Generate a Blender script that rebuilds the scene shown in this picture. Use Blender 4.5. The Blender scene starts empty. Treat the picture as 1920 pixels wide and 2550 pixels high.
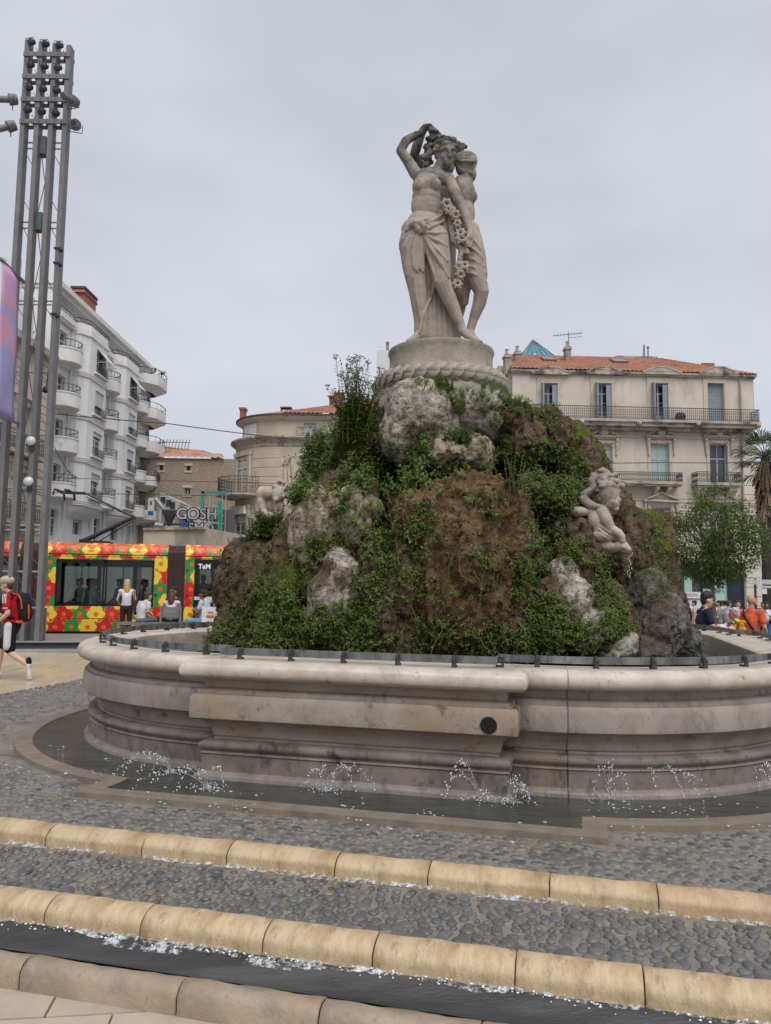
import bpy, bmesh, math, random
import numpy as np
from mathutils import Vector, Matrix, noise, Quaternion
from mathutils.bvhtree import BVHTree
random.seed(7)
PI = math.pi
sc = bpy.context.scene
COL = sc.collection
# ------------------------------------------------ camera
F_PX, PITCH, ROLL, EYE = 1916.0, math.atan(180/1916), .0125, 1.655
cp, sp, cr, sr = math.cos(PITCH), math.sin(PITCH), math.cos(ROLL), math.sin(ROLL)
_fw = Vector((0, cp, sp)); _u0 = Vector((0, -sp, cp))
_rt = Vector((1, 0, 0))*cr + _u0*sr; _up = _u0*cr - Vector((1, 0, 0))*sr
cam = bpy.data.cameras.new('camera'); camo = bpy.data.objects.new('camera', cam); COL.objects.link(camo)
camo.matrix_world = Matrix(((_rt.x, _up.x, -_fw.x, 0), (_rt.y, _up.y, -_fw.y, 0), (_rt.z, _up.z, -_fw.z, EYE), (0, 0, 0, 1)))
cam.sensor_fit = 'VERTICAL'; cam.sensor_height = 36; cam.sensor_width = 27.1
cam.lens = 36*F_PX/2550; cam.clip_start = .05; cam.clip_end = 1000
sc.camera = camo
# ------------------------------------------------ overcast sky and veiled sun
world = bpy.data.worlds.new('World'); sc.world = world; world.use_nodes = True
nt = world.node_tree; nt.nodes.clear()
wo = nt.nodes.new('ShaderNodeOutputWorld'); bg = nt.nodes.new('ShaderNodeBackground'); bg.inputs[1].default_value = .1
sky = nt.nodes.new('ShaderNodeTexSky'); sky.sky_type = 'NISHITA'; sky.sun_disc = False
SUN_EL, SUN_AZ = math.radians(58), math.radians(163)
sky.sun_elevation = SUN_EL; sky.sun_rotation = SUN_AZ
tc = nt.nodes.new('ShaderNodeTexCoord')
nz = nt.nodes.new('ShaderNodeTexNoise'); nz.inputs['Scale'].default_value = 1.7; nz.inputs['Detail'].default_value = 4; nz.inputs['Roughness'].default_value = .55
mp = nt.nodes.new('ShaderNodeMapping'); mp.inputs['Scale'].default_value = (1, 1, 2.0)
rp = nt.nodes.new('ShaderNodeValToRGB'); rp.color_ramp.elements[0].position = .3; rp.color_ramp.elements[1].position = .72
rp.color_ramp.elements[0].color = (2.58, 2.72, 3.02, 1); rp.color_ramp.elements[1].color = (3.62, 3.72, 4.08, 1)
mx = nt.nodes.new('ShaderNodeMix'); mx.data_type = 'RGBA'; mx.inputs[0].default_value = .95
nt.links.new(tc.outputs['Generated'], mp.inputs['Vector']); nt.links.new(mp.outputs[0], nz.inputs['Vector'])
nt.links.new(nz.outputs['Fac'], rp.inputs[0]); nt.links.new(sky.outputs[0], mx.inputs[6]); nt.links.new(rp.outputs[0], mx.inputs[7])
nt.links.new(mx.outputs[2], bg.inputs[0]); nt.links.new(bg.outputs[0], wo.inputs[0])
sl = bpy.data.lights.new('sun', 'SUN'); sl.energy = 1.5; sl.angle = math.radians(55); sl.color = (1, .965, .92)
slo = bpy.data.objects.new('sun', sl); COL.objects.link(slo)
sd = Vector((math.sin(SUN_AZ)*math.cos(SUN_EL), math.cos(SUN_AZ)*math.cos(SUN_EL), math.sin(SUN_EL)))
slo.rotation_euler = sd.to_track_quat('Z', 'Y').to_euler(); slo.location = (0, 0, 60)
sc.view_settings.view_transform = 'Standard'; sc.view_settings.look = 'None'; sc.view_settings.gamma = 1
sc.view_settings.exposure = .95; sc.view_settings.use_curve_mapping = False
sc.cycles.use_denoising = True; sc.cycles.max_bounces = 6; sc.cycles.diffuse_bounces = 3; sc.cycles.glossy_bounces = 3
sc.cycles.transmission_bounces = 4; sc.cycles.transparent_max_bounces = 8; sc.cycles.caustics_reflective = False; sc.cycles.caustics_refractive = False
# ------------------------------------------------ measuring: a photo pixel seen at a real distance
def ray(px, py):
    return _rt*((px-960)/F_PX) + _up*((1275-py)/F_PX) + _fw
def at(px, py, Y):
    r = ray(px, py); t = Y/r.y; return Vector((r.x*t, Y, EYE+r.z*t))
def gz(px, py, z):
    r = ray(px, py); t = (z-EYE)/r.z; return Vector((r.x*t, r.y*t, z))
def atx(px, py, X):
    r = ray(px, py); t = X/r.x; return Vector((X, r.y*t, EYE+r.z*t))
CX, CY = .76, 10.67
U = Vector((.970, -.242, 0)); V = Vector((.242, .970, 0))
def W(u, v, z=0): return Vector((CX+u*U.x+v*V.x, CY+u*U.y+v*V.y, z))
FROT = math.atan2(U.y, U.x)
# ------------------------------------------------ mesh building
def rr(a, b): return random.uniform(a, b)
class MB:
    def __init__(s): s.v = []; s.f = []
    def add(s, vs, fs):
        n = len(s.v); s.v.extend([tuple(p) for p in vs]); s.f.extend([tuple(i+n for i in f) for f in fs]); return s
    def box(s, x0, x1, y0, y1, z0, z1, M=None):
        vs = [Vector((x, y, z)) for z in (z0, z1) for y in (y0, y1) for x in (x0, x1)]
        if M: vs = [M @ p for p in vs]
        return s.add(vs, [(0, 2, 3, 1), (4, 5, 7, 6), (0, 1, 5, 4), (1, 3, 7, 5), (3, 2, 6, 7), (2, 0, 4, 6)])
    def cbox(s, c, d, rz=0, M=None):
        T = Matrix.Translation(Vector(c)) @ Matrix.Rotation(rz, 4, 'Z')
        if M: T = M @ T
        return s.box(-d[0]/2, d[0]/2, -d[1]/2, d[1]/2, -d[2]/2, d[2]/2, T)
    def bar(s, a, b, w, h=None):
        a = Vector(a); b = Vector(b); d = b-a; L = d.length
        if L < 1e-6: return s
        q = d.to_track_quat('X', 'Z').to_matrix().to_4x4()
        h = w if h is None else h
        return s.box(0, L, -w/2, w/2, -h/2, h/2, Matrix.Translation(a) @ q)
    def tube(s, pts, r, n=8, cap=True, sq=1):
        pts = [Vector(p) for p in pts]
        if not hasattr(r, '__len__'): r = [r]*len(pts)
        rings = []; up = None
        for i, p in enumerate(pts):
            d = (pts[min(i+1, len(pts)-1)]-pts[max(i-1, 0)]).normalized()
            if up is None:
                up = Vector((0, 0, 1)) if abs(d.z) < .9 else Vector((0, 1, 0))
            a = d.cross(up)
            if a.length < 1e-5: a = d.orthogonal()
            a.normalize(); b = a.cross(d); up = b
            rings.append([p+(a*math.cos(t*2*PI/n)+b*math.sin(t*2*PI/n)*sq)*r[i] for t in range(n)])
        vs = [p for R in rings for p in R]; m = len(pts)
        fs = [(i*n+j, i*n+(j+1) % n, (i+1)*n+(j+1) % n, (i+1)*n+j) for i in range(m-1) for j in range(n)]
        if cap: fs += [tuple(range(n))[::-1], tuple(range((m-1)*n, m*n))]
        return s.add(vs, fs)
    def ell(s, c, r, n=10, m=7, M=None):
        c = Vector(c); r = (r, r, r) if not hasattr(r, '__len__') else r
        vs = [Vector((0, 0, r[2]))]
        for i in range(1, m):
            t = PI*i/m
            for j in range(n):
                p = 2*PI*j/n; vs.append(Vector((r[0]*math.sin(t)*math.cos(p), r[1]*math.sin(t)*math.sin(p), r[2]*math.cos(t))))
        vs.append(Vector((0, 0, -r[2])))
        fs = [(0, 1+j, 1+(j+1) % n) for j in range(n)]
        for i in range(m-2):
            fs += [(1+i*n+j, 1+(i+1)*n+j, 1+(i+1)*n+(j+1) % n, 1+i*n+(j+1) % n) for j in range(n)]
        L = len(vs)-1; k = 1+(m-2)*n
        fs += [(L, k+(j+1) % n, k+j) for j in range(n)]
        if M: vs = [M @ p for p in vs]
        return s.add([p+c for p in vs], fs)
    def cap(s, a, b, r1, r2, n=10):
        a = Vector(a); b = Vector(b); d = b-a; L = max(d.length, 1e-4); d = d/L
        pts = []; rs = []
        for k in (90, 60, 30, 0): t = math.radians(k); pts.append(a-d*r1*math.sin(t)); rs.append(max(r1*math.cos(t), 1e-3))
        for k in (0, 30, 60, 90): t = math.radians(k); pts.append(b+d*r2*math.sin(t)); rs.append(max(r2*math.cos(t), 1e-3))
        return s.tube(pts, rs, n)
    def lathe(s, prof, n=32, c=(0, 0, 0), a0=0, a1=2*PI):
        full = abs(a1-a0-2*PI) < 1e-6; k = n if full else n+1; c = Vector(c)
        vs = [c+Vector((r*math.cos(a0+(a1-a0)*j/n), r*math.sin(a0+(a1-a0)*j/n), z)) for r, z in prof for j in range(k)]
        fs = []
        for i in range(len(prof)-1):
            for j in range(n):
                j2 = (j+1) % k
                fs.append((i*k+j, i*k+j2, (i+1)*k+j2, (i+1)*k+j))
        return s.add(vs, fs)
    def prism(s, poly, z0, z1, M=None):
        n = len(poly); vs = [Vector((x, y, z0)) for x, y in poly]+[Vector((x, y, z1)) for x, y in poly]
        if M: vs = [M @ p for p in vs]
        return s.add(vs, [tuple(range(n))[::-1], tuple(range(n, 2*n))]+[(i, (i+1) % n, n+(i+1) % n, n+i) for i in range(n)])
    def mesh(s, name, smooth=False):
        me = bpy.data.meshes.new(name); me.from_pydata(s.v, [], s.f); me.validate(verbose=False)
        if smooth: me.shade_smooth()
        me.update(); return me
    def build(s, name, mat, parent=None, smooth=False, auto=None):
        me = s.mesh(name, smooth)
        if auto is not None:
            me.shade_smooth()
            try: me.set_sharp_from_angle(angle=math.radians(auto))
            except Exception: pass
        return obj(name, me, mat, parent)
def obj(name, me, mat, parent=None):
    if mat is not None:
        for m in (mat if isinstance(mat, (list, tuple)) else [mat]): me.materials.append(m)
    o = bpy.data.objects.new(name, me); COL.objects.link(o)
    if parent: o.parent = parent
    elif len(me.vertices):
        n = len(me.vertices); co = np.empty(n*3, np.float32); me.vertices.foreach_get('co', co); co = co.reshape(-1, 3)
        lo, hi = co.min(0), co.max(0); c = np.array([(lo[0]+hi[0])/2, (lo[1]+hi[1])/2, lo[2]], np.float32)
        me.vertices.foreach_set('co', (co-c).ravel()); me.update(); o.location = Vector([float(x) for x in c])
    return o
def tag(o, label=None, cat=None, group=None, kind=None):
    if label: o['label'] = label
    if cat: o['category'] = cat
    if group: o['group'] = group
    if kind: o['kind'] = kind
    return o
def thing(name, label, cat, loc=(0, 0, 0), rz=0, group=None):
    o = bpy.data.objects.new(name, None); COL.objects.link(o); o.empty_display_size = .2
    o.location = loc; o.rotation_euler = (0, 0, rz)
    return tag(o, label, cat, group)
def struct(name, me_or_mb, mat, smooth=False, label=None, auto=None):
    o = me_or_mb.build(name, mat, None, smooth, auto) if isinstance(me_or_mb, MB) else obj(name, me_or_mb, mat)
    return tag(o, label, None, None, 'structure')
def inst(name, me, parent, loc, rz=0, sc_=1, rot=None):
    o = bpy.data.objects.new(name, me); COL.objects.link(o); o.parent = parent; o.location = loc
    o.rotation_euler = rot if rot else (0, 0, rz)
    o.scale = (sc_, sc_, sc_) if not hasattr(sc_, '__len__') else sc_
    return o
def copy_tree(o, parent=None):
    c = o.copy(); COL.objects.link(c); c.parent = parent
    for ch in list(o.children): copy_tree(ch, c)
    return c
def blob(mb, voxel, smooth=2, name='blob', fac=.5):
    """one continuous skin grown over overlapping volumes"""
    me = mb.mesh('tmp'); o = bpy.data.objects.new('tmp', me); COL.objects.link(o)
    m = o.modifiers.new('r', 'REMESH'); m.mode = 'VOXEL'; m.voxel_size = voxel; m.use_smooth_shade = True
    if smooth:
        q = o.modifiers.new('s', 'SMOOTH'); q.iterations = smooth; q.factor = fac
    dg = bpy.context.evaluated_depsgraph_get(); ev = o.evaluated_get(dg)
    res = bpy.data.meshes.new_from_object(ev); res.name = name
    bpy.data.objects.remove(o); bpy.data.meshes.remove(me)
    res.shade_smooth(); return res
def verts(me):
    n = len(me.vertices); co = np.empty(n*3, np.float32); me.vertices.foreach_get('co', co); return co.reshape(-1, 3)
def setverts(me, co): me.vertices.foreach_set('co', co.astype(np.float32).ravel()); me.update()
def normals(me):
    n = len(me.vertices); a = np.empty(n*3, np.float32); me.vertex_normals.foreach_get('vector', a); return a.reshape(-1, 3)
def displace(me, fn):
    co = verts(me); no = normals(me)
    d = np.array([fn(Vector(p)) for p in co.tolist()], np.float32)
    setverts(me, co+no*d[:, None]); return me
# ------------------------------------------------ materials
_mc = {}
def M(name, c, c2=None, rough=.75, scale=6, bump=0, bscale=None, metal=0, spec=.4, pos=(.35, .65), c3=None, s3=1.2, p3=(.5, .62), detail=6, coord='Object', stretch=None, emit=0, alpha=1, bdist=.02, c4=None, s4=8, p4=(.5, .6), vein=None):
    if name in _mc: return _mc[name]
    m = bpy.data.materials.new(name); m.use_nodes = True; t = m.node_tree; b = t.nodes['Principled BSDF']
    b.inputs['Roughness'].default_value = rough; b.inputs['Metallic'].default_value = metal; b.inputs['Specular IOR Level'].default_value = spec
    b.inputs['Base Color'].default_value = (*c, 1); b.inputs['Alpha'].default_value = alpha
    m.diffuse_color = (*c, 1)
    if c2 or bump or c3:
        co = t.nodes.new('ShaderNodeTexCoord'); src = co.outputs[coord]
        if stretch:
            mpn = t.nodes.new('ShaderNodeMapping'); mpn.inputs['Scale'].default_value = stretch; t.links.new(src, mpn.inputs[0]); src = mpn.outputs[0]
    out = None
    if c2:
        n = t.nodes.new('ShaderNodeTexNoise'); n.inputs['Scale'].default_value = scale; n.inputs['Detail'].default_value = detail; n.inputs['Roughness'].default_value = .62
        t.links.new(src, n.inputs['Vector'])
        r = t.nodes.new('ShaderNodeValToRGB'); r.color_ramp.elements[0].position = pos[0]; r.color_ramp.elements[1].position = pos[1]
        r.color_ramp.elements[0].color = (*c, 1); r.color_ramp.elements[1].color = (*c2, 1)
        t.links.new(n.outputs['Fac'], r.inputs[0]); out = r.outputs[0]
    if c3:
        n3 = t.nodes.new('ShaderNodeTexNoise'); n3.inputs['Scale'].default_value = s3; n3.inputs['Detail'].default_value = 8; n3.inputs['Roughness'].default_value = .68
        t.links.new(src, n3.inputs['Vector'])
        r3 = t.nodes.new('ShaderNodeValToRGB'); r3.color_ramp.elements[0].position = p3[0]; r3.color_ramp.elements[1].position = p3[1]
        t.links.new(n3.outputs['Fac'], r3.inputs[0])
        x = t.nodes.new('ShaderNodeMix'); x.data_type = 'RGBA'; t.links.new(r3.outputs[0], x.inputs[0])
        if out: t.links.new(out, x.inputs[6])
        else: x.inputs[6].default_value = (*c, 1)
        x.inputs[7].default_value = (*c3, 1); out = x.outputs[2]
    if out: t.links.new(out, b.inputs['Base Color'])
    if c4:
        n4 = t.nodes.new('ShaderNodeTexNoise'); n4.inputs['Scale'].default_value = s4; n4.inputs['Detail'].default_value = 6; n4.inputs['Roughness'].default_value = .7
        t.links.new(src, n4.inputs['Vector'])
        r4 = t.nodes.new('ShaderNodeValToRGB'); r4.color_ramp.elements[0].position = p4[0]; r4.color_ramp.elements[1].position = p4[1]
        t.links.new(n4.outputs['Fac'], r4.inputs[0])
        x4 = t.nodes.new('ShaderNodeMix'); x4.data_type = 'RGBA'; t.links.new(r4.outputs[0], x4.inputs[0]); t.links.new(out, x4.inputs[6]); x4.inputs[7].default_value = (*c4, 1); out = x4.outputs[2]
        t.links.new(out, b.inputs['Base Color'])
    if vein:
        n5 = t.nodes.new('ShaderNodeTexNoise'); n5.inputs['Scale'].default_value = vein[1]; n5.inputs['Detail'].default_value = 5; n5.inputs['Distortion'].default_value = .6; t.links.new(src, n5.inputs['Vector'])
        r5 = t.nodes.new('ShaderNodeValToRGB'); e5 = r5.color_ramp.elements; e5[0].position = .488; e5[0].color = (0, 0, 0, 1); e5[1].position = .512; e5[1].color = (0, 0, 0, 1); k5 = e5.new(.5); k5.color = (vein[2],)*3+(1,)
        t.links.new(n5.outputs['Fac'], r5.inputs[0]); x5 = t.nodes.new('ShaderNodeMix'); x5.data_type = 'RGBA'; t.links.new(r5.outputs[0], x5.inputs[0]); t.links.new(out, x5.inputs[6]); x5.inputs[7].default_value = (*vein[0], 1); out = x5.outputs[2]; t.links.new(out, b.inputs['Base Color'])
    if bump:
        nb = t.nodes.new('ShaderNodeTexNoise'); nb.inputs['Scale'].default_value = bscale or scale*3; nb.inputs['Detail'].default_value = 7; nb.inputs['Roughness'].default_value = .65
        t.links.new(src, nb.inputs['Vector'])
        bp = t.nodes.new('ShaderNodeBump'); bp.inputs['Strength'].default_value = bump; bp.inputs['Distance'].default_value = bdist
        t.links.new(nb.outputs['Fac'], bp.inputs['Height']); t.links.new(bp.outputs[0], b.inputs['Normal'])
    if emit:
        b.inputs['Emission Color'].default_value = (*c, 1); b.inputs['Emission Strength'].default_value = emit
    _mc[name] = m; return m
def leafmat(name, a, b_, scale=3, rough=.5):
    """leaf: glossy skin with light coming through from behind"""
    if name in _mc: return _mc[name]
    m = M(name, a, b_, rough=rough, scale=scale, pos=(.3, .7), spec=.3, coord='Object', detail=3); t = m.node_tree; p = t.nodes['Principled BSDF']; o = t.nodes['Material Output']
    tr = t.nodes.new('ShaderNodeBsdfTranslucent'); x = t.nodes.new('ShaderNodeMixShader'); x.inputs[0].default_value = .38
    t.links.new(p.inputs['Base Color'].links[0].from_socket, tr.inputs[0]); t.links.new(p.outputs[0], x.inputs[1]); t.links.new(tr.outputs[0], x.inputs[2]); t.links.new(x.outputs[0], o.inputs[0])
    return m
def glassy(name, c, rough=.05, trans=.0, mix=.5):
    """window glass: part mirror, part see-through"""
    if name in _mc: return _mc[name]
    m = bpy.data.materials.new(name); m.use_nodes = True; t = m.node_tree; t.nodes.clear()
    o = t.nodes.new('ShaderNodeOutputMaterial'); g = t.nodes.new('ShaderNodeBsdfGlossy'); g.inputs['Roughness'].default_value = rough; g.inputs['Color'].default_value = (.9, .93, .95, 1)
    tr = t.nodes.new('ShaderNodeBsdfTransparent'); tr.inputs['Color'].default_value = (*c, 1)
    fr = t.nodes.new('ShaderNodeFresnel'); fr.inputs['IOR'].default_value = 1.5
    x = t.nodes.new('ShaderNodeMixShader'); t.links.new(fr.outputs[0], x.inputs[0]); t.links.new(tr.outputs[0], x.inputs[1]); t.links.new(g.outputs[0], x.inputs[2]); t.links.new(x.outputs[0], o.inputs[0])
    _mc[name] = m; return m
def text(body, size, mat, parent, M4, name='lettering', depth=.004, offset=0, align='CENTER', label=None, sx=1):
    cu = bpy.data.curves.new(name, 'FONT'); cu.body = body; cu.size = size; cu.extrude = depth; cu.offset = offset; cu.align_x = align; cu.align_y = 'CENTER'; cu.space_character = sx
    o = bpy.data.objects.new('tmp', cu); COL.objects.link(o)
    dg = bpy.context.evaluated_depsgraph_get(); me = bpy.data.meshes.new_from_object(o.evaluated_get(dg)); me.name = name
    bpy.data.objects.remove(o); bpy.data.curves.remove(cu)
    me.transform(M4); o = obj(name, me, mat, parent)
    return o
def frame(o, x, n):
    """matrix with local X along x, local Z along n (facing out) at o"""
    x = Vector(x).normalized(); n = Vector(n).normalized(); y = n.cross(x)
    return Matrix(((x.x, y.x, n.x, o[0]), (x.y, y.y, n.y, o[1]), (x.z, y.z, n.z, o[2]), (0, 0, 0, 1)))
# ================================================ the ground
m_tile = M('pale wet paving', (.42, .33, .22), (.50, .42, .31), rough=.28, scale=1.2, bump=.12, bscale=20, c3=(.33, .29, .25), s3=.5, p3=(.52, .7))
m_joint = M('paving joint', (.20, .17, .14), rough=.8)
m_asph = M('grey paving', (.20, .19, .19), (.26, .25, .25), rough=.7, scale=3, bump=.1)
def ground_z(x, y):
    def ss(a, b, t): t = min(1, max(0, (t-a)/(b-a))); return t*t*(3-2*t)
    return -.06-.5*ss(2, 16, x)*ss(8, 30, y)-.12*ss(1, 8, x)*ss(9, 14, y)
mb = MB(); xs = [-400, -120, -60, -40, -30, -24, -18, -12, -8, -4, 0, 2, 4, 6, 8, 10, 12, 14, 16, 20, 26, 40, 70, 140, 400]
ys = [3.0, 5, 7, 9, 11, 13, 15, 17, 19, 21, 24, 27, 30, 34, 40, 50, 70, 120, 250, 600]
g = [[(x, y + (0 if j else -.25*(x-.76)+.0), ground_z(x, y)) if False else (x, y, ground_z(x, y)-.05) for x in xs] for j, y in enumerate(ys)]
n = len(xs); mb.add([p for r_ in g for p in r_], [(j*n+i, j*n+i+1, (j+1)*n+i+1, (j+1)*n+i) for j in range(len(ys)-1) for i in range(n-1)])
# keep the plaza sheet behind the fountain's front: fold the near row under the terrace
plaza = struct('plaza_ground', mb, m_asph)
for v in plaza.data.vertices:
    w = v.co + plaza.location
    lv = (w.x-CX)*V.x+(w.y-CY)*V.y
    if lv < -5.2: v.co.z = -.6-plaza.location.z
# paving tiles of the plaza, left of the fountain
pave = struct('plaza_paving', MB().box(-16, -2.2, 9.0, 18.6, -.13, -.085), m_joint)
pave.rotation_euler = (0, 0, 0)
tw, tl = .93, .62
tme = []
for k in range(5):
    b = MB(); hx, hy = tw/2-.005, tl/2-.005
    b.add([(-hx, -hy, -.05), (hx, -hy, -.05), (hx, hy, -.05), (-hx, hy, -.05), (-hx+.004, -hy+.004, rr(-.002, .002)), (hx-.004, -hy+.004, rr(-.002, .002)), (hx-.004, hy-.004, rr(-.002, .002)), (-hx+.004, hy-.004, rr(-.002, .002))], [(0, 1, 5, 4), (1, 2, 6, 5), (2, 3, 7, 6), (3, 0, 4, 7), (4, 5, 6, 7)])
    me = b.mesh('paving_tile'); me.materials.append(m_tile if k != 2 else M('golden wet paving', (.52, .40, .24), (.57, .46, .31), rough=.25, scale=1.5, bump=.1, bscale=18)); tme.append(me)
cnt = 0; px0, py0 = pave.location.x, pave.location.y; stuffmb = MB()
for j in range(15):
    for i in range(15):
        x = -15.4+i*tw+(tw/2 if j % 2 else 0); y = 9.4+j*tl
        d = math.hypot(x-CX, y-CY)
        if d < 6.1 and y < 14 or x > -2.9: continue
        inst('paving_tile', random.choice(tme), pave, (x-px0, y-py0, -.06-pave.location.z+rr(-.002, .002))); cnt += 1
# lower pavement in front of the kerb
m_low = M('sandy flagstone', (.36, .295, .225), (.46, .385, .305), rough=.5, scale=3.2, bump=.25, bscale=14, c3=(.27, .24, .21), s3=1.6, p3=(.5, .68))
lp = MB(); lp.add([W(-30, -40, -.41), W(30, -40, -.41), W(30, -6.9, -.41), W(-30, -6.9, -.41)], [(0, 1, 2, 3)])
low = struct('pavement', lp, m_joint)
lv0 = low.location.copy()
ra = FROT+math.radians(21); e1 = Vector((math.cos(ra), math.sin(ra), 0)); e2 = Vector((-e1.y, e1.x, 0)); o0 = gz(110, 2533, -.37)
for j in range(-8, 3):
    for i in range(-6, 8):
        w_, l_ = .62, .44
        c = o0+e1*((i+.5)*w_+(.31 if j % 2 else 0))+e2*((j+.5)*l_)
        lv = (c.x-CX)*V.x+(c.y-CY)*V.y
        if lv > -6.75: continue
        b = MB(); hx, hy = w_/2-.002, l_/2-.002; q = [rr(-.0025, .0025) for _ in range(4)]
        b.add([(-hx, -hy, -.03), (hx, -hy, -.03), (hx, hy, -.03), (-hx, hy, -.03), (-hx+.004, -hy+.004, q[0]), (hx-.004, -hy+.004, q[1]), (hx-.004, hy-.004, q[2]), (-hx+.004, hy-.004, q[3])], [(0, 1, 5, 4), (1, 2, 6, 5), (2, 3, 7, 6), (3, 0, 4, 7), (4, 5, 6, 7)])
        me = b.mesh('paving_tile'); me.materials.append(m_low)
        inst('paving_tile', me, low, Vector((c.x, c.y, -.37))-lv0, ra)
# ================================================ terrace, ledges, gutter, kerb (all run parallel to the front block)
m_mortar = M('wet mortar', (.18, .16, .14), (.255, .23, .20), rough=.2, scale=10, bump=.6, bscale=30, bdist=.03, c3=(.12, .108, .098), s3=3)
m_cob = M('wet dark cobble', (.045, .047, .05), (.14, .135, .13), rough=.13, scale=9, bump=.2, bscale=25, spec=.5)
m_cob2 = M('wet grey cobble', (.075, .076, .078), (.155, .15, .145), rough=.14, scale=9, bump=.2, bscale=25, spec=.5)
m_cob3 = M('wet brown cobble', (.115, .098, .082), (.18, .155, .13), rough=.24, scale=9, bump=.2, bscale=25, spec=.5)
m_ledge = M('yellow limestone', (.40, .295, .175), (.53, .41, .26), rough=.36, scale=5, bump=.7, bscale=24, c3=(.31, .205, .10), s3=3.5, p3=(.48, .68), c4=(.19, .125, .065), s4=8, p4=(.56, .74), stretch=(1.5, .6, .6))
m_ledge2 = M('rosy limestone', (.39, .265, .155), (.51, .37, .23), rough=.36, scale=5, bump=.7, bscale=24, c3=(.30, .19, .11), s3=3.5, p3=(.48, .68), c4=(.20, .12, .065), s4=9, p4=(.62, .78), stretch=(1.5, .6, .6))
m_kerb = M('worn kerb stone', (.27, .205, .145), (.37, .29, .215), rough=.4, scale=3.5, bump=.45, bscale=22, c3=(.17, .145, .125), s3=2.2, p3=(.46, .66), c4=(.10, .08, .065), s4=9, p4=(.6, .74))
m_gut = M('wet dark gutter stone', (.022, .024, .026), (.055, .056, .058), rough=.3, scale=2.6, bump=.4, bscale=40, c3=(.10, .095, .09), s3=1.7, p3=(.52, .72), stretch=(.4, 2, 1))
L1B, L1F, L2B, L2F = -5.74, -5.885, -6.51, -6.66
KI, KO = -6.93, -7.06
ter = MB(); ter.add([W(-8, L1B-.05, -.05), W(8, L1B-.05, -.05)]+[W(8, 2, -.05), W(-5.9, 2, -.05), W(-6.6, -1.4, -.05)], [(0, 1, 2, 3, 4)])
terrace = struct('cobbled_terrace', ter, m_mortar)
st = MB(); st.add([W(-8, L2B-.05, -.152), W(8, L2B-.05, -.152), W(8, L1F+.06, -.126), W(-8, L1F+.06, -.126)], [(0, 1, 2, 3)])
lowstep = struct('cobbled_step', st, m_mortar)
def sweep_stone(prof, length):
    """prof: (v,z) list from back to front; returns mesh along local x with softened ends"""
    b = MB(); rows = []
    cv = sum(p[0] for p in prof)/len(prof); cz = min(p[1] for p in prof)
    nseg = 14
    for k in range(nseg+1):
        x = -length/2+length*k/nseg; s = 0
        if k in (0, nseg): rows.append((x+(.001 if k == 0 else -.001), .005)); 
        rows.append((x+(.005 if k == 0 else -.005 if k == nseg else 0), 0))
    rows.sort()
    npf = len(prof); vs = []
    for x, ins in rows:
        for i, (v, z) in enumerate(prof):
            nx = Vector((v-cv, z-cz)); nx = nx.normalized()*ins if nx.length else Vector((0, 0))
            j = 0 if ins else .005*noise.noise(Vector((x*6, v*9+length*9, z*9)))+.0025*noise.noise(Vector((x*21, v*20+length*9, z*20)))
            vs.append((x, v-nx.x+j, z-nx.y+j))
    b.add(vs, [(k*npf+i, k*npf+i+1, (k+1)*npf+i+1, (k+1)*npf+i) for k in range(len(rows)-1) for i in range(npf-1)])
    b.add([(rows[0][0]+.004, v, z) for v, z in prof], [tuple(range(npf))]); b.add([(rows[-1][0]-.004, v, z) for v, z in prof], [tuple(range(npf))[::-1]])
    return b
def quarter(vb, vf, zt, zb, n=7, back=.035):
    """bull-nosed step: flat back, round shoulder, steep face"""
    pr = [(vb, zt-.05), (vb, zt-.004), (vb-back*.4, zt)]
    for k in range(1, n+1):
        t = PI/2*k/n; pr.append((vb-back*.4-(abs(vf-vb)-back*.4)*math.sin(t), zb+.045+(zt-zb-.045)*math.cos(t)))
    pr.append((vf-.004, zb-.05)); return pr
def run(name, us, prof, mats, label):
    root = tag(bpy.data.objects.new(name, None), label, None, None, 'structure'); COL.objects.link(root)
    root.location = W(0, 0, 0); root.rotation_euler = (0, 0, FROT)
    for a, b_ in zip(us[:-1], us[1:]):
        me = sweep_stone(prof, b_-a-.004); m = random.choice(mats) if not isinstance(mats, dict) else mats['d']
        o = me.build('ledge_stone' if 'ledge' in name else 'kerb_stone', m, root, auto=50); o.location = ((a+b_)/2, 0, rr(-.003, .003))
    return root
def u_of(px, py, z):
    p = gz(px, py, z); return (p.x-CX)*U.x+(p.y-CY)*U.y
j1 = [u_of(x, 2031+.1035*x, -.01) for x in (151, 383, 588, 850, 1075, 1370, 1635)]
j2 = [u_of(x, 2201+.1215*x, -.14) for x in (164, 395, 689, 951, 1290, 1597)]
def extend(js, step, lo=-6.5, hi=6.5):
    js = sorted(js)
    while js[0] > lo: js.insert(0, js[0]-step*rr(.85, 1.15))
    while js[-1] < hi: js.append(js[-1]+step*rr(.85, 1.15))
    return js
run('stone_ledge', extend(j1, .62), quarter(L1B, L1F, -.012, -.118), [m_ledge, m_ledge, m_ledge2], 'upper rounded step of yellow stone over which water runs')
run('stone_ledge', extend(j2, .6), quarter(L2B, L2F, -.126, -.252), [m_ledge, m_ledge, m_ledge], 'lower rounded step of yellow stone above the dark gutter')
jk = [-1.55, -.86, -.0, .70, 1.42]
kp = [(KI+.10, -.33), (KI+.03, -.29), (KI-.01, -.258), (KI-.05, -.243), (KI-.09, -.240), (KI-.118, -.250), (KO-.015, -.285), (KO-.018, -.42)]
run('stone_kerb', extend(jk, .74), kp, [m_kerb], 'low worn kerb of long stones along the gutter')
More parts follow.
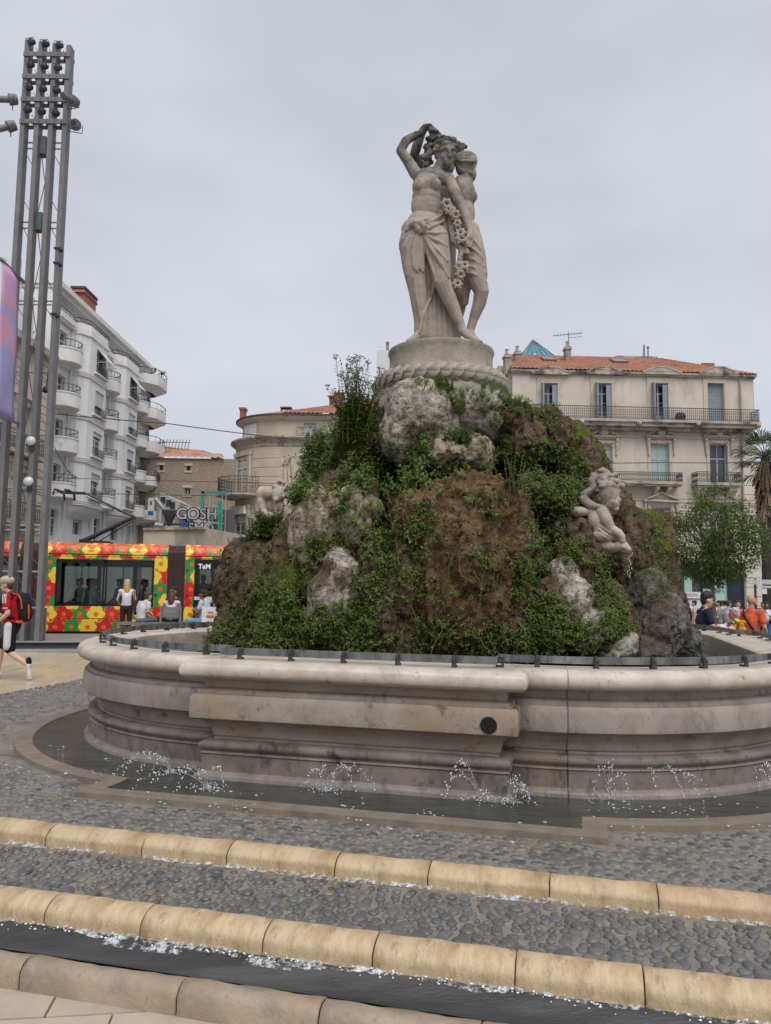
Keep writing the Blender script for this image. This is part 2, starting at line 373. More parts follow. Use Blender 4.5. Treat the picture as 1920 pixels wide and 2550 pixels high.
gt = MB(); gp = [(L2F+.05, -.245), (L2F-.02, -.25), (L2F-.06, -.262), (L2F-.11, -.285), (L2F-.16, -.298), (KI+.06, -.292), (KI+.03, -.272), (KI-.0, -.262)]
rows = [-9+i*.5 for i in range(37)]
gt.add([W(u, v, z) for u in rows for v, z in gp], [(k*len(gp)+i, k*len(gp)+i+1, (k+1)*len(gp)+i+1, (k+1)*len(gp)+i) for k in range(len(rows)-1) for i in range(len(gp)-1)])
struct('gutter', gt, m_gut, smooth=True)
# running water in the gutter
m_water = M('dark pool water', (.018, .022, .020), (.05, .055, .048), rough=.05, scale=1.5, bump=.7, bscale=5, spec=.6, stretch=(1, 2.5, 1))
m_foam = M('white water foam', (.66, .69, .72), (.82, .84, .86), rough=.25, scale=20, spec=.6)
def film_mat():
    """broken white water: clear where it runs smooth, white where it breaks"""
    m = bpy.data.materials.new('running water film'); m.use_nodes = True; t = m.node_tree; p = t.nodes['Principled BSDF']; p.inputs['Base Color'].default_value = (.62, .65, .68, 1); p.inputs['Roughness'].default_value = .2
    co = t.nodes.new('ShaderNodeTexCoord'); n1 = t.nodes.new('ShaderNodeTexNoise'); n1.inputs['Scale'].default_value = 26; n1.inputs['Detail'].default_value = 5; n1.inputs['Roughness'].default_value = .7; n2 = t.nodes.new('ShaderNodeTexNoise'); n2.inputs['Scale'].default_value = 2.3
    t.links.new(co.outputs['Object'], n1.inputs[0]); t.links.new(co.outputs['Object'], n2.inputs[0]); a = t.nodes.new('ShaderNodeMath'); a.operation = 'MULTIPLY_ADD'; a.inputs[1].default_value = .45; t.links.new(n2.outputs[0], a.inputs[0]); t.links.new(n1.outputs[0], a.inputs[2])
    r = t.nodes.new('ShaderNodeValToRGB'); r.color_ramp.elements[0].position = .71; r.color_ramp.elements[1].position = .90; t.links.new(a.outputs[0], r.inputs[0]); t.links.new(r.outputs[0], p.inputs['Alpha'])
    b = t.nodes.new('ShaderNodeBump'); b.inputs['Distance'].default_value = .02; t.links.new(n1.outputs[0], b.inputs['Height']); t.links.new(b.outputs[0], p.inputs['Normal']); return m
m_film = film_mat()
def film(v0, v1, z0, z1, name, lab, hgt=.014):
    b = MB(); nu, nv = 420, 7; P = []
    for i in range(nu+1):
        u = -4.6+9.6*i/nu; w = .6+.8*noise.noise(Vector((u*1.9, 3, v0)))
        for j in range(nv+1):
            t = j/nv; v = v0+(v1-v0)*t*max(.25, w); z = z0+(z1-z0)*t+hgt*abs(noise.noise(Vector((u*22, t*6, v0))))*(1-t)*1.6; P.append(W(u, v, z))
    b.add(P, [(i*(nv+1)+j, i*(nv+1)+j+1, (i+1)*(nv+1)+j+1, (i+1)*(nv+1)+j) for i in range(nu) for j in range(nv)]); tag(b.build(name, m_film, None, True), lab, 'water', kind='stuff')
film(L2F+.004, L2F-.09, -.240, -.268, 'gutter_foam', 'broken white water along the foot of the lower yellow step', .018)
film(L1F+.004, L1F-.07, -.112, -.124, 'ledge_foam', 'thin white water along the foot of the upper yellow step', .016)
fm = MB()
for k in range(900):
    u = rr(-4.2, 4.8); a = noise.noise(Vector((u*2.1, 0, 3)))+.5*noise.noise(Vector((u*7, 4, 0)))
    if rr(-.55, .75) > a+.1: continue
    w = abs(random.gauss(0, .03)); v = L2F-.012-w; s = rr(.0025, .0065); fm.ell(W(u, v, -.252+rr(0, .022)), (s*rr(.8, 1.8), s, s*rr(.6, 1.2)), 5, 4)
tag(fm.build('foam_drops', m_foam, smooth=True), 'small drops splashing at the foot of the lower yellow step', 'foam', kind='stuff')
# ------------------------------------------------ cobbles
def cobble_mesh(k):
    b = MB(); n = 8; pr = [(1, -.5), (.98, 0), (.8, .36), (.42, .56)]
    ph = [rr(.82, 1.12) for _ in range(n)]
    vs = [(r*ph[j]*math.cos(2*PI*j/n), r*ph[j]*math.sin(2*PI*j/n), z+rr(-.03, .03)) for r, z in pr for j in range(n)]
    fs = [(i*n+j, i*n+(j+1) % n, (i+1)*n+(j+1) % n, (i+1)*n+j) for i in range(3) for j in range(n)]
    vs.append((rr(-.1, .1), rr(-.1, .1), .6)); fs += [(3*n+j, 3*n+(j+1) % n, 4*n) for j in range(n)]
    return vs, fs
cvar = [cobble_mesh(k) for k in range(9)]
cms = []
for k, (vs, fs) in enumerate(cvar):
    b = MB(); b.add(vs, fs); me = b.mesh('cobble', True); me.materials.append([m_cob, m_cob2, m_cob, m_cob3, m_cob, m_cob2, m_cob, m_cob, m_cob2][k]); cms.append(me)
def lobe_d(u, v):
    """distance outside the basin foot, in plan"""
    d = min(math.hypot(u-a, v-b)-2.55 for a in (-1.55, 1.55) for b in (-1.55, 1.55))
    for (hu, hv) in ((1.36, 4.38), (4.38, 1.36)):
        if hu > 4 and u < 0: continue
        d = min(d, max(abs(u)-hu, abs(v)-hv))
    return d
low_list = []; rows = 9
for j in range(rows):
    v = L1F-.055-(j+.5)*(abs(L2B-L1F)-.06)/rows
    u = -4.2+rr(0, .08)
    while u < 5.2:
        s = rr(.6, 1.3)*(1.22 if j == rows-1 else .95)
        low_list.append((u, v+rr(-.012, .012)-.0, s, j)); u += .078*s*rr(.95, 1.25)
low_list.sort(key=lambda c: (W(c[0], c[1])-Vector((0, 0, 0))).length + (100 if not (-2.6 < W(c[0], c[1]).x/W(c[0], c[1]).y*4 < 2.3) else 0))
stuff3 = [MB(), MB(), MB()]
for i, (u, v, s, j) in enumerate(low_list):
    k = random.randrange(9); z = -.147+.021*(rows-j)/rows
    sx, sy, sz = .036*s*rr(.78, 1.1), .040*s*rr(.8, 1.15), .020*s*rr(.6, 1.2)
    if i < 300:
        o = inst('cobble', cms[k], lowstep, W(u, v, z)-lowstep.location, FROT+rr(-.4, .4), (sx, sy, sz))
    else:
        vs, fs = cvar[k]; a = FROT+rr(-.4, .4); c, s_ = math.cos(a), math.sin(a); p = W(u, v, z)
        stuff3[random.choice((0, 0, 1, 2))].add([(p.x+x*sx*c-y*sy*s_, p.y+x*sx*s_+y*sy*c, p.z+zz*sz) for x, y, zz in vs], fs)
v = L1B+.055
while v < 1.7:
    u = -6.6 if v > -4.6 else -4.6
    while u < 4.6:
        s = rr(.6, 1.35); u += .088*s*rr(.92, 1.25)
        d = lobe_d(u, v)
        if d < .73: continue
        if v > -4.3 and u > 0 or v > -.2 and u > -3: continue
        if v > L1B+.6 and random.random() < .12: continue
        p = W(u, v+rr(-.02, .02), -.05); k = random.randrange(9); vs, fs = cvar[k]; a = FROT+rr(-.4, .4); c, s_ = math.cos(a), math.sin(a)
        sx, sy, sz = .042*s*rr(.75, 1.1), .036*s*rr(.8, 1.15), .017*s*rr(.5, 1.2)
        stuff3[random.choice((0, 0, 1, 1, 2))].add([(p.x+x*sx*c-y*sy*s_, p.y+x*sx*s_+y*sy*c, p.z+zz*sz) for x, y, zz in vs], fs)
    v += .082
for b, m, l in zip(stuff3, (m_cob, m_cob2, m_cob3), ('dark', 'grey', 'brown')):
    o = b.build('cobblestones', m, None, True); tag(o, l+' round cobbles set in mortar around the fountain basin', 'cobbles', kind='stuff')
# ================================================ fountain basin
m_marble = M('veined basin limestone', (.255, .215, .19), (.36, .315, .28), rough=.5, scale=3.2, bump=.25, bscale=16, c3=(.32, .25, .16), s3=1.1, p3=(.55, .7), c4=(.12, .098, .085), s4=6, p4=(.57, .70), vein=((.10, .085, .075), 2.2, .28), stretch=(1, 1, .7))
m_base = M('wet shaded plinth stone', (.15, .122, .108), (.235, .20, .18), rough=.38, scale=3.2, bump=.3, bscale=18, c3=(.22, .165, .11), s3=1.4, p3=(.54, .7), c4=(.06, .048, .042), s4=5, p4=(.53, .68), vein=((.06, .05, .045), 2.4, .28), stretch=(1, 1, .7))  # splash-zone wet, plus the shade under the basin wall put into the colour
m_cop = M('pale coping limestone', (.40, .345, .285), (.54, .49, .425), rough=.45, scale=4, bump=.2, bscale=20, c3=(.42, .29, .165), s3=1.6, p3=(.55, .72), c4=(.22, .17, .13), s4=10, p4=(.6, .70), vein=((.20, .155, .12), 2.6, .3))
m_marbf = M('ochre stained limestone', (.265, .218, .18), (.37, .315, .26), rough=.5, scale=3, bump=.25, bscale=16, c3=(.33, .205, .10), s3=1.2, p3=(.5, .74), c4=(.13, .095, .07), s4=7, p4=(.58, .70), vein=((.12, .085, .06), 2.6, .3))
m_iron = M('zinc grey iron', (.13, .135, .14), (.26, .27, .275), rough=.45, scale=5, bump=.15, metal=.5, c3=(.06, .06, .065), s3=7, p3=(.5, .65), stretch=(1, 1, .3))
m_dark = M('dark void', (.01, .009, .009), rough=.8)
m_rust = M('rust stain', (.32, .13, .035), rough=.8)
def arc(cu, cv, r, a0, a1, n):
    return [(cu+r*math.cos(a0+(a1-a0)*i/n), cv+r*math.sin(a0+(a1-a0)*i/n)) for i in range(n+1)]
FB = 4.38
def outline(RL, HB, FB, cl=1.30):
    """plan of the basin: four lobes, square blocks in front, behind and on the right"""
    P = []; e = 1.55+math.sqrt(RL**2-(HB-1.55)**2); el = 1.55+math.sqrt(RL**2-(HB-cl)**2); cusp = -cl-math.sqrt(RL**2-1.55**2)
    def ang(u, v, cu, cv): return math.atan2(v-cv, u-cu)
    P += [(-HB, -el), (-HB, -FB), (HB, -FB)]
    P += arc(1.55, -1.55, RL, ang(HB, -e, 1.55, -1.55), ang(e, -HB, 1.55, -1.55), 22)
    P += [(FB, -HB), (FB, HB)]
    P += arc(1.55, 1.55, RL, ang(e, HB, 1.55, 1.55), ang(HB, e, 1.55, 1.55), 22)
    P += [(HB, FB), (-HB, FB)]
    P += arc(-cl, 1.55, RL, ang(-HB, el, -cl, 1.55), ang(cusp, 0, -cl, 1.55)+2*PI, 24)
    P += arc(-cl, -1.55, RL, ang(cusp, 0, -cl, -1.55), ang(-HB, -el, -cl, -1.55)+2*PI, 24)[1:-1]
    return P
P_ = outline(2.55, 1.36, 4.38)
NP = len(P_)
def off(i, o):
    p0, p, p1 = P_[(i-1) % NP], P_[i % NP], P_[(i+1) % NP]
    d0 = Vector((p[0]-p0[0], p[1]-p0[1])).normalized(); d1 = Vector((p1[0]-p[0], p1[1]-p[1])).normalized()
    n0 = Vector((d0.y, -d0.x)); n1 = Vector((d1.y, -d1.x)); n = n0+n1
    if n.length < .2: n = n0
    n.normalize(); k = 1/max(.45, n.dot(n0)); q = (p[0]+n.x*o*k, p[1]+n.y*o*k)
    if o < -.28:   # the blocks do not hollow the inner wall
        e_ = 4.093
        if abs(p[1]) > 4.0 and abs(p[0]) < 1.5: q = (p[0], math.copysign(e_+o, p[1]))
        elif p[0] > 4.0 and abs(p[1]) < 1.5: q = (e_+o, p[1])
    return q
basin = thing('fountain_basin', 'great moulded stone fountain basin with rounded coping and projecting front block', 'fountain basin', W(0, 0, 0), FROT)
def piece(name, i0, i1, prof, mat, joint=.008):
    b = MB(); idx = list(range(i0, i1+1)); cols = []
    for k, i in enumerate(idx):
        if k in (0, len(idx)-1):
            s = 1 if k == 0 else -1; a, c = off(i, 0), off(i+s, 0); L = math.hypot(c[0]-a[0], c[1]-a[1])
            def shift(o, t, a_=i, c_=i+s, L=L):
                p, q = off(a_, o), off(c_, o); return (p[0]+(q[0]-p[0])*t/L, p[1]+(q[1]-p[1])*t/L)
            two = [[(*shift(o-joint, .0015), z) for o, z in prof], [(*shift(o, .009), z) for o, z in prof]]
            cols += two if k == 0 else two[::-1]
        else: cols.append([(*off(i, o), z) for o, z in prof])
    m = len(prof); b.add([p for c in cols for p in c], [(k*m+j, (k+1)*m+j, (k+1)*m+j+1, k*m+j+1) for k in range(len(cols)-1) for j in range(m-1)])
    return b.build(name, mat, basin, auto=38)
basep = [(.0, -.14), (.0, .012), (-.012, .028), (-.05, .05), (-.052, .185), (-.04, .198), (-.06, .215), (-.055, .225), (-.035, .24), (-.028, .262), (-.035, .285), (-.06, .30), (-.125, .308), (-.135, .325)]
wallp = [(-.136, .326), (-.125, .335), (-.12, .345), (-.115, .38), (-.095, .425), (-.06, .462), (-.02, .485), (.012, .487), (.028, .50), (.033, .53), (.034, .64), (.03, .675), (.018, .70), (-.012, .705), (-.014, .735), (-.03, .745), (-.06, .755), (-.062, .835)]
cush = [(-.08, .834), (.02, .832), (.055, .836), (.085, .85), (.103, .875), (.108, .905), (.10, .94), (.08, .968), (.045, .986), (.0, .994), (-.008, .990), (-.30, .990), (-.33, .985), (-.36, .96), (-.365, .90), (-.36, .60)]
ring = list(range(NP))
cuts = [0, 3, 5, 3+14, 25, 28, 28+8, 28+15, 50, 53, 53+8, 53+16, 77, 77+9, 77+17, NP]
for a, c in zip(cuts[:-1], cuts[1:]):
    piece('wall_stone', a, c, wallp, m_marbf if a == 0 else m_marble)
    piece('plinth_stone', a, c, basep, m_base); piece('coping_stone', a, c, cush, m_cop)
# outlet in the front block, with its iron grating and rust run
op = (1.165, -FB-.036, .575)
lb = MB(); lb.lathe([(.062, .012), (.066, -.004), (.056, -.006), (.05, .03), (0.0005, .03)], 24)
Mo = Matrix.Translation(op) @ Matrix.Rotation(PI/2, 4, 'X') @ Matrix.Scale(-1, 4, (0, 0, 1))
lb2 = MB(); lb2.lathe([(.064, -.002), (.066, .006), (.054, .008), (.052, .003), (.0005, .003)], 24); lb2.v = [tuple(Matrix.Translation(op) @ Matrix.Rotation(PI/2, 4, 'X') @ Vector(p)) for p in lb2.v]
out = lb2.build('outlet', M('rusty dark iron', (.008, .006, .006), (.022, .013, .010), rough=.7, scale=30), basin, auto=30)
gb = MB()
for k in range(-3, 4):
    h = math.sqrt(max(0, .052**2-(k*.015)**2)); gb.cbox((op[0]+k*.015, op[1]-.006, op[2]), (.006, .004, 2*h))
gb.build('outlet_grating', M('rusty dark iron', (0, 0, 0)), out)
rs = MB(); rs.add([(op[0]-.016, op[1]-.001, op[2]-.055), (op[0]+.02, op[1]-.001, op[2]-.055), (op[0]+.011, op[1]-.001, .505), (op[0]-.002, op[1]-.001, .512)], [(0, 1, 2, 3)])
rs.build('rust_streak', m_rust, basin)
# ------------------------------------------------ flat iron band round the rim, on hooked brackets
rail = thing('basin_railing', 'low flat grey iron band held by hooked brackets around the basin rim', 'railing', W(0, 0, 0), FROT)
def strip(i0, i1, o, z0, z1, t=.012, name='iron_band'):
    b = MB(); cols = [[(*off(i, o), z0), (*off(i, o), z1), (*off(i, o-t), z1), (*off(i, o-t), z0)] for i in range(i0, i1+1)]
    b.add([p for c in cols for p in c], [(k*4+j, k*4+(j+1) % 4, (k+1)*4+(j+1) % 4, (k+1)*4+j) for k in range(len(cols)-1) for j in range(4)])
    n = len(b.v); b.f += [(0, 3, 2, 1), (n-4, n-3, n-2, n-1)]
    return b.build(name, m_iron, rail)
def brk_mesh():
    b = MB(); b.box(-.02, .02, -.03, .035, 0, .018); b.box(-.019, .019, -.028, -.012, .018, .07)
    pts = [(0, -.02, .06+.0), (0, -.014, .082), (0, .0, .09), (0, .013, .082), (0, .018, .05)]
    b.tube(pts, .015, 6); me = b.mesh('bracket'); me.materials.append(M('dark bracket iron', (.035, .036, .04), (.075, .075, .075), rough=.5, scale=14, metal=.3)); return me
bm_ = brk_mesh()
zr0, zr1, ro = 1.022, 1.085, -.15
strip(1, 2, ro, zr0, zr1)
# side returns of the front band and the lobes
for a, c in ((2, 25), (25, 28), (28, 50), (50, 53), (53, 77), (77, NP+1)):
    strip(a, c, ro, zr0, zr1-.003)
s_acc = 0; last = Vector(off(0, ro)); step = .47
for i in range(1, NP+1):
    q = Vector(off(i, ro)); d = q-last; L = d.length; t = step-s_acc
    while t <= L:
        p = last+d*(t/L); n_ = Vector((d.y, -d.x)).normalized(); p += n_*.016
        inst('bracket', bm_, rail, (p.x, p.y, .989), math.atan2(n_.y, n_.x)+PI/2); t += step
    s_acc = L-(t-step) if t-step > 0 or L < step-s_acc+step else s_acc+L
    if t-step < 0: s_acc = s_acc
    last = q
# ------------------------------------------------ water: inside the basin, in the pool at its foot; the flat band round the pool
def ringmesh(o0, o1, z0, z1, name):
    b = MB(); vs = []
    for i in range(NP): vs += [(*off(i, o0), z0), (*off(i, o1), z1)]
    vs = [tuple(W(p[0], p[1], p[2])) for p in vs]
    b.add(vs, [(2*i, 2*((i+1) % NP), 2*((i+1) % NP)+1, 2*i+1) for i in range(NP)]); return b
Q1, Q2 = outline(3.05, 1.86, 4.88), outline(3.22, 2.03, 5.05)
pw = MB(); pv = [W(*p, -.012) for p in Q1]; pc = [W(*off(i, -.06), -.012) for i in range(NP)]
pw.add(pv+pc, [(i, (i+1) % NP, NP+(i+1) % NP, NP+i) for i in range(NP)])
struct('pool_water', pw, m_water)
m_band = M('wet flat band stone', (.165, .138, .112), (.24, .20, .16), rough=.16, scale=4, bump=.5, bscale=14, c3=(.27, .205, .13), s3=1.6, p3=(.56, .72))
bandroot = tag(bpy.data.objects.new('pool_border', None), 'flat wet band of stone around the pool', None, None, 'structure'); COL.objects.link(bandroot); bandroot.location = W(0, 0, 0); bandroot.rotation_euler = (0, 0, FROT)
k = 0
while k < NP:
    L = math.hypot(Q1[(k+1) % NP][0]-Q1[k][0], Q1[(k+1) % NP][1]-Q1[k][1]); nx = k+1 if L > .5 else min(k+3, NP)
    b = MB(); cols = [[(*Q1[j % NP], -.04), (*Q1[j % NP], -.006), (*Q2[j % NP], -.006), (*Q2[j % NP], -.06)] for j in range(k, nx+1)]
    b.add([p for c in cols for p in c], [(q*4+j, (q+1)*4+j, (q+1)*4+j+1, q*4+j+1) for q in range(len(cols)-1) for j in range(3)])
    b.build('border_stone', m_band, bandroot); k = nx
wp = MB(); inner = [W(*off(i, -.35), .72) for i in range(NP)]; cen = W(0, 0, .72)
wp.add(inner+[cen], [(i, (i+1) % NP, NP) for i in range(NP)]); struct('basin_water', wp, m_water)
# ================================================ the rock mound
RK = dict(bump=1.0, bdist=.07, rough=.95, spec=.12)
m_tufa = M('brown mossy tufa', (.06, .043, .029), (.215, .155, .10), scale=8, bscale=24, pos=(.36, .66), c3=(.10, .105, .03), s3=2.2, p3=(.53, .64), c4=(.012, .008, .005), s4=13, p4=(.53, .62), **RK)
m_tufa2 = M('ochre mossy tufa', (.085, .052, .026), (.27, .175, .095), scale=10, bscale=28, pos=(.34, .66), c3=(.06, .055, .02), s3=2.6, p3=(.55, .66), c4=(.018, .010, .005), s4=14, p4=(.54, .64), **RK)
m_pale = M('pale weathered boulder', (.20, .17, .14), (.60, .55, .485), scale=8, bscale=20, pos=(.36, .62), c3=(.12, .085, .055), s3=2.2, p3=(.52, .62), c4=(.055, .043, .033), s4=17, p4=(.56, .66), **RK)
m_tan = M('tan tufa', (.20, .155, .105), (.56, .475, .37), scale=10, bscale=26, pos=(.36, .64), c3=(.085, .08, .03), s3=2.3, p3=(.52, .63), c4=(.04, .03, .02), s4=15, p4=(.55, .65), **RK)
m_greyr = M('wet grey rock', (.055, .05, .047), (.24, .215, .19), scale=7, bscale=20, pos=(.38, .66), c3=(.10, .07, .045), s3=2, p3=(.5, .62), c4=(.02, .018, .016), s4=12, p4=(.54, .64), bump=1, bdist=.07, rough=.5, spec=.35)
m_mossr = M('moss coated rock', (.05, .04, .022), (.16, .13, .06), scale=7, bscale=28, c3=(.13, .155, .03), s3=2.0, p3=(.45, .57), c4=(.015, .012, .006), s4=13, p4=(.54, .64), **RK)
def E3(px, py, Y, rx, rz, ry, rot=0):
    return (at(px, py, Y), (rx*Y/F_PX, ry, rz*Y/F_PX), rot)
def rock_mesh(els, voxel, amp=(.075, .05, .022), seed=0, name='boulder', sm=3):
    mb = MB()
    for c, r, rot in els:
        if seed: c = c-(c-Vector((0, 0, EYE))).normalized()*.13; r = (r[0]*1.1, r[1]*1.15, r[2]*1.1)
        mb.ell(c, r, 20, 14, Matrix.Rotation(-math.radians(rot), 3, 'Y'))
    me = blob(mb, voxel, sm, name)
    def fn(p):
        q = p+Vector((seed*3.1, seed*1.7, 0))
        a = noise.fractal(Vector((q.x*1.5, q.y*1.5, q.z*.9)), 1.1, 2.1, 3)
        b = noise.noise(Vector((q.x*4.6, q.y*4.6, q.z*.75)))+.65*noise.noise(Vector((q.x*10.5, q.y*10.5, q.z*1.5)))+.3*noise.noise(Vector((q.x*21, q.y*21, q.z*4)))
        c = noise.fractal(q*17, .7, 2.2, 3)
        pit = max(0, noise.noise(Vector((q.x*10, q.y*10, q.z*6)))-.18); c -= 2.2*pit+1.2*max(0, noise.noise(q*24)-.2)
        return amp[0]*a+amp[1]*b+amp[2]*c
    return displace(me, fn)
core = [
 # summit under the pedestal and the broad body
 (Vector((.80, 10.75, 3.2)), (1.3, 1.1, 1.25), 0), (Vector((.85, 10.9, 2.2)), (2.1, 1.55, 1.3), 0), (Vector((.9, 10.8, 1.2)), (3.0, 2.3, 1.2), 0),
 (Vector((-.3, 10.6, 2.0)), (1.15, 1.15, .95), 0), (Vector((2.2, 10.7, 2.2)), (1.3, 1.3, 1.3), 0), (Vector((3.0, 10.9, 1.4)), (1.1, 1.5, 1.4), 0),
 # central hanging bulge
 E3(1150, 1325, 8.75, 165, 135, .85), E3(1110, 1480, 8.7, 185, 215, .85), E3(1200, 1420, 8.8, 140, 200, .85), E3(1230, 1560, 8.7, 120, 140, .7), E3(1020, 1560, 8.6, 130, 150, .7),
 E3(1060, 1275, 8.75, 95, 80, .7),
 # left shoulder, flutes and lower slopes
 E3(860, 1250, 9.6, 120, 75, .8), E3(820, 1420, 9.2, 150, 190, .85), E3(758, 1400, 9.7, 72, 130, .7, 14), E3(900, 1540, 8.8, 140, 170, .7),
 E3(700, 1500, 9.5, 110, 160, .8, 20), E3(640, 1580, 9.7, 115, 95, .9, 15), E3(760, 1600, 9.0, 150, 100, .8), E3(580, 1620, 9.9, 75, 50, .8, 20),
 E3(768, 1290, 10.2, 45, 55, .6), E3(670, 1390, 10.3, 45, 80, .6, 10),
 # upper left and right flanks
 E3(905, 1120, 10.1, 70, 55, .6), E3(840, 1150, 10.5, 60, 70, .6), E3(1275, 1090, 9.9, 75, 85, .6), E3(1350, 1120, 9.9, 90, 100, .7), E3(1430, 1180, 9.9, 70, 110, .7, -12),
 E3(1380, 1260, 9.4, 90, 70, .7), E3(1330, 1240, 9.1, 60, 45, .5, -20), E3(1400, 1430, 9.1, 85, 160, .7, -10), E3(1330, 1540, 8.7, 85, 130, .6), E3(1470, 1560, 8.9, 110, 120, .7, -25),
 E3(1450, 1330, 9.4, 70, 90, .6), E3(1540, 1400, 9.7, 80, 150, .7, -10), E3(1600, 1420, 10.0, 60, 150, .7, -12), E3(1600, 1540, 9.8, 90, 110, .8, -20),
]
rock = thing('rock_mound', 'great mossy rock mound rising from the fountain basin under the statue', 'rock mound', W(0, 0, .6))
rl = rock.location.copy()
def addrock(name, me, mat, label=None):
    me.transform(Matrix.Translation(-rl)); o = obj(name, me, mat, rock)
    if label: o['label'] = label
    return o
me_core = rock_mesh(core, .029, (.11, .08, .032), 0, 'mossy_core', 3)
addrock('mossy_core', me_core.copy(), m_tufa)
BOULD = [
 ('pale rounded boulder high on the left under the pedestal', m_pale, .026, [E3(1040, 1040, 9.55, 84, 88, .5), E3(1000, 1085, 9.6, 60, 70, .45), E3(1075, 1080, 9.6, 60, 70, .4)]),
 ('pale grey boulder high on the right under the pedestal', m_pale, .026, [E3(1215, 1020, 9.6, 45, 38, .4), E3(1222, 1060, 9.55, 32, 40, .35), E3(1165, 1040, 9.8, 40, 58, .4)]),
 ('flat topped brown boulder above the central bulge', m_tan, .026, [E3(1125, 1138, 9.25, 70, 42, .45), E3(1175, 1140, 9.3, 48, 42, .4)]),
 ('dark brown boulder left of the tall pale one', m_tufa, .026, [E3(908, 1112, 9.75, 50, 48, .4, 20), E3(875, 1140, 9.9, 36, 45, .4)]),
 ('great ochre bulge of hanging moss in the middle', m_tufa2, .028, [E3(1200, 1285, 8.5, 105, 95, .6), E3(1255, 1380, 8.5, 70, 120, .55), E3(1165, 1390, 8.35, 105, 150, .6), E3(1080, 1300, 8.55, 85, 85, .5), E3(1210, 1500, 8.4, 95, 130, .5), E3(1110, 1490, 8.35, 85, 140, .5)]),
 ('pale tan boulder on the left shoulder', m_tan, .026, [E3(862, 1272, 8.98, 82, 48, .5), E3(800, 1310, 8.98, 62, 92, .5, 18), E3(768, 1365, 9.02, 40, 78, .45, 18), E3(880, 1310, 8.85, 48, 66, .4)]),
 ('fluted grey ridge on the left flank', m_tan, .024, [E3(742, 1335, 9.5, 28, 80, .35, 14), E3(708, 1425, 9.5, 26, 85, .35, 18), E3(772, 1268, 9.5, 32, 42, .35)]),
 ('pale tan nose of rock low on the left', m_pale, .024, [E3(852, 1440, 8.55, 44, 72, .35, 16), E3(822, 1500, 8.45, 52, 72, .34, 16), E3(800, 1545, 8.45, 40, 50, .3, 16)]),
 ('mossy green ridge running down the left flank', m_mossr, .026, [E3(735, 1440, 8.95, 40, 70, .4, 14), E3(715, 1500, 8.8, 42, 75, .4, 16), E3(690, 1570, 8.75, 40, 60, .35, 20)]),
 ('brown curtain of tufa between the pale nose and the central bulge', m_tufa, .026, [E3(930, 1430, 8.6, 40, 110, .4), E3(960, 1540, 8.4, 45, 90, .4), E3(1010, 1470, 8.4, 40, 120, .35)]),
 ('dark rock pillar at the left end', m_tufa, .024, [E3(603, 1400, 10.2, 42, 55, .35), E3(590, 1480, 10.1, 52, 80, .4), E3(622, 1500, 9.9, 40, 90, .35)]),
 ('whitish rib of rock low on the right', m_pale, .024, [E3(1395, 1440, 8.75, 42, 50, .3, -20), E3(1425, 1500, 8.6, 42, 60, .3, -25), E3(1478, 1570, 8.38, 34, 64, .28, -42), E3(1535, 1620, 8.45, 26, 58, .25, -50)]),
 ('wet grey boulder at the right end', m_greyr, .026, [E3(1590, 1480, 9.3, 45, 60, .4, -30), E3(1630, 1560, 9.25, 80, 75, .5, -25), E3(1690, 1610, 9.4, 48, 48, .4), E3(1600, 1620, 9.1, 70, 50, .4)]),
 ('moss coated slab behind the cherubs', m_mossr, .028, [E3(1580, 1330, 10.0, 48, 60, .5, -20), E3(1605, 1400, 10.1, 50, 100, .55, -12), E3(1632, 1470, 10.2, 34, 85, .5, -8)]),
 ('dark brown mass high on the right', m_tufa, .028, [E3(1270, 1060, 9.6, 52, 58, .45), E3(1300, 1110, 9.5, 48, 55, .45), E3(1345, 1090, 9.8, 40, 60, .4)]),
 ('dark shoulder of rock at the upper right edge', m_mossr, .028, [E3(1425, 1110, 10.0, 42, 50, .5, -20), E3(1455, 1170, 10.1, 34, 70, .5, -15)]),
 ('lilac grey ledge under the cherubs', m_pale, .024, [E3(1415, 1330, 9.05, 48, 42, .33), E3(1462, 1350, 9.2, 28, 70, .28), E3(1435, 1385, 9.05, 38, 38, .3)]),
 ('brown ledge right of the central bulge', m_tufa, .026, [E3(1335, 1240, 9.0, 45, 28, .35, -18), E3(1368, 1258, 9.0, 22, 30, .3)]),
]
allv, allf = [], []
def acc(me):
    n = len(allv); allv.extend([tuple(v.co) for v in me.vertices]); allf.extend([tuple(i+n for i in p.vertices) for p in me.polygons])
acc(me_core)
for k, (lab, mat, vx, els) in enumerate(BOULD):
    me = rock_mesh(els, vx, (.09, .11, .034) if mat is m_tufa2 else (.08, .06, .026) if mat is not m_pale else (.07, .03, .02), k+1, 'boulder', 2); acc(me)
    addrock('boulder', me, mat, lab)
ROCKBVH = BVHTree.FromPolygons(allv, allf)
EYEV = Vector((0, 0, EYE))
def hit_rock(px, py):
    h = ROCKBVH.ray_cast(EYEV, ray(px, py).normalized()); return (h[0], h[1]) if h[0] is not None else None
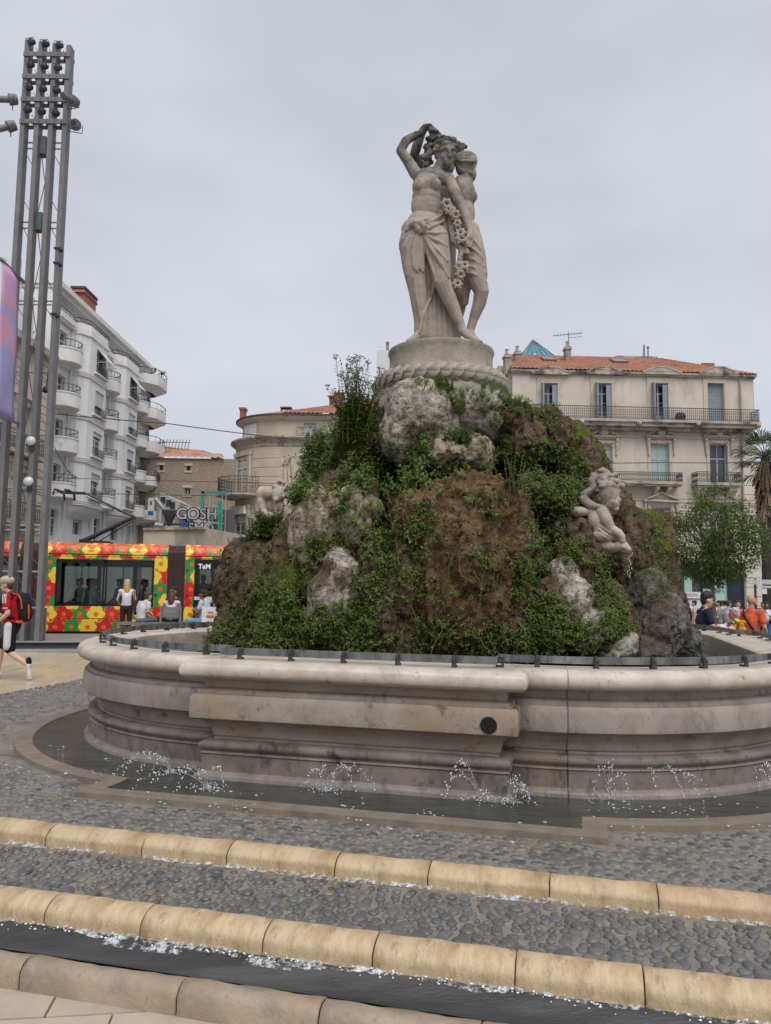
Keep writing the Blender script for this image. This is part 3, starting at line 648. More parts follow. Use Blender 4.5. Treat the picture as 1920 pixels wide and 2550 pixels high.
# ================================================ pedestal
def stone_mat(name, a, b_, dark, z0, z1, rough=.8, scale=5):
    """limestone with black weathering that grows on the exposed upper parts"""
    m = M(name, a, b_, rough=rough, scale=scale, bump=.35, bscale=30, spec=.25)
    t = m.node_tree; b = t.nodes['Principled BSDF']; cur = b.inputs['Base Color'].links[0].from_socket
    co = t.nodes.new('ShaderNodeTexCoord'); sx = t.nodes.new('ShaderNodeSeparateXYZ'); t.links.new(co.outputs['Object'], sx.inputs[0])
    mr = t.nodes.new('ShaderNodeMapRange'); mr.inputs[1].default_value = z0; mr.inputs[2].default_value = z1; mr.inputs[3].default_value = -.16; mr.inputs[4].default_value = .25
    t.links.new(sx.outputs[2], mr.inputs[0])
    n = t.nodes.new('ShaderNodeTexNoise'); n.inputs['Scale'].default_value = 2.6; n.inputs['Detail'].default_value = 8; n.inputs['Roughness'].default_value = .7
    t.links.new(co.outputs['Object'], n.inputs[0])
    ad = t.nodes.new('ShaderNodeMath'); ad.operation = 'ADD'; t.links.new(n.outputs['Fac'], ad.inputs[0]); t.links.new(mr.outputs[0], ad.inputs[1])
    r = t.nodes.new('ShaderNodeValToRGB'); r.color_ramp.elements[0].position = .50; r.color_ramp.elements[1].position = .74; t.links.new(ad.outputs[0], r.inputs[0])
    x = t.nodes.new('ShaderNodeMix'); x.data_type = 'RGBA'; t.links.new(r.outputs[0], x.inputs[0]); t.links.new(cur, x.inputs[6]); x.inputs[7].default_value = (*dark, 1)
    t.links.new(x.outputs[2], b.inputs['Base Color']); return m
m_ped = M('grey pedestal stone', (.25, .22, .185), (.355, .318, .275), rough=.85, scale=6, bump=.5, bscale=24, c3=(.16, .145, .125), s3=2.2, p3=(.52, .68))
ped = thing('statue_pedestal', 'round stone pedestal ringed by a carved laurel wreath', 'pedestal', (CX, CY, 3.4))
b = MB(); b.lathe([(.0, .05), (.92, .05), (.915, .5), (.905, .9), (.885, .955), (.6, .955)], 64); b.build('drum', m_ped, ped, auto=40)
b = MB(); b.lathe([(.6, 1.08), (.79, 1.10), (.80, 1.13), (.785, 1.16), (.745, 1.175), (.735, 1.20), (.725, 1.38), (.735, 1.46), (.752, 1.495), (.745, 1.525), (.70, 1.535), (0.0, 1.535)], 64)
me = b.mesh('drum', True); o = obj('drum', me, m_ped, ped)
try: me.set_sharp_from_angle(angle=.7)
except Exception: pass
b = MB(); b.lathe([(.82+.095*math.cos(t*PI/6), 1.02+.085*math.sin(t*PI/6)) for t in range(13)], 64); b.build('wreath_core', m_ped, ped, True)
lf = MB(); n = 6
pts = []
for i in range(n+1):
    t = i/n; w = .075*math.sin(PI*min(1, t*.8+.12))**.8*(1 if t < .95 else .2)
    z = .018*math.sin(PI*t)+.012
    pts += [(t*.19-.02, -w, z-.014), (t*.19-.02, -w*.12, z+.012), (t*.19-.02, 0, z+.002), (t*.19-.02, w*.12, z+.012), (t*.19-.02, w, z-.014)]
lf.add(pts, [(i*5+j, (i+1)*5+j, (i+1)*5+j+1, i*5+j+1) for i in range(n) for j in range(4)])
lme = lf.mesh('laurel_leaf', True); lme.materials.append(m_ped)
for row, (tz, zoff) in enumerate(((.62, .0), (-.05, .5), (-.75, 0))):
    for k in range(36):
        a = (k+zoff)*2*PI/36; r = .82+.095*math.cos(tz); z = 1.02+.085*math.sin(tz)
        nrm = Vector((math.cos(a)*math.cos(tz), math.sin(a)*math.cos(tz), math.sin(tz))); tang = Vector((-math.sin(a), math.cos(a), .0))
        tang = (tang+Vector((0, 0, 1))*(.38 if row == 0 else -.38 if row == 2 else 0)).normalized(); tang = (tang-nrm*tang.dot(nrm)+nrm*.14).normalized()
        y = nrm.cross(tang).normalized(); n2 = tang.cross(y)
        o = inst('laurel_leaf', lme, ped, (0, 0, 0)); o.matrix_local = Matrix(((tang.x, y.x, n2.x, r*math.cos(a)), (tang.y, y.y, n2.y, r*math.sin(a)), (tang.z, y.z, n2.z, z), (0, 0, 0, 1))) @ Matrix.Scale(rr(.92, 1.08), 4)
# ================================================ the carved group of three women
m_stat = stone_mat('weathered statue limestone', (.265, .225, .195), (.375, .325, .285), (.05, .047, .045), 1.3, 3.3)
m_garl = stone_mat('weathered garland stone', (.27, .225, .19), (.37, .32, .275), (.042, .04, .038), 1.7, 3.1)
SB = Vector((CX, CY, 4.935))
stat = thing('three_women_statue', 'weathered stone statue of three draped women with flower garlands atop the rock', 'statue', SB)
class Fr:
    """a measured figure: where its carving sits in the place"""
    def __init__(s, ox, oy, k, Y, base): s.ox, s.oy, s.k, s.Y, s.B = ox, oy, k, Y, base; s.K = Y/F_PX/k
    def q(s, x, y, d=0): return at(s.ox+x/s.k, s.oy+y/s.k, s.Y+d)-s.B
FS = Fr(940, 280, 3.685, 10.42, SB)
class Sculpt:
    def __init__(s, fr=None): s.mb = MB(); s.fr = fr or FS
    def e(s, x, y, d, rx, rz, ry=None, rot=0): s.mb.ell(s.fr.q(x, y, d), (rx*s.fr.K, (ry or (rx+rz)/2)*s.fr.K, rz*s.fr.K), 16, 11, Matrix.Rotation(math.radians(rot), 3, 'Y')); return s
    def c(s, *pts):
        """chain of (x,y,d,r)"""
        for a, b in zip(pts[:-1], pts[1:]): s.mb.cap(s.fr.q(*a[:3]), s.fr.q(*b[:3]), a[3]*s.fr.K, b[3]*s.fr.K, 12)
        return s
    def bvh(s): return BVHTree.FromPolygons([tuple(v) for v in s.mb.v], s.mb.f)
    def on(s, B, pts, r, lift=0):
        P = []
        for x, y in pts:
            d = (s.fr.q(x, y)+s.fr.B-EYEV).normalized(); h = B.ray_cast(EYEV-s.fr.B, d)
            P.append(h[0]-d*(r*s.fr.K*lift) if h[0] is not None else s.fr.q(x, y, -.05))
        if len(P) == 1: s.mb.ell(P[0], r*s.fr.K, 10, 7)
        else:
            n = len(P); s.mb.tube(P, [r*s.fr.K*(.55+.45*math.sin(PI*(i+.4)/(n))) for i in range(n)], 8)
        return s
    def out(s, name, voxel, mat, par, sm=1): return obj(name, blob(s.mb, voxel, sm, name), mat, par)
def curls(s, cx, cy, d, rx, rz, n, r, seed=1, ry=None):
    R = random.Random(seed)
    for i in range(n):
        a = R.uniform(0, 2*PI); t = R.uniform(.55, 1.05); z = R.uniform(-1, 1)
        x = cx+rx*t*math.cos(a); y = cy+rz*t*math.sin(a); s.e(x, y, d+(ry or rx)*s.fr.K*z*(1-.6*t), r*R.uniform(.7, 1.2), r*R.uniform(.6, 1), r)
# ---- front woman
A = Sculpt(); D = -.10
A.e(455, 690, D, 142, 165, 108).c((372, 585, D, 60), (500, 570, D-.02, 72), (640, 615, D, 60)).e(445, 860, D, 142, 190, 104).e(452, 780, D, 140, 130, 102).e(425, 1040, D, 172, 150, 122)
A.e(388, 660, D-.105, 56, 60, 46).e(525, 660, D-.11, 58, 62, 48)
A.c((325, 1150, D, 122), (365, 1600, D-.03, 88), (392, 1860, D, 66), (396, 2010, D, 50)).c((385, 2040, D-.03, 46), (330, 2080, D-.1, 36), (285, 2094, D-.16, 22))
A.c((520, 1160, D-.03, 124), (596, 1560, D-.12, 80), (655, 1700, D-.08, 72), (700, 1800, D-.07, 60), (765, 1955, D-.05, 42), (785, 2010, D-.07, 44)).c((790, 2010, D-.08, 44), (850, 2065, D-.14, 36), (905, 2092, D-.2, 24))
for k in range(4): A.c((865+k*16, 2075+k*4, D-.16, 14), (915+k*14, 2096+k*2, D-.2, 11))
A.c((525, 575, D, 66), (560, 520, D, 54), (598, 440, D-.02, 54)).e(645, 376, D-.03, 84, 116, 96, -10)
# face: brow, nose, lips, chin, cheeks
A.c((585, 340, D-.135, 15), (632, 325, D-.165, 16), (655, 338, D-.175, 13)).c((662, 338, D-.175, 13), (695, 330, D-.15, 15), (716, 345, D-.11, 14)).c((655, 335, D-.165, 14), (664, 375, D-.195, 16), (668, 400, D-.20, 17)).e(650, 404, D-.18, 14, 10, 14).e(684, 402, D-.18, 14, 10, 14)
A.c((632, 436, D-.16, 9), (662, 430, D-.165, 12), (686, 434, D-.155, 9)).c((638, 450, D-.155, 9), (662, 449, D-.16, 11), (682, 447, D-.15, 8)).e(656, 468, D-.125, 36, 24, 34).e(652, 440, D-.085, 52, 48, 52).e(612, 398, D-.11, 34, 40, 28).e(704, 392, D-.105, 24, 36, 26).e(628, 362, D-.128, 17, 9, 12).e(688, 360, D-.13, 15, 9, 12).e(640, 300, D-.1, 60, 34, 50)
A.c((350, 560, D+.02, 60), (285, 450, D+.04, 54), (212, 352, D+.03, 44)).c((212, 352, D+.03, 44), (260, 262, D+.02, 44), (355, 205, D+.05, 34), (395, 195, D+.08, 30))
A.c((655, 612, D, 58), (705, 720, D-.05, 54), (772, 850, D-.06, 47)).c((772, 850, D-.06, 46), (815, 960, D-.09, 44), (850, 1090, D-.12, 32)).c((850, 1090, D-.12, 32), (842, 1150, D-.14, 34))
for k in range(4): A.c((828+k*14, 1165, D-.16+k*.012, 12), (818+k*15, 1205+k*3, D-.17+k*.012, 10), (806+k*14, 1232, D-.15, 8))
A.c((828, 1140, D-.17, 12), (800, 1180, D-.19, 10))
# cloth round the hips
A.e(415, 1085, D, 205, 130, 140, 6).c((312, 1200, D, 122), (330, 1420, D-.02, 104), (372, 1640, D-.02, 88), (404, 1880, D, 70), (402, 2060, D+.03, 68)).c((545, 1150, D-.02, 118), (575, 1400, D-.08, 104), (590, 1530, D-.11, 90))
A.c((600, 930, D-.02, 40), (600, 1150, D+.02, 62), (640, 1400, D+.04, 48), (680, 1650, D+.08, 40))
for x0, x1, y0, dd in ((470, 490, 1560, .05), (520, 520, 1560, .07), (560, 570, 1600, .09), (600, 625, 1620, .1), (650, 680, 1660, .12), (690, 740, 1720, .12)):
    A.c((x0, y0, D+dd, 30), ((x0+x1)/2, 1850, D+dd-.02, 34), (x1, 2090, D+dd-.02, 36))
B = A.bvh()
A.on(B, [(262, 1092), (285, 1040), (340, 1008), (398, 1010), (428, 1050), (412, 1105)], 36, .3).on(B, [(350, 1030), (375, 1075), (395, 1110)], 34, .4)
for pts, r in (([(430, 1080), (520, 1040), (620, 990)], 16), ([(435, 1100), (530, 1110), (635, 1100)], 17), ([(440, 1118), (540, 1175), (640, 1230)], 18), ([(440, 1135), (535, 1250), (645, 1370)], 19), ([(425, 1130), (500, 1260), (590, 1400), (655, 1520)], 20),
               ([(300, 1130), (250, 1230), (225, 1350)], 17), ([(320, 1140), (285, 1260), (265, 1400), (275, 1500)], 16), ([(270, 1110), (225, 1170), (205, 1260)], 15), ([(440, 1160), (470, 1330), (520, 1480), (540, 1560)], 17), ([(520, 1560), (490, 1700), (420, 1850), (385, 2030)], 17),
               ([(330, 1500), (360, 1700), (395, 1900), (420, 2050)], 13), ([(610, 890), (560, 945), (440, 985), (330, 1000)], 20), ([(600, 930), (520, 985), (430, 1015)], 14)):
    A.on(B, pts, r, .25)
A.c((455, 1250, D+.04, 62), (470, 1450, D+.05, 70), (480, 1600, D+.06, 58))
for i in range(9):
    x0 = 352+i*9; x1 = 322+i*16+(6 if i % 2 else 0); A.on(B, [(x0, 1120), (x0*.5+x1*.5, 1200), (x1, 1300), (x1+8, 1400), (x1+14, 1440+14*(i % 3))], 17 if i % 2 else 13, .55)
curls(A, 625, 290, D-.02, 92, 62, 26, 30, 3); curls(A, 562, 345, D-.05, 34, 80, 22, 30, 5); curls(A, 712, 350, D-.02, 26, 80, 10, 24, 6); A.e(645, 262, D-.02, 62, 40, 60)
A.out('woman', .0092, m_stat, stat, 1)['label'] = 'front woman of the carved group with raised arm and knotted cloth'
# ---- right-hand woman turned away
A = Sculpt(); D = .08
A.e(790, 760, D, 118, 170, 110).e(800, 930, D, 100, 190, 100).e(868, 772, D-.05, 52, 58, 56).e(840, 1130, D, 112, 150, 115).c((760, 640, D, 66), (830, 640, D+.02, 52))
A.c((795, 650, D, 58), (800, 560, D, 52)).e(795, 500, D, 86, 96, 92).e(880, 560, D, 30, 75, 40)
A.c((855, 1160, D-.02, 112), (880, 1330, D-.05, 122), (900, 1500, D-.06, 116)).e(955, 1480, D-.02, 55, 80, 70)
A.c((890, 1480, D-.08, 108), (955, 1640, D-.12, 72)).c((955, 1640, D-.12, 70), (935, 1750, D-.07, 64), (880, 1900, D-.03, 45), (850, 2000, D-.02, 40)).c((850, 2020, D-.03, 42), (880, 2070, D-.1, 34), (925, 2092, D-.15, 20))
A.c((790, 1450, D+.1, 88), (770, 1700, D+.14, 66), (740, 1880, D+.16, 50), (735, 2040, D+.16, 44)).c((740, 1620, D+.04, 50), (790, 1680, D+.04, 60), (800, 1740, D+.05, 40)).c((830, 1560, D, 46), (800, 1760, D+.02, 24))
A.c((700, 700, D+.02, 50), (672, 900, D-.12, 44), (672, 1010, D-.2, 40), (705, 1180, D-.24, 36), (760, 1240, D-.27, 30)).e(775, 1262, D-.27, 32, 26, 24)
for k in range(4): A.c((775+k*6, 1245+k*14, D-.28, 13), (815+k*4, 1240+k*18, D-.31, 11), (838, 1262+k*14, D-.29, 9))
A.c((765, 1280, D-.29, 14), (775, 1315, D-.31, 12))
B = A.bvh()
for pts in ([(850, 1150), (900, 1190), (950, 1260)], [(830, 1230), (890, 1260), (965, 1340)], [(800, 1330), (880, 1350), (980, 1420)], [(800, 1400), (880, 1420), (990, 1480)], [(810, 1470), (880, 1480), (1000, 1560)]): A.on(B, pts, 15, .3)
A.e(808, 446, D-.01, 86, 66, 86, 20).e(872, 462, D, 48, 54, 56); curls(A, 850, 470, D, 54, 54, 16, 22, 9, 60)
for k in range(7):
    ph = math.radians(-25+k*20); A.c(*[(812+98*math.cos(t), 440-80*math.sin(t)*math.cos(ph), D-.01-98*FS.K*math.sin(t)*math.sin(ph), 14) for t in [math.radians(165-25*i) for i in range(7)]])
A.c((720, 470, D-.06, 22), (770, 530, D-.08, 24), (840, 545, D-.05, 22))
A.out('woman', .0105, m_stat, stat, 1)['label'] = 'right-hand woman of the carved group, turned away with a bare knee'
# ---- third woman behind
A = Sculpt(); D = .52
A.e(560, 720, D, 150, 190, 110).e(580, 1000, D, 150, 260, 110).c((590, 1200, D, 150), (600, 1700, D, 120), (600, 2080, D, 130)).c((640, 560, D, 50), (700, 420, D, 46)).e(720, 345, D-.05, 80, 92, 85)
curls(A, 742, 300, D-.05, 62, 55, 14, 26, 11)
A.c((470, 600, D-.05, 60), (395, 500, D-.12, 50), (335, 400, D-.2, 48)).c((335, 400, D-.2, 48), (365, 300, D-.25, 50), (400, 195, D-.3, 44), (435, 140, D-.32, 36), (480, 128, D-.34, 30))
for k in range(4): A.c((470+k*14, 122+k*6, D-.35, 14), (500+k*12, 128+k*12, D-.38, 12), (508+k*10, 158+k*9, D-.38, 10))
A.out('woman', .0135, m_stat, stat)['label'] = 'third woman of the carved group, mostly hidden, holding garland high'
# ---- garlands
A = Sculpt(); R = random.Random(4)
for x, y in ((500, 170), (530, 190), (548, 222), (515, 235), (478, 235), (495, 285), (470, 330), (450, 380), (435, 430), (470, 400), (500, 370), (455, 470), (480, 440), (425, 385), (460, 300), (640, 490), (655, 520)):
    for k in range(4): A.e(x+R.uniform(-22, 22), y+R.uniform(-22, 22), .08+R.uniform(-.07, .07), 25, 22, 25)
for a, b_ in (((520, 170), (500, 240)), ((500, 240), (480, 330)), ((480, 330), (450, 470))): A.c((*a, .08, 34), (*b_, .08, 38))
A.out('garland', .012, m_garl, stat)
rose = MB()
rose.lathe([(.036+.021*math.cos(t*PI/5), .019*math.sin(t*PI/5)) for t in range(11)], 14)
for j in range(6):
    a = j*2*PI/6; rose.ell((.056*math.cos(a), .056*math.sin(a), -.006), (.022, .022, .012), 7, 5)
rme = blob(rose, .006, 2, 'rose'); rme.materials.append(m_garl)
ga = thing_ga = Sculpt()
gp = [(630, 840), (665, 885), (705, 945), (735, 1015), (758, 1090), (775, 1150), (760, 1330), (745, 1410), (760, 1490), (738, 1570), (722, 1625)]
ga.c(*[(x, y, -.19-.02*math.sin(i), 26) for i, (x, y) in enumerate(gp)])
for i, (x, y) in enumerate(gp):
    for k in range(3): ga.e(x+R.uniform(-26, 26), y+R.uniform(-24, 24), -.22, 18, 15, 14)
gob = ga.out('garland', .011, m_garl, stat)
for x, y in ((634, 838), (655, 890), (690, 912), (716, 940), (733, 1018), (762, 1105), (770, 1155), (748, 1412), (800, 1402), (762, 1488), (735, 1570)):
    p = FS.q(x, y, -.26); d_ = (Vector((R.uniform(-.3, .3), -1, R.uniform(-.3, .3)))).to_track_quat('Z', 'Y').to_euler()
    inst('rose', rme, gob, p, rot=d_, sc_=R.uniform(.9, 1.25))
# ================================================ cherubs with a spouting fish, right; cherub, left
m_put = stone_mat('cream cherub stone', (.34, .285, .235), (.46, .395, .335), (.11, .10, .09), .2, 1.2)
def cherubs():
    SBp = at(1515, 1400, 8.95)
    root = thing('cherub_pair', 'two pale stone cherubs leaning over the rock with a spouting fish', 'statue', SBp)
    fr = Fr(1420, 1140, 3.332, 8.70, SBp)
    A = Sculpt(fr)
    A.c((190, 450, .03, 66), (225, 500, .0, 72), (262, 600, -.02, 84), (300, 640, -.04, 74)).e(232, 520, -.02, 88, 100, 74).e(70, 448, .02, 92, 44, 62).e(250, 330, .02, 40, 40, 40)
    A.e(318, 318, -.06, 88, 98, 92, 14).e(360, 378, -.1, 52, 50, 55).e(405, 352, -.14, 18, 20, 20).c((385, 322, -.13, 12), (404, 348, -.15, 14)).e(392, 394, -.14, 20, 10, 14).e(388, 408, -.135, 18, 9, 14).e(378, 424, -.12, 28, 20, 26).e(330, 385, -.13, 34, 34, 30).c((312, 312, -.15, 14), (345, 304, -.165, 14), (372, 316, -.16, 12)).e(348, 338, -.15, 18, 9, 12).e(345, 366, -.155, 30, 28, 24).e(275, 345, -.12, 14, 22, 14)
    curls(A, 325, 235, -.05, 95, 60, 34, 28, 21); curls(A, 255, 280, -.08, 30, 60, 10, 22, 22); A.e(320, 245, -.04, 85, 55, 85); A.e(432, 232, -.08, 24, 26, 26)
    A.c((268, 445, -.08, 56), (300, 520, -.12, 50), (335, 590, -.12, 42), (400, 625, -.15, 36), (428, 655, -.16, 30), (432, 690, -.16, 26))
    A.e(290, 645, -.05, 112, 60, 70).c((215, 640, 0, 30), (400, 690, -.05, 22)).c((240, 735, 0, 38), (330, 740, -.08, 40), (345, 735, -.1, 34)).e(280, 775, 0, 60, 26, 50)
    B = A.bvh()
    for pts in ([(230, 590), (300, 640), (380, 690)], [(230, 620), (290, 660), (340, 690)], [(250, 570), (330, 620), (400, 680)]): A.on(B, pts, 9, .4)
    A.out('cherub', .0072, m_put, root)['label'] = 'near cherub with curly head bent down'
    A = Sculpt(fr)
    A.e(275, 180, .12, 95, 72, 88).e(370, 165, .1, 24, 24, 24); curls(A, 280, 150, .1, 100, 52, 30, 28, 31); curls(A, 215, 170, .08, 40, 50, 10, 26, 32)
    A.c((180, 430, .16, 50), (110, 350, .1, 46), (120, 310, .08, 40), (190, 260, .06, 36), (178, 190, .06, 32), (215, 160, .06, 28))
    A.c((112, 345, .04, 40), (160, 385, -.02, 36), (205, 400, -.06, 28)).c((205, 400, -.06, 26), (235, 408, -.09, 24))
    for k in range(4): A.c((222+k*6, 395+k*10, -.1, 11), (252+k*2, 395+k*14, -.12, 10), (262-k*4, 412+k*10, -.11, 8))
    A.e(40, 445, .2, 60, 34, 60)
    A.out('cherub', .008, m_put, root)['label'] = 'far cherub with arm raised to the head'
    A = Sculpt(fr)
    A.c((330, 760, -.04, 34), (400, 735, -.1, 46), (440, 735, -.13, 46), (478, 758, -.15, 30)).c((440, 765, -.13, 26), (482, 778, -.15, 16)).e(445, 742, -.185, 15, 15, 10).e(420, 720, -.16, 12, 18, 8)
    A.out('fish', .008, m_put, root)
    # water dribbling from the fish's mouth
    w = MB(); p0 = fr.q(484, 775, -.16)
    for k in range(26): w.ell(p0+Vector((rr(-.02, .04), rr(-.03, .01), -.012-k*.011)), (rr(.002, .004), rr(.002, .004), rr(.005, .014)), 5, 4)
    w.v = [tuple(Vector(v)+SBp) for v in w.v]
    tag(w.build('spout_water', m_foam, smooth=True), 'thin dribble of water falling from the stone fish', 'water', kind='stuff')
    # left cherub
    SBl = at(680, 1260, 9.8); fr = Fr(560, 980, 5.206, 9.7, SBl)
    r2 = thing('cherub_statue', 'pale stone cherub head and shoulder half hidden by leaves on the left flank', 'statue', SBl)
    A = Sculpt(fr); A.e(700, 1310, 0, 90, 125, 105, 8).e(628, 1360, -.0, 20, 20, 20).e(645, 1420, 0, 26, 16, 30).c((640, 1285, -.06, 14), (640, 1290, .06, 14)).e(660, 1370, -.08, 36, 40, 30).e(760, 1330, -.1, 18, 30, 14)
    curls(A, 730, 1190, 0, 95, 60, 30, 34, 41); curls(A, 780, 1270, 0, 30, 60, 12, 28, 42)
    A.e(500, 1310, .1, 100, 115, 95).c((560, 1290, .05, 90), (640, 1260, .06, 70)).c((700, 1420, .02, 70), (720, 1600, .06, 90)).e(600, 1430, .16, 130, 150, 110).e(610, 1600, .2, 150, 170, 120).c((470, 1400, .06, 62), (500, 1540, .04, 52), (600, 1590, -.04, 44))
    A.out('cherub_body', .010, m_put, r2)
cherubs()
# ================================================ plants on the rock
G_FRESH = leafmat('fresh green leaf', (.09, .16, .025), (.175, .255, .05), 4)
G_DARK = leafmat('deep green leaf', (.048, .10, .024), (.10, .165, .04), 4)
G_YEL = leafmat('yellow green leaf', (.12, .15, .025), (.19, .21, .05), 4)
G_STEM = M('plant stem', (.09, .085, .03), (.14, .11, .05), rough=.8, scale=9)
G_DRY = M('dry brown stem', (.13, .085, .045), (.22, .16, .09), rough=.9, scale=9)
RL_ = random.Random(11)
def leaf(mb, p, d, n, L, w):
    """one pointed, folded leaf growing from p along d"""
    s = d.cross(n)
    if s.length < 1e-4: s = d.orthogonal()
    s.normalize(); n = s.cross(d).normalized(); a = p+d*L*.42+n*L*.05
    mb.add([p, a-s*w+n*w*.35, p+d*L-n*L*.14, a+s*w+n*w*.35, a], [(0, 1, 4), (1, 2, 4), (0, 4, 3), (4, 2, 3)])
def rdir(R, n, up=.35, spread=1.0):
    t = Vector((R.gauss(0, 1), R.gauss(0, 1), R.gauss(0, 1))); d = n*.75+t*.55*spread+Vector((0, 0, up)); return d.normalized()
class Green:
    def __init__(s): s.m = {'f': MB(), 'd': MB(), 'y': MB(), 's': MB(), 'r': MB()}
    def sprig(s, p, n, R, h, k=6, L=.05, mix='ffd', droop=0, ratio=.32):
        """a little stem with leaves in pairs"""
        d = rdir(R, n, .5-droop, .7); cur = p.copy(); tip = p+d*h
        s.m['s'].tube([p-n*.02, p+d*h*.5+Vector((0, 0, -.04*droop)), tip], [.0035, .003, .0015], 3, False)
        a = R.random()*6
        for i in range(k):
            t = (i+1)/k; q_ = p+d*h*t; a += 1.57 if i % 2 else 3.14
            side = d.orthogonal(); side = (Quaternion(d, a) @ side).normalized()
            ld = (side+d*.45+Vector((0, 0, R.uniform(-.25, .25)-droop*.4))).normalized(); LL = L*(1.15-.5*t)*R.uniform(.75, 1.25)
            leaf(s.m[R.choice(mix)], q_, ld, (Vector((0, 0, 1))+n*.6+d*.3).normalized(), LL, LL*ratio)
    def tuft(s, p, n, R, k=9, h=.12, mix='fy'):
        for i in range(k):
            d = rdir(R, n*.4+Vector((0, 0, .5)), .5, .7); a = d.orthogonal().normalized()*.004; b = p+d*h*.6*R.uniform(.7, 1.2); c = p+d*h+Vector((d.x, d.y, -.3))*h*.45
            s.m[R.choice(mix)].add([p-a, p+a, b+a*.8, b-a*.8, c], [(0, 1, 2, 3), (3, 2, 4)])
    def build(s, name, parent=None, tagit=None):
        mats = {'f': (G_FRESH, 'fresh'), 'd': (G_DARK, 'deep green'), 'y': (G_YEL, 'yellowish'), 's': (G_STEM, ''), 'r': (G_DRY, '')}
        res = []
        for k, mb in s.m.items():
            if not mb.f: continue
            if parent:
                mb.v = [tuple(Vector(v)-parent.location) for v in mb.v]
                o = mb.build('stems' if k in 'sr' else 'leaves', mats[k][0], parent); o['kind'] = 'stuff'
            else:
                o = mb.build(name, mats[k][0]); tag(o, tagit[k], 'plants', kind='stuff')
            res.append(o)
        return res
def zone(G, px, py, r, n, style='ivy', seed=0, asp=1.0):
    R = random.Random(int(px*7+py*3)+seed)
    for i in range(n):
        a, t = R.random()*6.283, math.sqrt(R.random())
        if R.random() < t**3*.6: continue
        h = hit_rock(px+r*t*math.cos(a), py+r*t*asp*math.sin(a))
        if not h: continue
        p, nn = h
        if style == 'ivy': G.sprig(p, nn, R, R.uniform(.05, .13), 5, .042, 'fffdy', .15)
        elif style == 'dark': G.sprig(p, nn, R, R.uniform(.06, .15), 6, .05, 'fddd', .1)
        elif style == 'broad': G.sprig(p, nn, R, R.uniform(.14, .30), 8, .085, 'ffdd', 0, .24)
        elif style == 'moss':
            for _ in range(5):
                q_ = p+Vector((R.gauss(0, .02), R.gauss(0, .02), R.gauss(0, .02))); d = rdir(R, nn, -.2, 1); leaf(G.m[R.choice('fyyd')], q_, d, nn, R.uniform(.018, .034), .009)
        elif style == 'grass': G.tuft(p, nn, R)
        elif style == 'trail':
            pts = [p]; d = Vector((R.uniform(-.6, .6), 0, -1)).normalized()
            for k in range(6):
                c = pts[-1]+d*.07+nn*R.uniform(-.012, .02); d = (d+Vector((R.gauss(0, .3), R.gauss(0, .2), 0))).normalized(); pts.append(c)
            G.m['r' if R.random() < .6 else 's'].tube(pts, .003, 3, False)
            for c in pts[1:]:
                for _ in range(2): dd = rdir(R, nn, 0, 1); leaf(G.m[R.choice('ffdy')], c, dd, nn, R.uniform(.025, .045), .012)
ivy = Green()
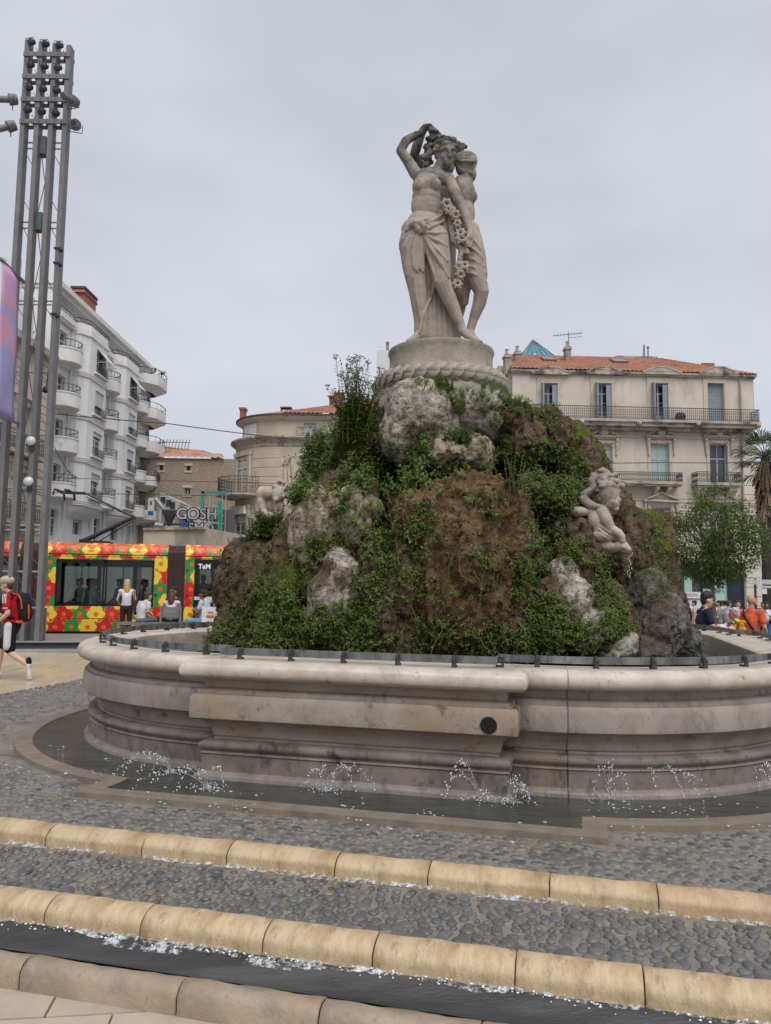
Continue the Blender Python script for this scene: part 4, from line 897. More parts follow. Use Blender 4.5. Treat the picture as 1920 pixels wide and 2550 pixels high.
Z = [
 (660, 1320, 55, 60, 'ivy'), (920, 1300, 48, 110, 'ivy'), (920, 1365, 52, 120, 'ivy'), (965, 1330, 45, 90, 'ivy'), (1005, 1320, 52, 90, 'ivy'), (1050, 1350, 52, 80, 'ivy'), (1055, 1285, 42, 60, 'ivy'), (985, 1385, 60, 90, 'ivy'),
 (910, 1445, 50, 120, 'ivy'), (935, 1490, 50, 110, 'ivy'), (990, 1460, 60, 60, 'ivy'), (800, 1350, 45, 90, 'ivy'), (775, 1375, 40, 70, 'ivy'), (850, 1590, 85, 420, 'ivy'), (800, 1575, 65, 260, 'ivy'), (910, 1600, 60, 230, 'ivy'), (880, 1545, 55, 150, 'ivy'),
 (700, 1470, 48, 90, 'moss'), (720, 1510, 52, 110, 'moss'), (740, 1450, 40, 70, 'moss'), (690, 1500, 50, 70, 'dark'), (655, 1480, 45, 80, 'ivy'), (560, 1590, 45, 110, 'ivy'), (620, 1570, 55, 150, 'ivy'), (680, 1590, 60, 180, 'ivy'), (745, 1600, 48, 140, 'ivy'), (530, 1605, 40, 90, 'ivy'), (700, 1540, 58, 140, 'ivy'), (600, 1540, 45, 90, 'moss'), (640, 1520, 45, 90, 'ivy'),
 (1080, 1600, 60, 50, 'ivy'), (1180, 1610, 65, 110, 'ivy'), (1250, 1600, 55, 100, 'ivy'), (1120, 1530, 75, 36, 'ivy'), (1040, 1450, 60, 46, 'ivy'), (1010, 1550, 60, 20, 'trail'), (1150, 1450, 110, 22, 'trail'), (1200, 1570, 80, 24, 'trail'), (1090, 1240, 60, 40, 'trail'), (1050, 1230, 50, 50, 'ivy'), (1000, 1225, 45, 60, 'ivy'),
 (1120, 965, 30, 40, 'grass'), (1185, 975, 42, 60, 'grass'), (1230, 985, 40, 60, 'grass'), (1060, 955, 26, 20, 'grass'), (1132, 1005, 24, 60, 'ivy'), (1144, 1080, 30, 60, 'ivy'), (1160, 1095, 26, 30, 'ivy'),
 (1270, 990, 42, 110, 'ivy'), (1320, 1008, 40, 120, 'ivy'), (1358, 1028, 38, 100, 'ivy'), (1382, 1050, 30, 70, 'moss'), (1300, 1000, 40, 60, 'grass'), (1235, 1040, 20, 25, 'ivy'),
 (1105, 1170, 34, 60, 'ivy'), (1140, 1180, 36, 60, 'ivy'), (1205, 1160, 30, 40, 'ivy'), (1262, 1135, 40, 50, 'grass'), (1262, 1150, 40, 60, 'ivy'), (1295, 1175, 48, 110, 'ivy'), (1358, 1140, 46, 120, 'dark'), (1372, 1185, 48, 120, 'ivy'), (1390, 1215, 40, 80, 'dark'), (1330, 1200, 50, 80, 'ivy'),
 (1425, 1140, 30, 30, 'grass'), (1425, 1145, 30, 40, 'ivy'), (1438, 1180, 36, 80, 'ivy'), (1450, 1210, 30, 50, 'dark'), (1354, 1228, 40, 90, 'ivy'), (1400, 1242, 46, 130, 'ivy'), (1430, 1255, 38, 100, 'ivy'), (1345, 1296, 40, 80, 'dark'), (1372, 1290, 40, 60, 'ivy'),
 (1354, 1348, 46, 100, 'ivy'), (1338, 1395, 42, 90, 'dark'), (1325, 1435, 46, 110, 'ivy'), (1310, 1480, 46, 70, 'ivy'), (1305, 1410, 30, 40, 'ivy'), (1433, 1378, 38, 110, 'ivy'), (1400, 1390, 40, 60, 'moss'),
 (1354, 1534, 60, 220, 'ivy'), (1345, 1580, 62, 240, 'ivy'), (1300, 1600, 40, 70, 'dark'), (1455, 1590, 46, 120, 'ivy'), (1420, 1560, 40, 50, 'moss'), (1395, 1590, 40, 90, 'ivy'), (1500, 1400, 28, 60, 'ivy'), (1496, 1450, 32, 80, 'ivy'), (1505, 1490, 34, 80, 'ivy'), (1528, 1515, 40, 110, 'ivy'), (1536, 1555, 42, 120, 'ivy'), (1515, 1570, 34, 70, 'ivy'),
 (1623, 1355, 30, 60, 'moss'), (1640, 1420, 30, 70, 'moss'), (1645, 1470, 26, 60, 'moss'), (1590, 1420, 30, 30, 'moss'), (1199, 1395, 40, 40, 'ivy'), (1190, 1240, 36, 40, 'ivy'), (1235, 1260, 30, 25, 'ivy'), (1225, 1330, 40, 25, 'trail'), (1110, 1300, 60, 14, 'trail'), (1460, 1640, 60, 40, 'grass'), (1530, 1560, 40, 20, 'grass'),
 (860, 1240, 60, 40, 'moss'), (770, 1230, 40, 60, 'ivy'), (830, 1235, 40, 50, 'ivy'), (840, 1280, 20, 12, 'grass'), (800, 1265, 40, 25, 'ivy'), (870, 1330, 40, 50, 'ivy'), (1010, 1075, 70, 25, 'ivy'), (950, 1130, 40, 60, 'ivy'), (905, 1180, 40, 50, 'ivy'), (1040, 1090, 50, 20, 'trail'),
 (700, 1330, 60, 20, 'trail'), (660, 1430, 60, 30, 'trail'), (600, 1500, 50, 20, 'trail'),
]
for i, (px, py, r, n, sty) in enumerate(Z): zone(ivy, px, py, r, int(n*(1.15 if sty == 'moss' else (.95 if py > 1500 else .72) if py > 1500 or px > 1250 else .58)), sty, i)
# the sides the photo does not show carry the same growth
R = random.Random(3)
for i in range(2600):
    a = R.random()*6.283; z = R.uniform(.8, 4.2); o = Vector((CX+6*math.cos(a), 10.7+6*math.sin(a), z)); t = Vector((CX+R.uniform(-.6, .6), 10.7+R.uniform(-.6, .6), z-.5))
    h = ROCKBVH.ray_cast(o, (t-o).normalized())
    if h[0] is None: continue
    back = (h[0]-EYEV).normalized().dot(h[1]) > .05
    if noise.noise(h[0]*1.1) < (.0 if back else .32): continue
    ivy.sprig(h[0], h[1], R, R.uniform(.06, .14), 5, .045, 'fffdy', .15)
ivy.build('creeping_ivy', None, {'f': 'fresh green creeping leaves in patches all over the rock mound', 'd': 'deep green creeping leaves in the hollows of the rock mound', 'y': 'yellow green leaves and blades of grass on the rock mound', 's': 'thin green stems of the creeping plants on the rock', 'r': 'dry brown trailing stems hanging on the rock face'})
# plants one can tell apart
def plant(name, label, spots, style, n, seed, cat='plant', hgt=(.14, .3)):
    G = Green(); R = random.Random(seed); base = None
    for px, py, r in spots:
        for i in range(n):
            a, t = R.random()*6.283, math.sqrt(R.random()); h = hit_rock(px+r*t*math.cos(a), py+r*t*math.sin(a))
            if not h: continue
            if base is None: base = h[0].copy()
            G.sprig(h[0], h[1], R, R.uniform(*hgt), 9, .085 if style == 'broad' else .06, 'ffdd' if style == 'broad' else 'ffd', 0, .25)
    root = thing(name, label, cat, base or Vector((0, 0, 0))); G.build(name, root); return root
plant('leafy_bush', 'dense broad leaved bush in the hollow above the pale left shoulder', [(885, 1205, 44), (945, 1190, 48), (1000, 1180, 40), (915, 1170, 40)], 'broad', 42, 1)
plant('leafy_bush', 'small broad leaved bush between the dark boulder and the central bulge', [(1045, 1150, 34), (1030, 1185, 30)], 'broad', 36, 2)
plant('leafy_bush', 'bright bushy plant spilling over the upper left flank', [(795, 1135, 42), (825, 1090, 38), (770, 1170, 34)], 'broad', 60, 3)
plant('leafy_bush', 'trailing fresh plant below the upper left bush, by the left cherub', [(745, 1208, 26), (738, 1240, 20)], 'broad', 36, 4, hgt=(.1, .22))
def tall(name, label, base, n, h, spread, seed, umbel=False, L=.07, arch=0):
    G = Green(); R = random.Random(seed); root = thing(name, label, 'plant', base); UM = MB()
    for i in range(n):
        a = R.random()*6.283; s = spread*R.random(); hh = h*R.uniform(.55, 1.05)
        b = base+Vector((R.gauss(0, .07), R.gauss(0, .06), -.05)); tip = b+Vector((math.cos(a)*s+arch*R.random(), math.sin(a)*s*.6, hh)); mid = (b+tip)/2+Vector((0, 0, hh*.1))
        G.m['s'].tube([b, mid, tip], [.006, .004, .002], 4, False); k = int(15*hh/h)+5
        for j in range(k):
            t = (j+.5)/k; p = b.lerp(mid, t*2) if t < .5 else mid.lerp(tip, t*2-1)
            for w in range(2):
                dd = Vector((R.gauss(0, 1), R.gauss(0, 1), R.uniform(-.2, .6))).normalized(); LL = L*(1.2-.8*t)*R.uniform(.7, 1.3)
                leaf(G.m[R.choice('fdd')], p, dd, Vector((0, 0, 1)), LL, LL*.2)
        if umbel and R.random() < .75:
            for w in range(7):
                e_ = tip+Vector((R.gauss(0, .035), R.gauss(0, .035), R.uniform(.0, .05))); G.m['s'].tube([tip-Vector((0, 0, .03)), e_], .0015, 3, False)
                for _ in range(3): UM.ell(e_+Vector((R.gauss(0, .008), R.gauss(0, .008), 0)), .008, 4, 3)
    G.build(name, root)
    if UM.f:
        UM.v = [tuple(Vector(v)-base) for v in UM.v]; o = UM.build('flower_heads', M('grey lilac flower', (.20, .19, .17), (.30, .28, .25), rough=.9), root); o['kind'] = 'stuff'
pb = hit_rock(885, 1095); pb = pb[0] if pb else at(885, 1095, 10)
tall('flowering_plant', 'tall bushy plant with small pale flower heads left of the pedestal', pb, 46, 1.05, .36, 5, True, .085); tall('flowering_plant', 'dense dark lower growth of the tall flowering plant', pb+Vector((.02, .02, 0)), 105, .66, .36, 15, False, .10)
tall('flowering_plant', 'shorter leafy plant growing at the foot of the tall flowering plant', at(900, 1110, 9.9), 30, .55, .26, 6)
pb = hit_rock(650, 1350); pb = pb[0] if pb else at(650, 1350, 10)
tall('leafy_shrub', 'leafy shrub in front of the left cherub', at(640, 1395, 9.62), 60, .62, .30, 7, False, .085)
tall('leafy_shrub', 'arching leafy shrub spilling out to the left of the rock pillar', at(662, 1325, 9.42), 30, .36, .30, 8, False, .08)
tall('tall_weed', 'bare dry weed with two seed heads above the left cherub', at(717, 1215, 10.5), 3, .62, .08, 9, True, .03)
tall('fern_tuft', 'fern tuft between the two pale boulders under the pedestal', (hit_rock(1135, 1020) or (at(1135, 1020, 9.5),))[0], 22, .22, .14, 10, False, .06)
tall('fern_tuft', 'fern tuft on top of the flat brown boulder', (hit_rock(1145, 1100) or (at(1145, 1100, 9.4),))[0], 24, .2, .16, 12, False, .065)
tall('fern_tuft', 'leafy tuft in front of the pedestal, right of the tall pale boulder', (hit_rock(1105, 965) or (at(1105, 965, 9.6),))[0], 20, .2, .16, 13, False, .06)
tall('tall_weed', 'upright light green weed in the hollow right of the flat boulder', (hit_rock(1275, 1215) or (at(1275, 1215, 9.2),))[0], 9, .5, .14, 14, False, .06)
# ================================================ tram stop platform
m_plat = M('platform paving', (.19, .185, .185), (.25, .245, .24), rough=.6, scale=2, bump=.1)
m_dkgr = M('dark granite step', (.035, .036, .042), (.06, .06, .066), rough=.5, scale=6)
m_ltgr = M('light granite edge', (.27, .26, .25), (.33, .32, .31), rough=.6, scale=6)
TD = Vector((.983, .183, 0)).normalized(); TN = Vector((TD.y, -TD.x, 0))      # along the tram; towards the plaza
T0 = at(95, 1578, 22.15); T0.z = 0
TROT = math.atan2(TD.y, TD.x)
def TP(s, d, z): return T0+TD*s+TN*d+Vector((0, 0, z))
b = MB(); b.add([TP(-25, .12, .14), TP(40, .12, .14), TP(40, 3.2, .14), TP(-25, 3.2, .14), TP(-25, 3.2, -.3), TP(40, 3.2, -.3)], [(0, 1, 2, 3)])
struct('tram_platform', b, m_plat)
b = MB()
for k in range(-9, 14): b.box(k*2.9+.004, k*2.9+2.896, -3.36, -3.2, -.2, .138, Matrix.Translation(T0) @ Matrix.Rotation(TROT, 4, 'Z'))
for k in range(-9, 14): b.box(k*2.9+.004, k*2.9+2.896, -3.95, -3.36, -.2, .02, Matrix.Translation(T0) @ Matrix.Rotation(TROT, 4, 'Z'))
struct('platform_steps', b, m_dkgr)
b = MB()
for k in range(-9, 14): b.box(k*2.9+.004, k*2.9+2.896, -3.42, -3.355, .139, .152, Matrix.Translation(T0) @ Matrix.Rotation(TROT, 4, 'Z')); b.box(k*2.9+.004, k*2.9+2.896, -4.0, -3.93, -.1, .026, Matrix.Translation(T0) @ Matrix.Rotation(TROT, 4, 'Z'))
struct('step_edges', b, m_ltgr)
# ================================================ the tram
C_YEL, C_RED, C_GRN, C_ORG = (.80, .58, .055), (.52, .02, .022), (.03, .25, .045), (.78, .12, .02)
def paint(n, c): return M(n, c, tuple(x*.9 for x in c), rough=.28, scale=1.5, spec=.5)
m_fy, m_fr, m_fg, m_fo = paint('yellow tram paint', C_YEL), paint('red tram paint', C_RED), paint('green tram paint', C_GRN), paint('orange tram paint', C_ORG)
m_blk = M('black tram trim', (.008, .008, .009), rough=.3)
m_tglass = glassy('tram window glass', (.50, .56, .55), rough=.03)
m_seam = M('panel seam', (.02, .015, .01), rough=.7)
tram = thing('tram', 'low floor tram covered in red, yellow and green flowers with raised pantograph', 'tram', T0, TROT)
ZB, ZG, ZT = .20, 2.40, 2.76        # skirt, gutter line, roof
def prof(t):
    """outer skin of a carriage: t runs from the skirt up and over the roof edge -> (y inward, z)"""
    L1 = ZG-ZB
    if t <= L1: return (.0 if t > .35 else .03*(1-t/.35), ZB+t)
    a = min(1, (t-L1)/.55)*PI/2; return (.02+.34*(1-math.cos(a)), ZG+.02+(ZT-ZG-.02)*math.sin(a))
TMAX = ZG-ZB+.55
def clip(poly, lo, hi, ax):
    for side, lim in ((1, lo), (-1, hi)):
        out = []
        for i in range(len(poly)):
            a, c = poly[i], poly[(i+1) % len(poly)]; ia, ic = (a[ax]-lim)*side >= 0, (c[ax]-lim)*side >= 0
            if ia: out.append(a)
            if ia != ic:
                k = (lim-a[ax])/(c[ax]-a[ax]); out.append((a[0]+(c[0]-a[0])*k, a[1]+(c[1]-a[1])*k))
        poly = out
        if len(poly) < 3: return []
    return poly
def skin(mb, poly, lift):
    vs = []
    for s, t in poly:
        y, z = prof(t); y1, z1 = prof(t+.01); d = Vector((y1-y, z1-z)).normalized(); vs.append((s, y-d.y*lift, z+d.x*lift))
    mb.add(vs, [tuple(range(len(vs)))])
def carriage(s0, s1, panels, par, seams, glass):
    body = tag(bpy.data.objects.new('carriage', None), None); COL.objects.link(body); body.parent = par
    base = MB()
    for (a, c, t0, t1) in panels:
        nt_ = max(1, int((t1-t0)/.09))
        for i in range(nt_): skin(base, [(a, t0+(t1-t0)*i/nt_), (c, t0+(t1-t0)*i/nt_), (c, t0+(t1-t0)*(i+1)/nt_), (a, t0+(t1-t0)*(i+1)/nt_)], 0)
    DX, DY = .44, .37; flowers = []
    for j in range(-1, 11):
        for i in range(int(s0/DX)-2, int(s1/DX)+3):
            cx, cy = (i+(.5 if j % 2 else 0))*DX, .12+j*DY; col = ('y', 'r', 'g')[(i+(2*j if j % 2 == 0 else 2*j+1)) % 3]
            lift = {'g': .0018, 'r': .0028, 'y': .0038}[col]; fm_ = MB(); nP = 0
            N = 30; ring = []
            for k in range(N):
                th = 2*PI*k/N+.3*j; r = .245*(.80+.26*abs(math.cos(3*th))); ring.append((cx+r*math.cos(th), cy+r*math.sin(th)))
            cr_ = [(cx+.068*math.cos(2*PI*k/12), cy+.068*math.sin(2*PI*k/12)) for k in range(12)]
            near = [q_ for q_ in panels if not (cx < q_[0]-.3 or cx > q_[1]+.3 or cy < q_[2]-.3 or cy > q_[3]+.3)]
            for (a, c, t0, t1) in near:
                for k in range(N):
                    p = clip(clip([(cx, cy), ring[k], ring[(k+1) % N]], a, c, 0), t0, t1, 1)
                    if len(p) >= 3: skin(fm_, p, lift)
            nP = len(fm_.f)
            for (a, c, t0, t1) in near:
                p = clip(clip(cr_, a, c, 0), t0, t1, 1)
                if len(p) >= 3: skin(fm_, p, .0056)
            if nP: flowers.append((fm_, nP, {'y': m_fy, 'r': m_fr, 'g': m_fg}[col]))
    base.build('body_panel', m_fo, body, True)
    for fm_, nP, m in flowers:
        o = fm_.build('flower', [m, m_fo], body); mi = [0]*nP+[1]*(len(o.data.polygons)-nP); o.data.polygons.foreach_set('material_index', mi[:len(o.data.polygons)])
    # roof, floor, black underside and frame
    r = MB(); r.box(s0, s1, .34, 2.3, ZT-.03, ZT); r.box(s0, s1, .03, 2.35, .16, .24); r.box(s0+.05, s1-.05, .06, 2.3, .06, .16); r.box(s0, s1, .02, .06, ZG-.012, ZG+.022)
    r.box(s0, s1, 2.32, 2.36, .2, .95); r.box(s0, s1, 2.32, 2.36, 2.1, 2.74)
    r.build('underframe', m_blk, body)
    sm = MB()
    for (a, c, t0, t1) in seams: skin(sm, [(a, t0), (c, t0), (c, t1), (a, t1)], .0065)
    if sm.f: sm.build('panel_seams', m_seam, body)
    return body
def ts(px, py): # where along the tram's side a pixel falls
    r = ray(px, py); o = Vector((0, 0, EYE)); t = (T0-o).dot(TN)/r.dot(TN); p = o+r*t; return (p-T0).dot(TD), p.z
S = lambda px: ts(px, 1480)[0]
sA0, sA1, sB0 = S(95)-.02, S(415), S(458)
w0, wm0, wm1, w1 = S(137), S(257.5), S(261), S(381)
tw0, tw1 = ts(260, 1508.6)[1]-ZB, ts(260, 1397.7)[1]-ZB
LG = ZG-ZB
c1 = carriage(sA0, sA1, [(sA0, w0-.01, 0, LG-.0), (w1+.01, sA1, 0, LG), (w0-.01, w1+.01, 0, tw0-.01), (w0-.01, w1+.01, tw1+.05, LG), (sA0, sA1, LG+.01, TMAX)], tram,
   [(S(117), S(117)+.012, 0, LG), (S(400), S(400)+.012, 0, LG), (S(258), S(258)+.012, 0, tw0), (w0, w0+.012, 0, tw0), (w0, w1, .36, .372), (S(128), S(400), tw1+.13, tw1+.142), (S(262), S(262)+.012, LG+.02, TMAX-.2), (S(120), S(120)+.012, LG+.02, TMAX-.2), (S(402), S(402)+.012, LG+.02, TMAX-.2)], None)
def window_band(par, a, c, z0, z1, name='window', nm=1):
    fr_ = MB(); t = .035
    fr_.box(a, c, -.004, .03, z0, z0+.06); fr_.box(a, c, -.004, .03, z1-.1, z1); fr_.box(a, a+.05, -.004, .03, z0, z1); fr_.box(c-.05, c, -.004, .03, z0, z1)
    o = fr_.build(name, m_blk, par)
    g = MB(); g.add([(a, .008, z0), (c, .008, z0), (c, .008, z1), (a, .008, z1)], [(0, 1, 2, 3)]); g.build('pane', m_tglass, o); return o
window_band(c1, w0, wm0+.01, ZB+tw0-.01, ZB+tw1+.05); window_band(c1, wm1-.01, w1, ZB+tw0-.01, ZB+tw1+.05)
m_int = M('tram interior grey', (.10, .11, .11), rough=.6); m_seat = M('green tram seat', (.10, .24, .17), (.16, .32, .24), rough=.6); m_pole = M('yellow grab pole', (.75, .55, .03), rough=.35); m_ivory = M('ivory seat shell', (.55, .58, .50), rough=.5)
def interior(par, a, c, seats):
    b = MB(); b.box(a, c, .05, 2.3, .24, .27); b.box(a, a+.03, .05, 2.3, .27, 2.5); b.box(c-.03, c, .9, 2.3, .27, 2.5); b.build('interior', m_int, par)
    b = MB(); b.box(a, c, .05, 2.3, 2.5, 2.53); b.build('ceiling_lining', M('pale lining', (.45, .48, .47), rough=.6), par)
    b = MB()
    for k in range(int((c-a)/1.1)+1): b.box(a+k*1.1, a+k*1.1+.12, 2.30, 2.34, .9, 2.2)
    b.build('window_pillars', m_blk, par)
    g = MB(); g.add([(a, 2.36, .9), (c, 2.36, .9), (c, 2.36, 2.15), (a, 2.36, 2.15)], [(0, 1, 2, 3)]); g.build('pane', m_tglass, par)
    for s_ in (a+.9, a+2.1, a+3.0):
        b = MB(); b.tube([(s_, .9, .27), (s_, .9, 2.5)], .018, 8); b.build('grab_pole', m_pole, par)
    for s_, y in seats:
        b = MB(); b.box(s_-.2, s_+.2, y-.2, y+.22, .62, .70); b.cap((s_+.2, y, .72), (s_+.26, y, 1.25), .17, .14); b.v = [(x, yy if abs(yy-y) < 9 else yy, z) for x, yy, z in b.v]
        o = b.build('seat', m_seat, par); e_ = MB(); e_.tube([(s_+.13, y-.22, .7), (s_+.20, y-.235, 1.2), (s_+.22, y-.18, 1.42), (s_+.22, y+.18, 1.42), (s_+.20, y+.235, 1.2), (s_+.13, y+.22, .7)], .025, 6); e_.build('seat_rim', m_ivory, o)
interior(c1, sA0+.1, sA1-.05, [(S(186), .45), (S(208), .5), (S(330), .5)])
# second carriage with black doors
sB1 = sB0+6
d0 = S(482)
c2 = carriage(sB0, sB1, [(sB0, d0, 0, LG), (d0, sB1, ZB+tw1-ZB+.11, LG), (sB0, sB1, LG+.01, TMAX)], tram, [(S(468), S(468)+.012, 0, LG), (S(470), S(470)+.012, LG+.02, TMAX-.2), (S(532), S(532)+.012, LG+.02, TMAX-.2), (d0, sB1, tw1+.13, tw1+.142)], None)
zt = ZB+tw1+.1; b = MB(); b.box(d0, sB1, .012, .05, ZB, ZB+.12); b.build('door_sill', m_blk, c2)
dw = S(535)-d0
for k in range(5):
    a = d0+k*dw; fr_ = MB(); fr_.box(a+.01, a+dw-.01, 0, .03, ZB+.1, ZB+.22); fr_.box(a+.01, a+dw-.01, 0, .03, zt-.3, zt); fr_.box(a+.01, a+.13, 0, .03, ZB+.22, zt-.3); fr_.box(a+dw-.13, a+dw-.01, 0, .03, ZB+.22, zt-.3); fr_.box(a+.13, a+dw-.13, .002, .03, ZB+.22, ZB+.5)
    o = fr_.build('door', m_blk, c2); g = MB(); g.add([(a+.12, .012, ZB+.45), (a+dw-.12, .012, ZB+.45), (a+dw-.12, .012, zt-.3), (a+.12, .012, zt-.3)], [(0, 1, 2, 3)]); g.build('pane', m_tglass, o)
    st_ = MB(); st_.box(a+.02, a+dw-.04, -.004, -.001, ts(500, 1494)[1], ts(500, 1486)[1]); st_.build('door_strip', M('white door sticker', (.62, .60, .62), (.75, .35, .35), rough=.5, scale=30), o)
interior(c2, sB0+.2, sB1-.2, [])
text('TaM', .20, M('white transfer', (.82, .82, .82), rough=.4), c2, Matrix.Translation(Vector((S(507), -.004, ts(507, 1411)[1]))) @ Matrix.Rotation(PI/2, 4, 'X'), 'tram_lettering', .002, .006)
# bellows between carriages and the one at the left end
m_bel = M('maroon bellows rubber', (.10, .055, .055), (.17, .10, .10), rough=.7, scale=20)
def bellows(a, c):
    b = MB(); n = 14
    for i in range(n):
        s_ = a+(c-a)*(i+.5)/n; w = (c-a)/n*.30; dy = .10 if i % 2 else .0
        b.box(s_-w, s_+w, .05+.0, 2.2, .3, 2.58)
    for i in range(n//2+1):
        s_ = a+(c-a)*i/(n//2); b.add([(s_-.035, .10, .3), (s_, -.02, .3), (s_+.035, .10, .3), (s_-.035, .10, 2.5), (s_, -.02, 2.5), (s_+.035, .10, 2.5), (s_-.035, .28, 2.72), (s_, .2, 2.74), (s_+.035, .28, 2.72)], [(0, 1, 4, 3), (1, 2, 5, 4), (3, 4, 7, 6), (4, 5, 8, 7)])
    b.box(a, c, .1, .13, 1.62, 1.66)
    return b.build('bellows', m_bel, tram)
bellows(sA1, sB0); bellows(sA0-.52, sA0)
sC1 = sA0-.52; sC0 = sC1-5
c3 = carriage(sC0, sC1, [(sC0, sC1, 0, .7), (sC0, sC1, LG+.01, TMAX), (sC0, sC1, LG-.08, LG)], tram, [], None)
window_band(c3, sC0, sC0+2.4, .9, LG+ZB-.08); window_band(c3, sC0+2.45, sC1-.1, .9, LG+ZB-.08); interior(c3, sC0+.1, sC1-.1, [])
# pantograph and roof gear
m_pan = M('black pantograph steel', (.012, .012, .014), (.03, .03, .032), rough=.5, scale=9)
def tp(px, py, d=1.1):
    r = ray(px, py); o = Vector((0, 0, EYE)); pl = T0-TN*d; t = (pl-o).dot(TN)/r.dot(TN); p = o+r*t-T0; return Vector((p.dot(TD), -p.dot(TN), p.z))
pan = tag(bpy.data.objects.new('pantograph', None), None); COL.objects.link(pan); pan.parent = tram
A0, A1, A2 = tp(206, 1348), tp(333, 1288), tp(172, 1226)
b = MB(); b.tube([A0, A1], [.075, .05], 8); b.cbox((A0.x+.05, A0.y, A0.z-.04), (.25, .3, .2)); b.build('arm', m_pan, pan)
b = MB(); b.tube([A1+Vector((0, .25, 0)), A2+Vector((.45, .12, 0))], .03, 6); b.tube([A1-Vector((0, .25, 0)), A2+Vector((.45, -.12, 0))], .03, 6); b.tube([A1+Vector((0, -.27, 0)), A1+Vector((0, .27, 0))], .05, 6); b.tube([A1+Vector((-.25, 0, .10)), A2+Vector((.5, 0, -.12))], .016, 6); b.tube([A2+Vector((.45, -.14, 0)), A2+Vector((.45, .14, 0))], .03, 6); b.build('arm', m_pan, pan)
b = MB(); b.tube([tp(243, 1350), tp(330, 1297)], .018, 6); b.build('pull_rod', m_pan, pan)
b = MB()
for dx in (-.28, .02): b.tube([A2+Vector((dx, -.75, -.16)), A2+Vector((dx, -.6, .02)), A2+Vector((dx, 0, .05)), A2+Vector((dx, .6, .02)), A2+Vector((dx, .75, -.16))], .032, 6)
b.bar(A2+Vector((-.3, -.25, .0)), A2+Vector((.5, -.1, -.02)), .05); b.bar(A2+Vector((-.3, .25, .0)), A2+Vector((.5, .1, -.02)), .05); b.build('collector_head', m_pan, pan)
b = MB()
for k in range(9): b.cbox((tp(225+k*6, 1352).x, 1.1+rr(-.3, .3), 2.80), (.1, .3, .08)); b.tube([(tp(222+k*6.5, 1352).x, 1.0, 2.76), (tp(222+k*6.5, 1352).x, 1.0, 2.87)], .02, 6)
b.box(tp(222, 1352).x, tp(284, 1352).x, .9, 1.3, 2.76, 2.80); b.build('roof_gear', m_pan, tram)
# ================================================ lighting tower, left
m_twr = M('grey painted steel', (.135, .13, .137), (.175, .17, .177), rough=.55, scale=3)
m_gal = M('galvanised tube', (.32, .33, .34), (.42, .43, .44), rough=.4, scale=8, metal=.4)
m_lampb = M('dark lamp housing', (.02, .022, .027), (.045, .047, .055), rough=.45, scale=12)
m_lens = M('lamp lens', (.05, .05, .06), rough=.08, spec=.7)
YT = 19.3
pb_ = gz(88, 1597, .14); TWX = at(91, 1597, YT).x; HT = at(165, 115, YT).z
tower = thing('lighting_tower', 'tall grey steel lighting tower of four posts with rows of floodlights at top', 'light tower', (TWX-.54, YT, .14))
tz = lambda py: at(110, py, YT).z-.14
px_ = [-.555, -.185, .185, .555]
topz = [tz(102), tz(106), tz(110), tz(114)]
for x, zt_ in zip(px_, topz):
    b = MB(); b.box(x-.06, x+.06, -.05, .20, 0, zt_); b.build('post', m_twr, tower)
for py in (139, 194, 251, 306):
    z = tz(py); b = MB(); b.box(-.62, .62, -.085, -.052, z-.06, z+.06); b.box(-.62, .62, .203, .23, z-.05, z+.05)
    for k in range(6): b.ell((-.5+k*.2, -.09, z), .018, 6, 4)
    b.build('cross_rail', m_twr, tower)
def flood_mesh():
    b = MB(); b.lathe([(0, .10), (.05, .10), (.095, .03), (.10, -.03), (.092, -.04), (.08, -.035)], 14); me = b.mesh('floodlight', True); me.materials.append(m_lampb)
    c = MB(); c.lathe([(.085, -.034), (.05, -.028), (0.001, -.026)], 14); m2 = c.mesh('lens', True); m2.materials.append(m_lens)
    d = MB(); d.tube([(-.11, 0, 0), (-.11, 0, .12), (.11, 0, .12), (.11, 0, 0)], .01, 5); m3 = d.mesh('yoke'); m3.materials.append(m_lampb); return me, m2, m3
fl = flood_mesh()
for r_, py in enumerate((116, 172, 228, 284)):
    for c_ in range(3):
        x = -.37+.37*c_; z = tz(py+c_*3.5)+.06; o = inst('floodlight', fl[0], tower, (x-.05, -.06, z), rot=(math.radians(-62+rr(-10, 10)), 0, math.radians(rr(-12, 12))))
        o.rotation_euler = (math.radians(58+rr(-8, 8)), 0, math.radians(rr(-14, 14))); inst('lens', fl[1], o, (0, 0, 0)); inst('yoke', fl[2], o, (0, 0, 0))
        b = MB(); b.cbox((x+.05, .2, z-.20), (.13, .12, .11)); b.tube([(x-.02, .1, z-.02), (x+.03, .15, z-.1), (x+.06, .2, z-.2)], .008, 4); b.build('ballast_box', m_lampb, tower)
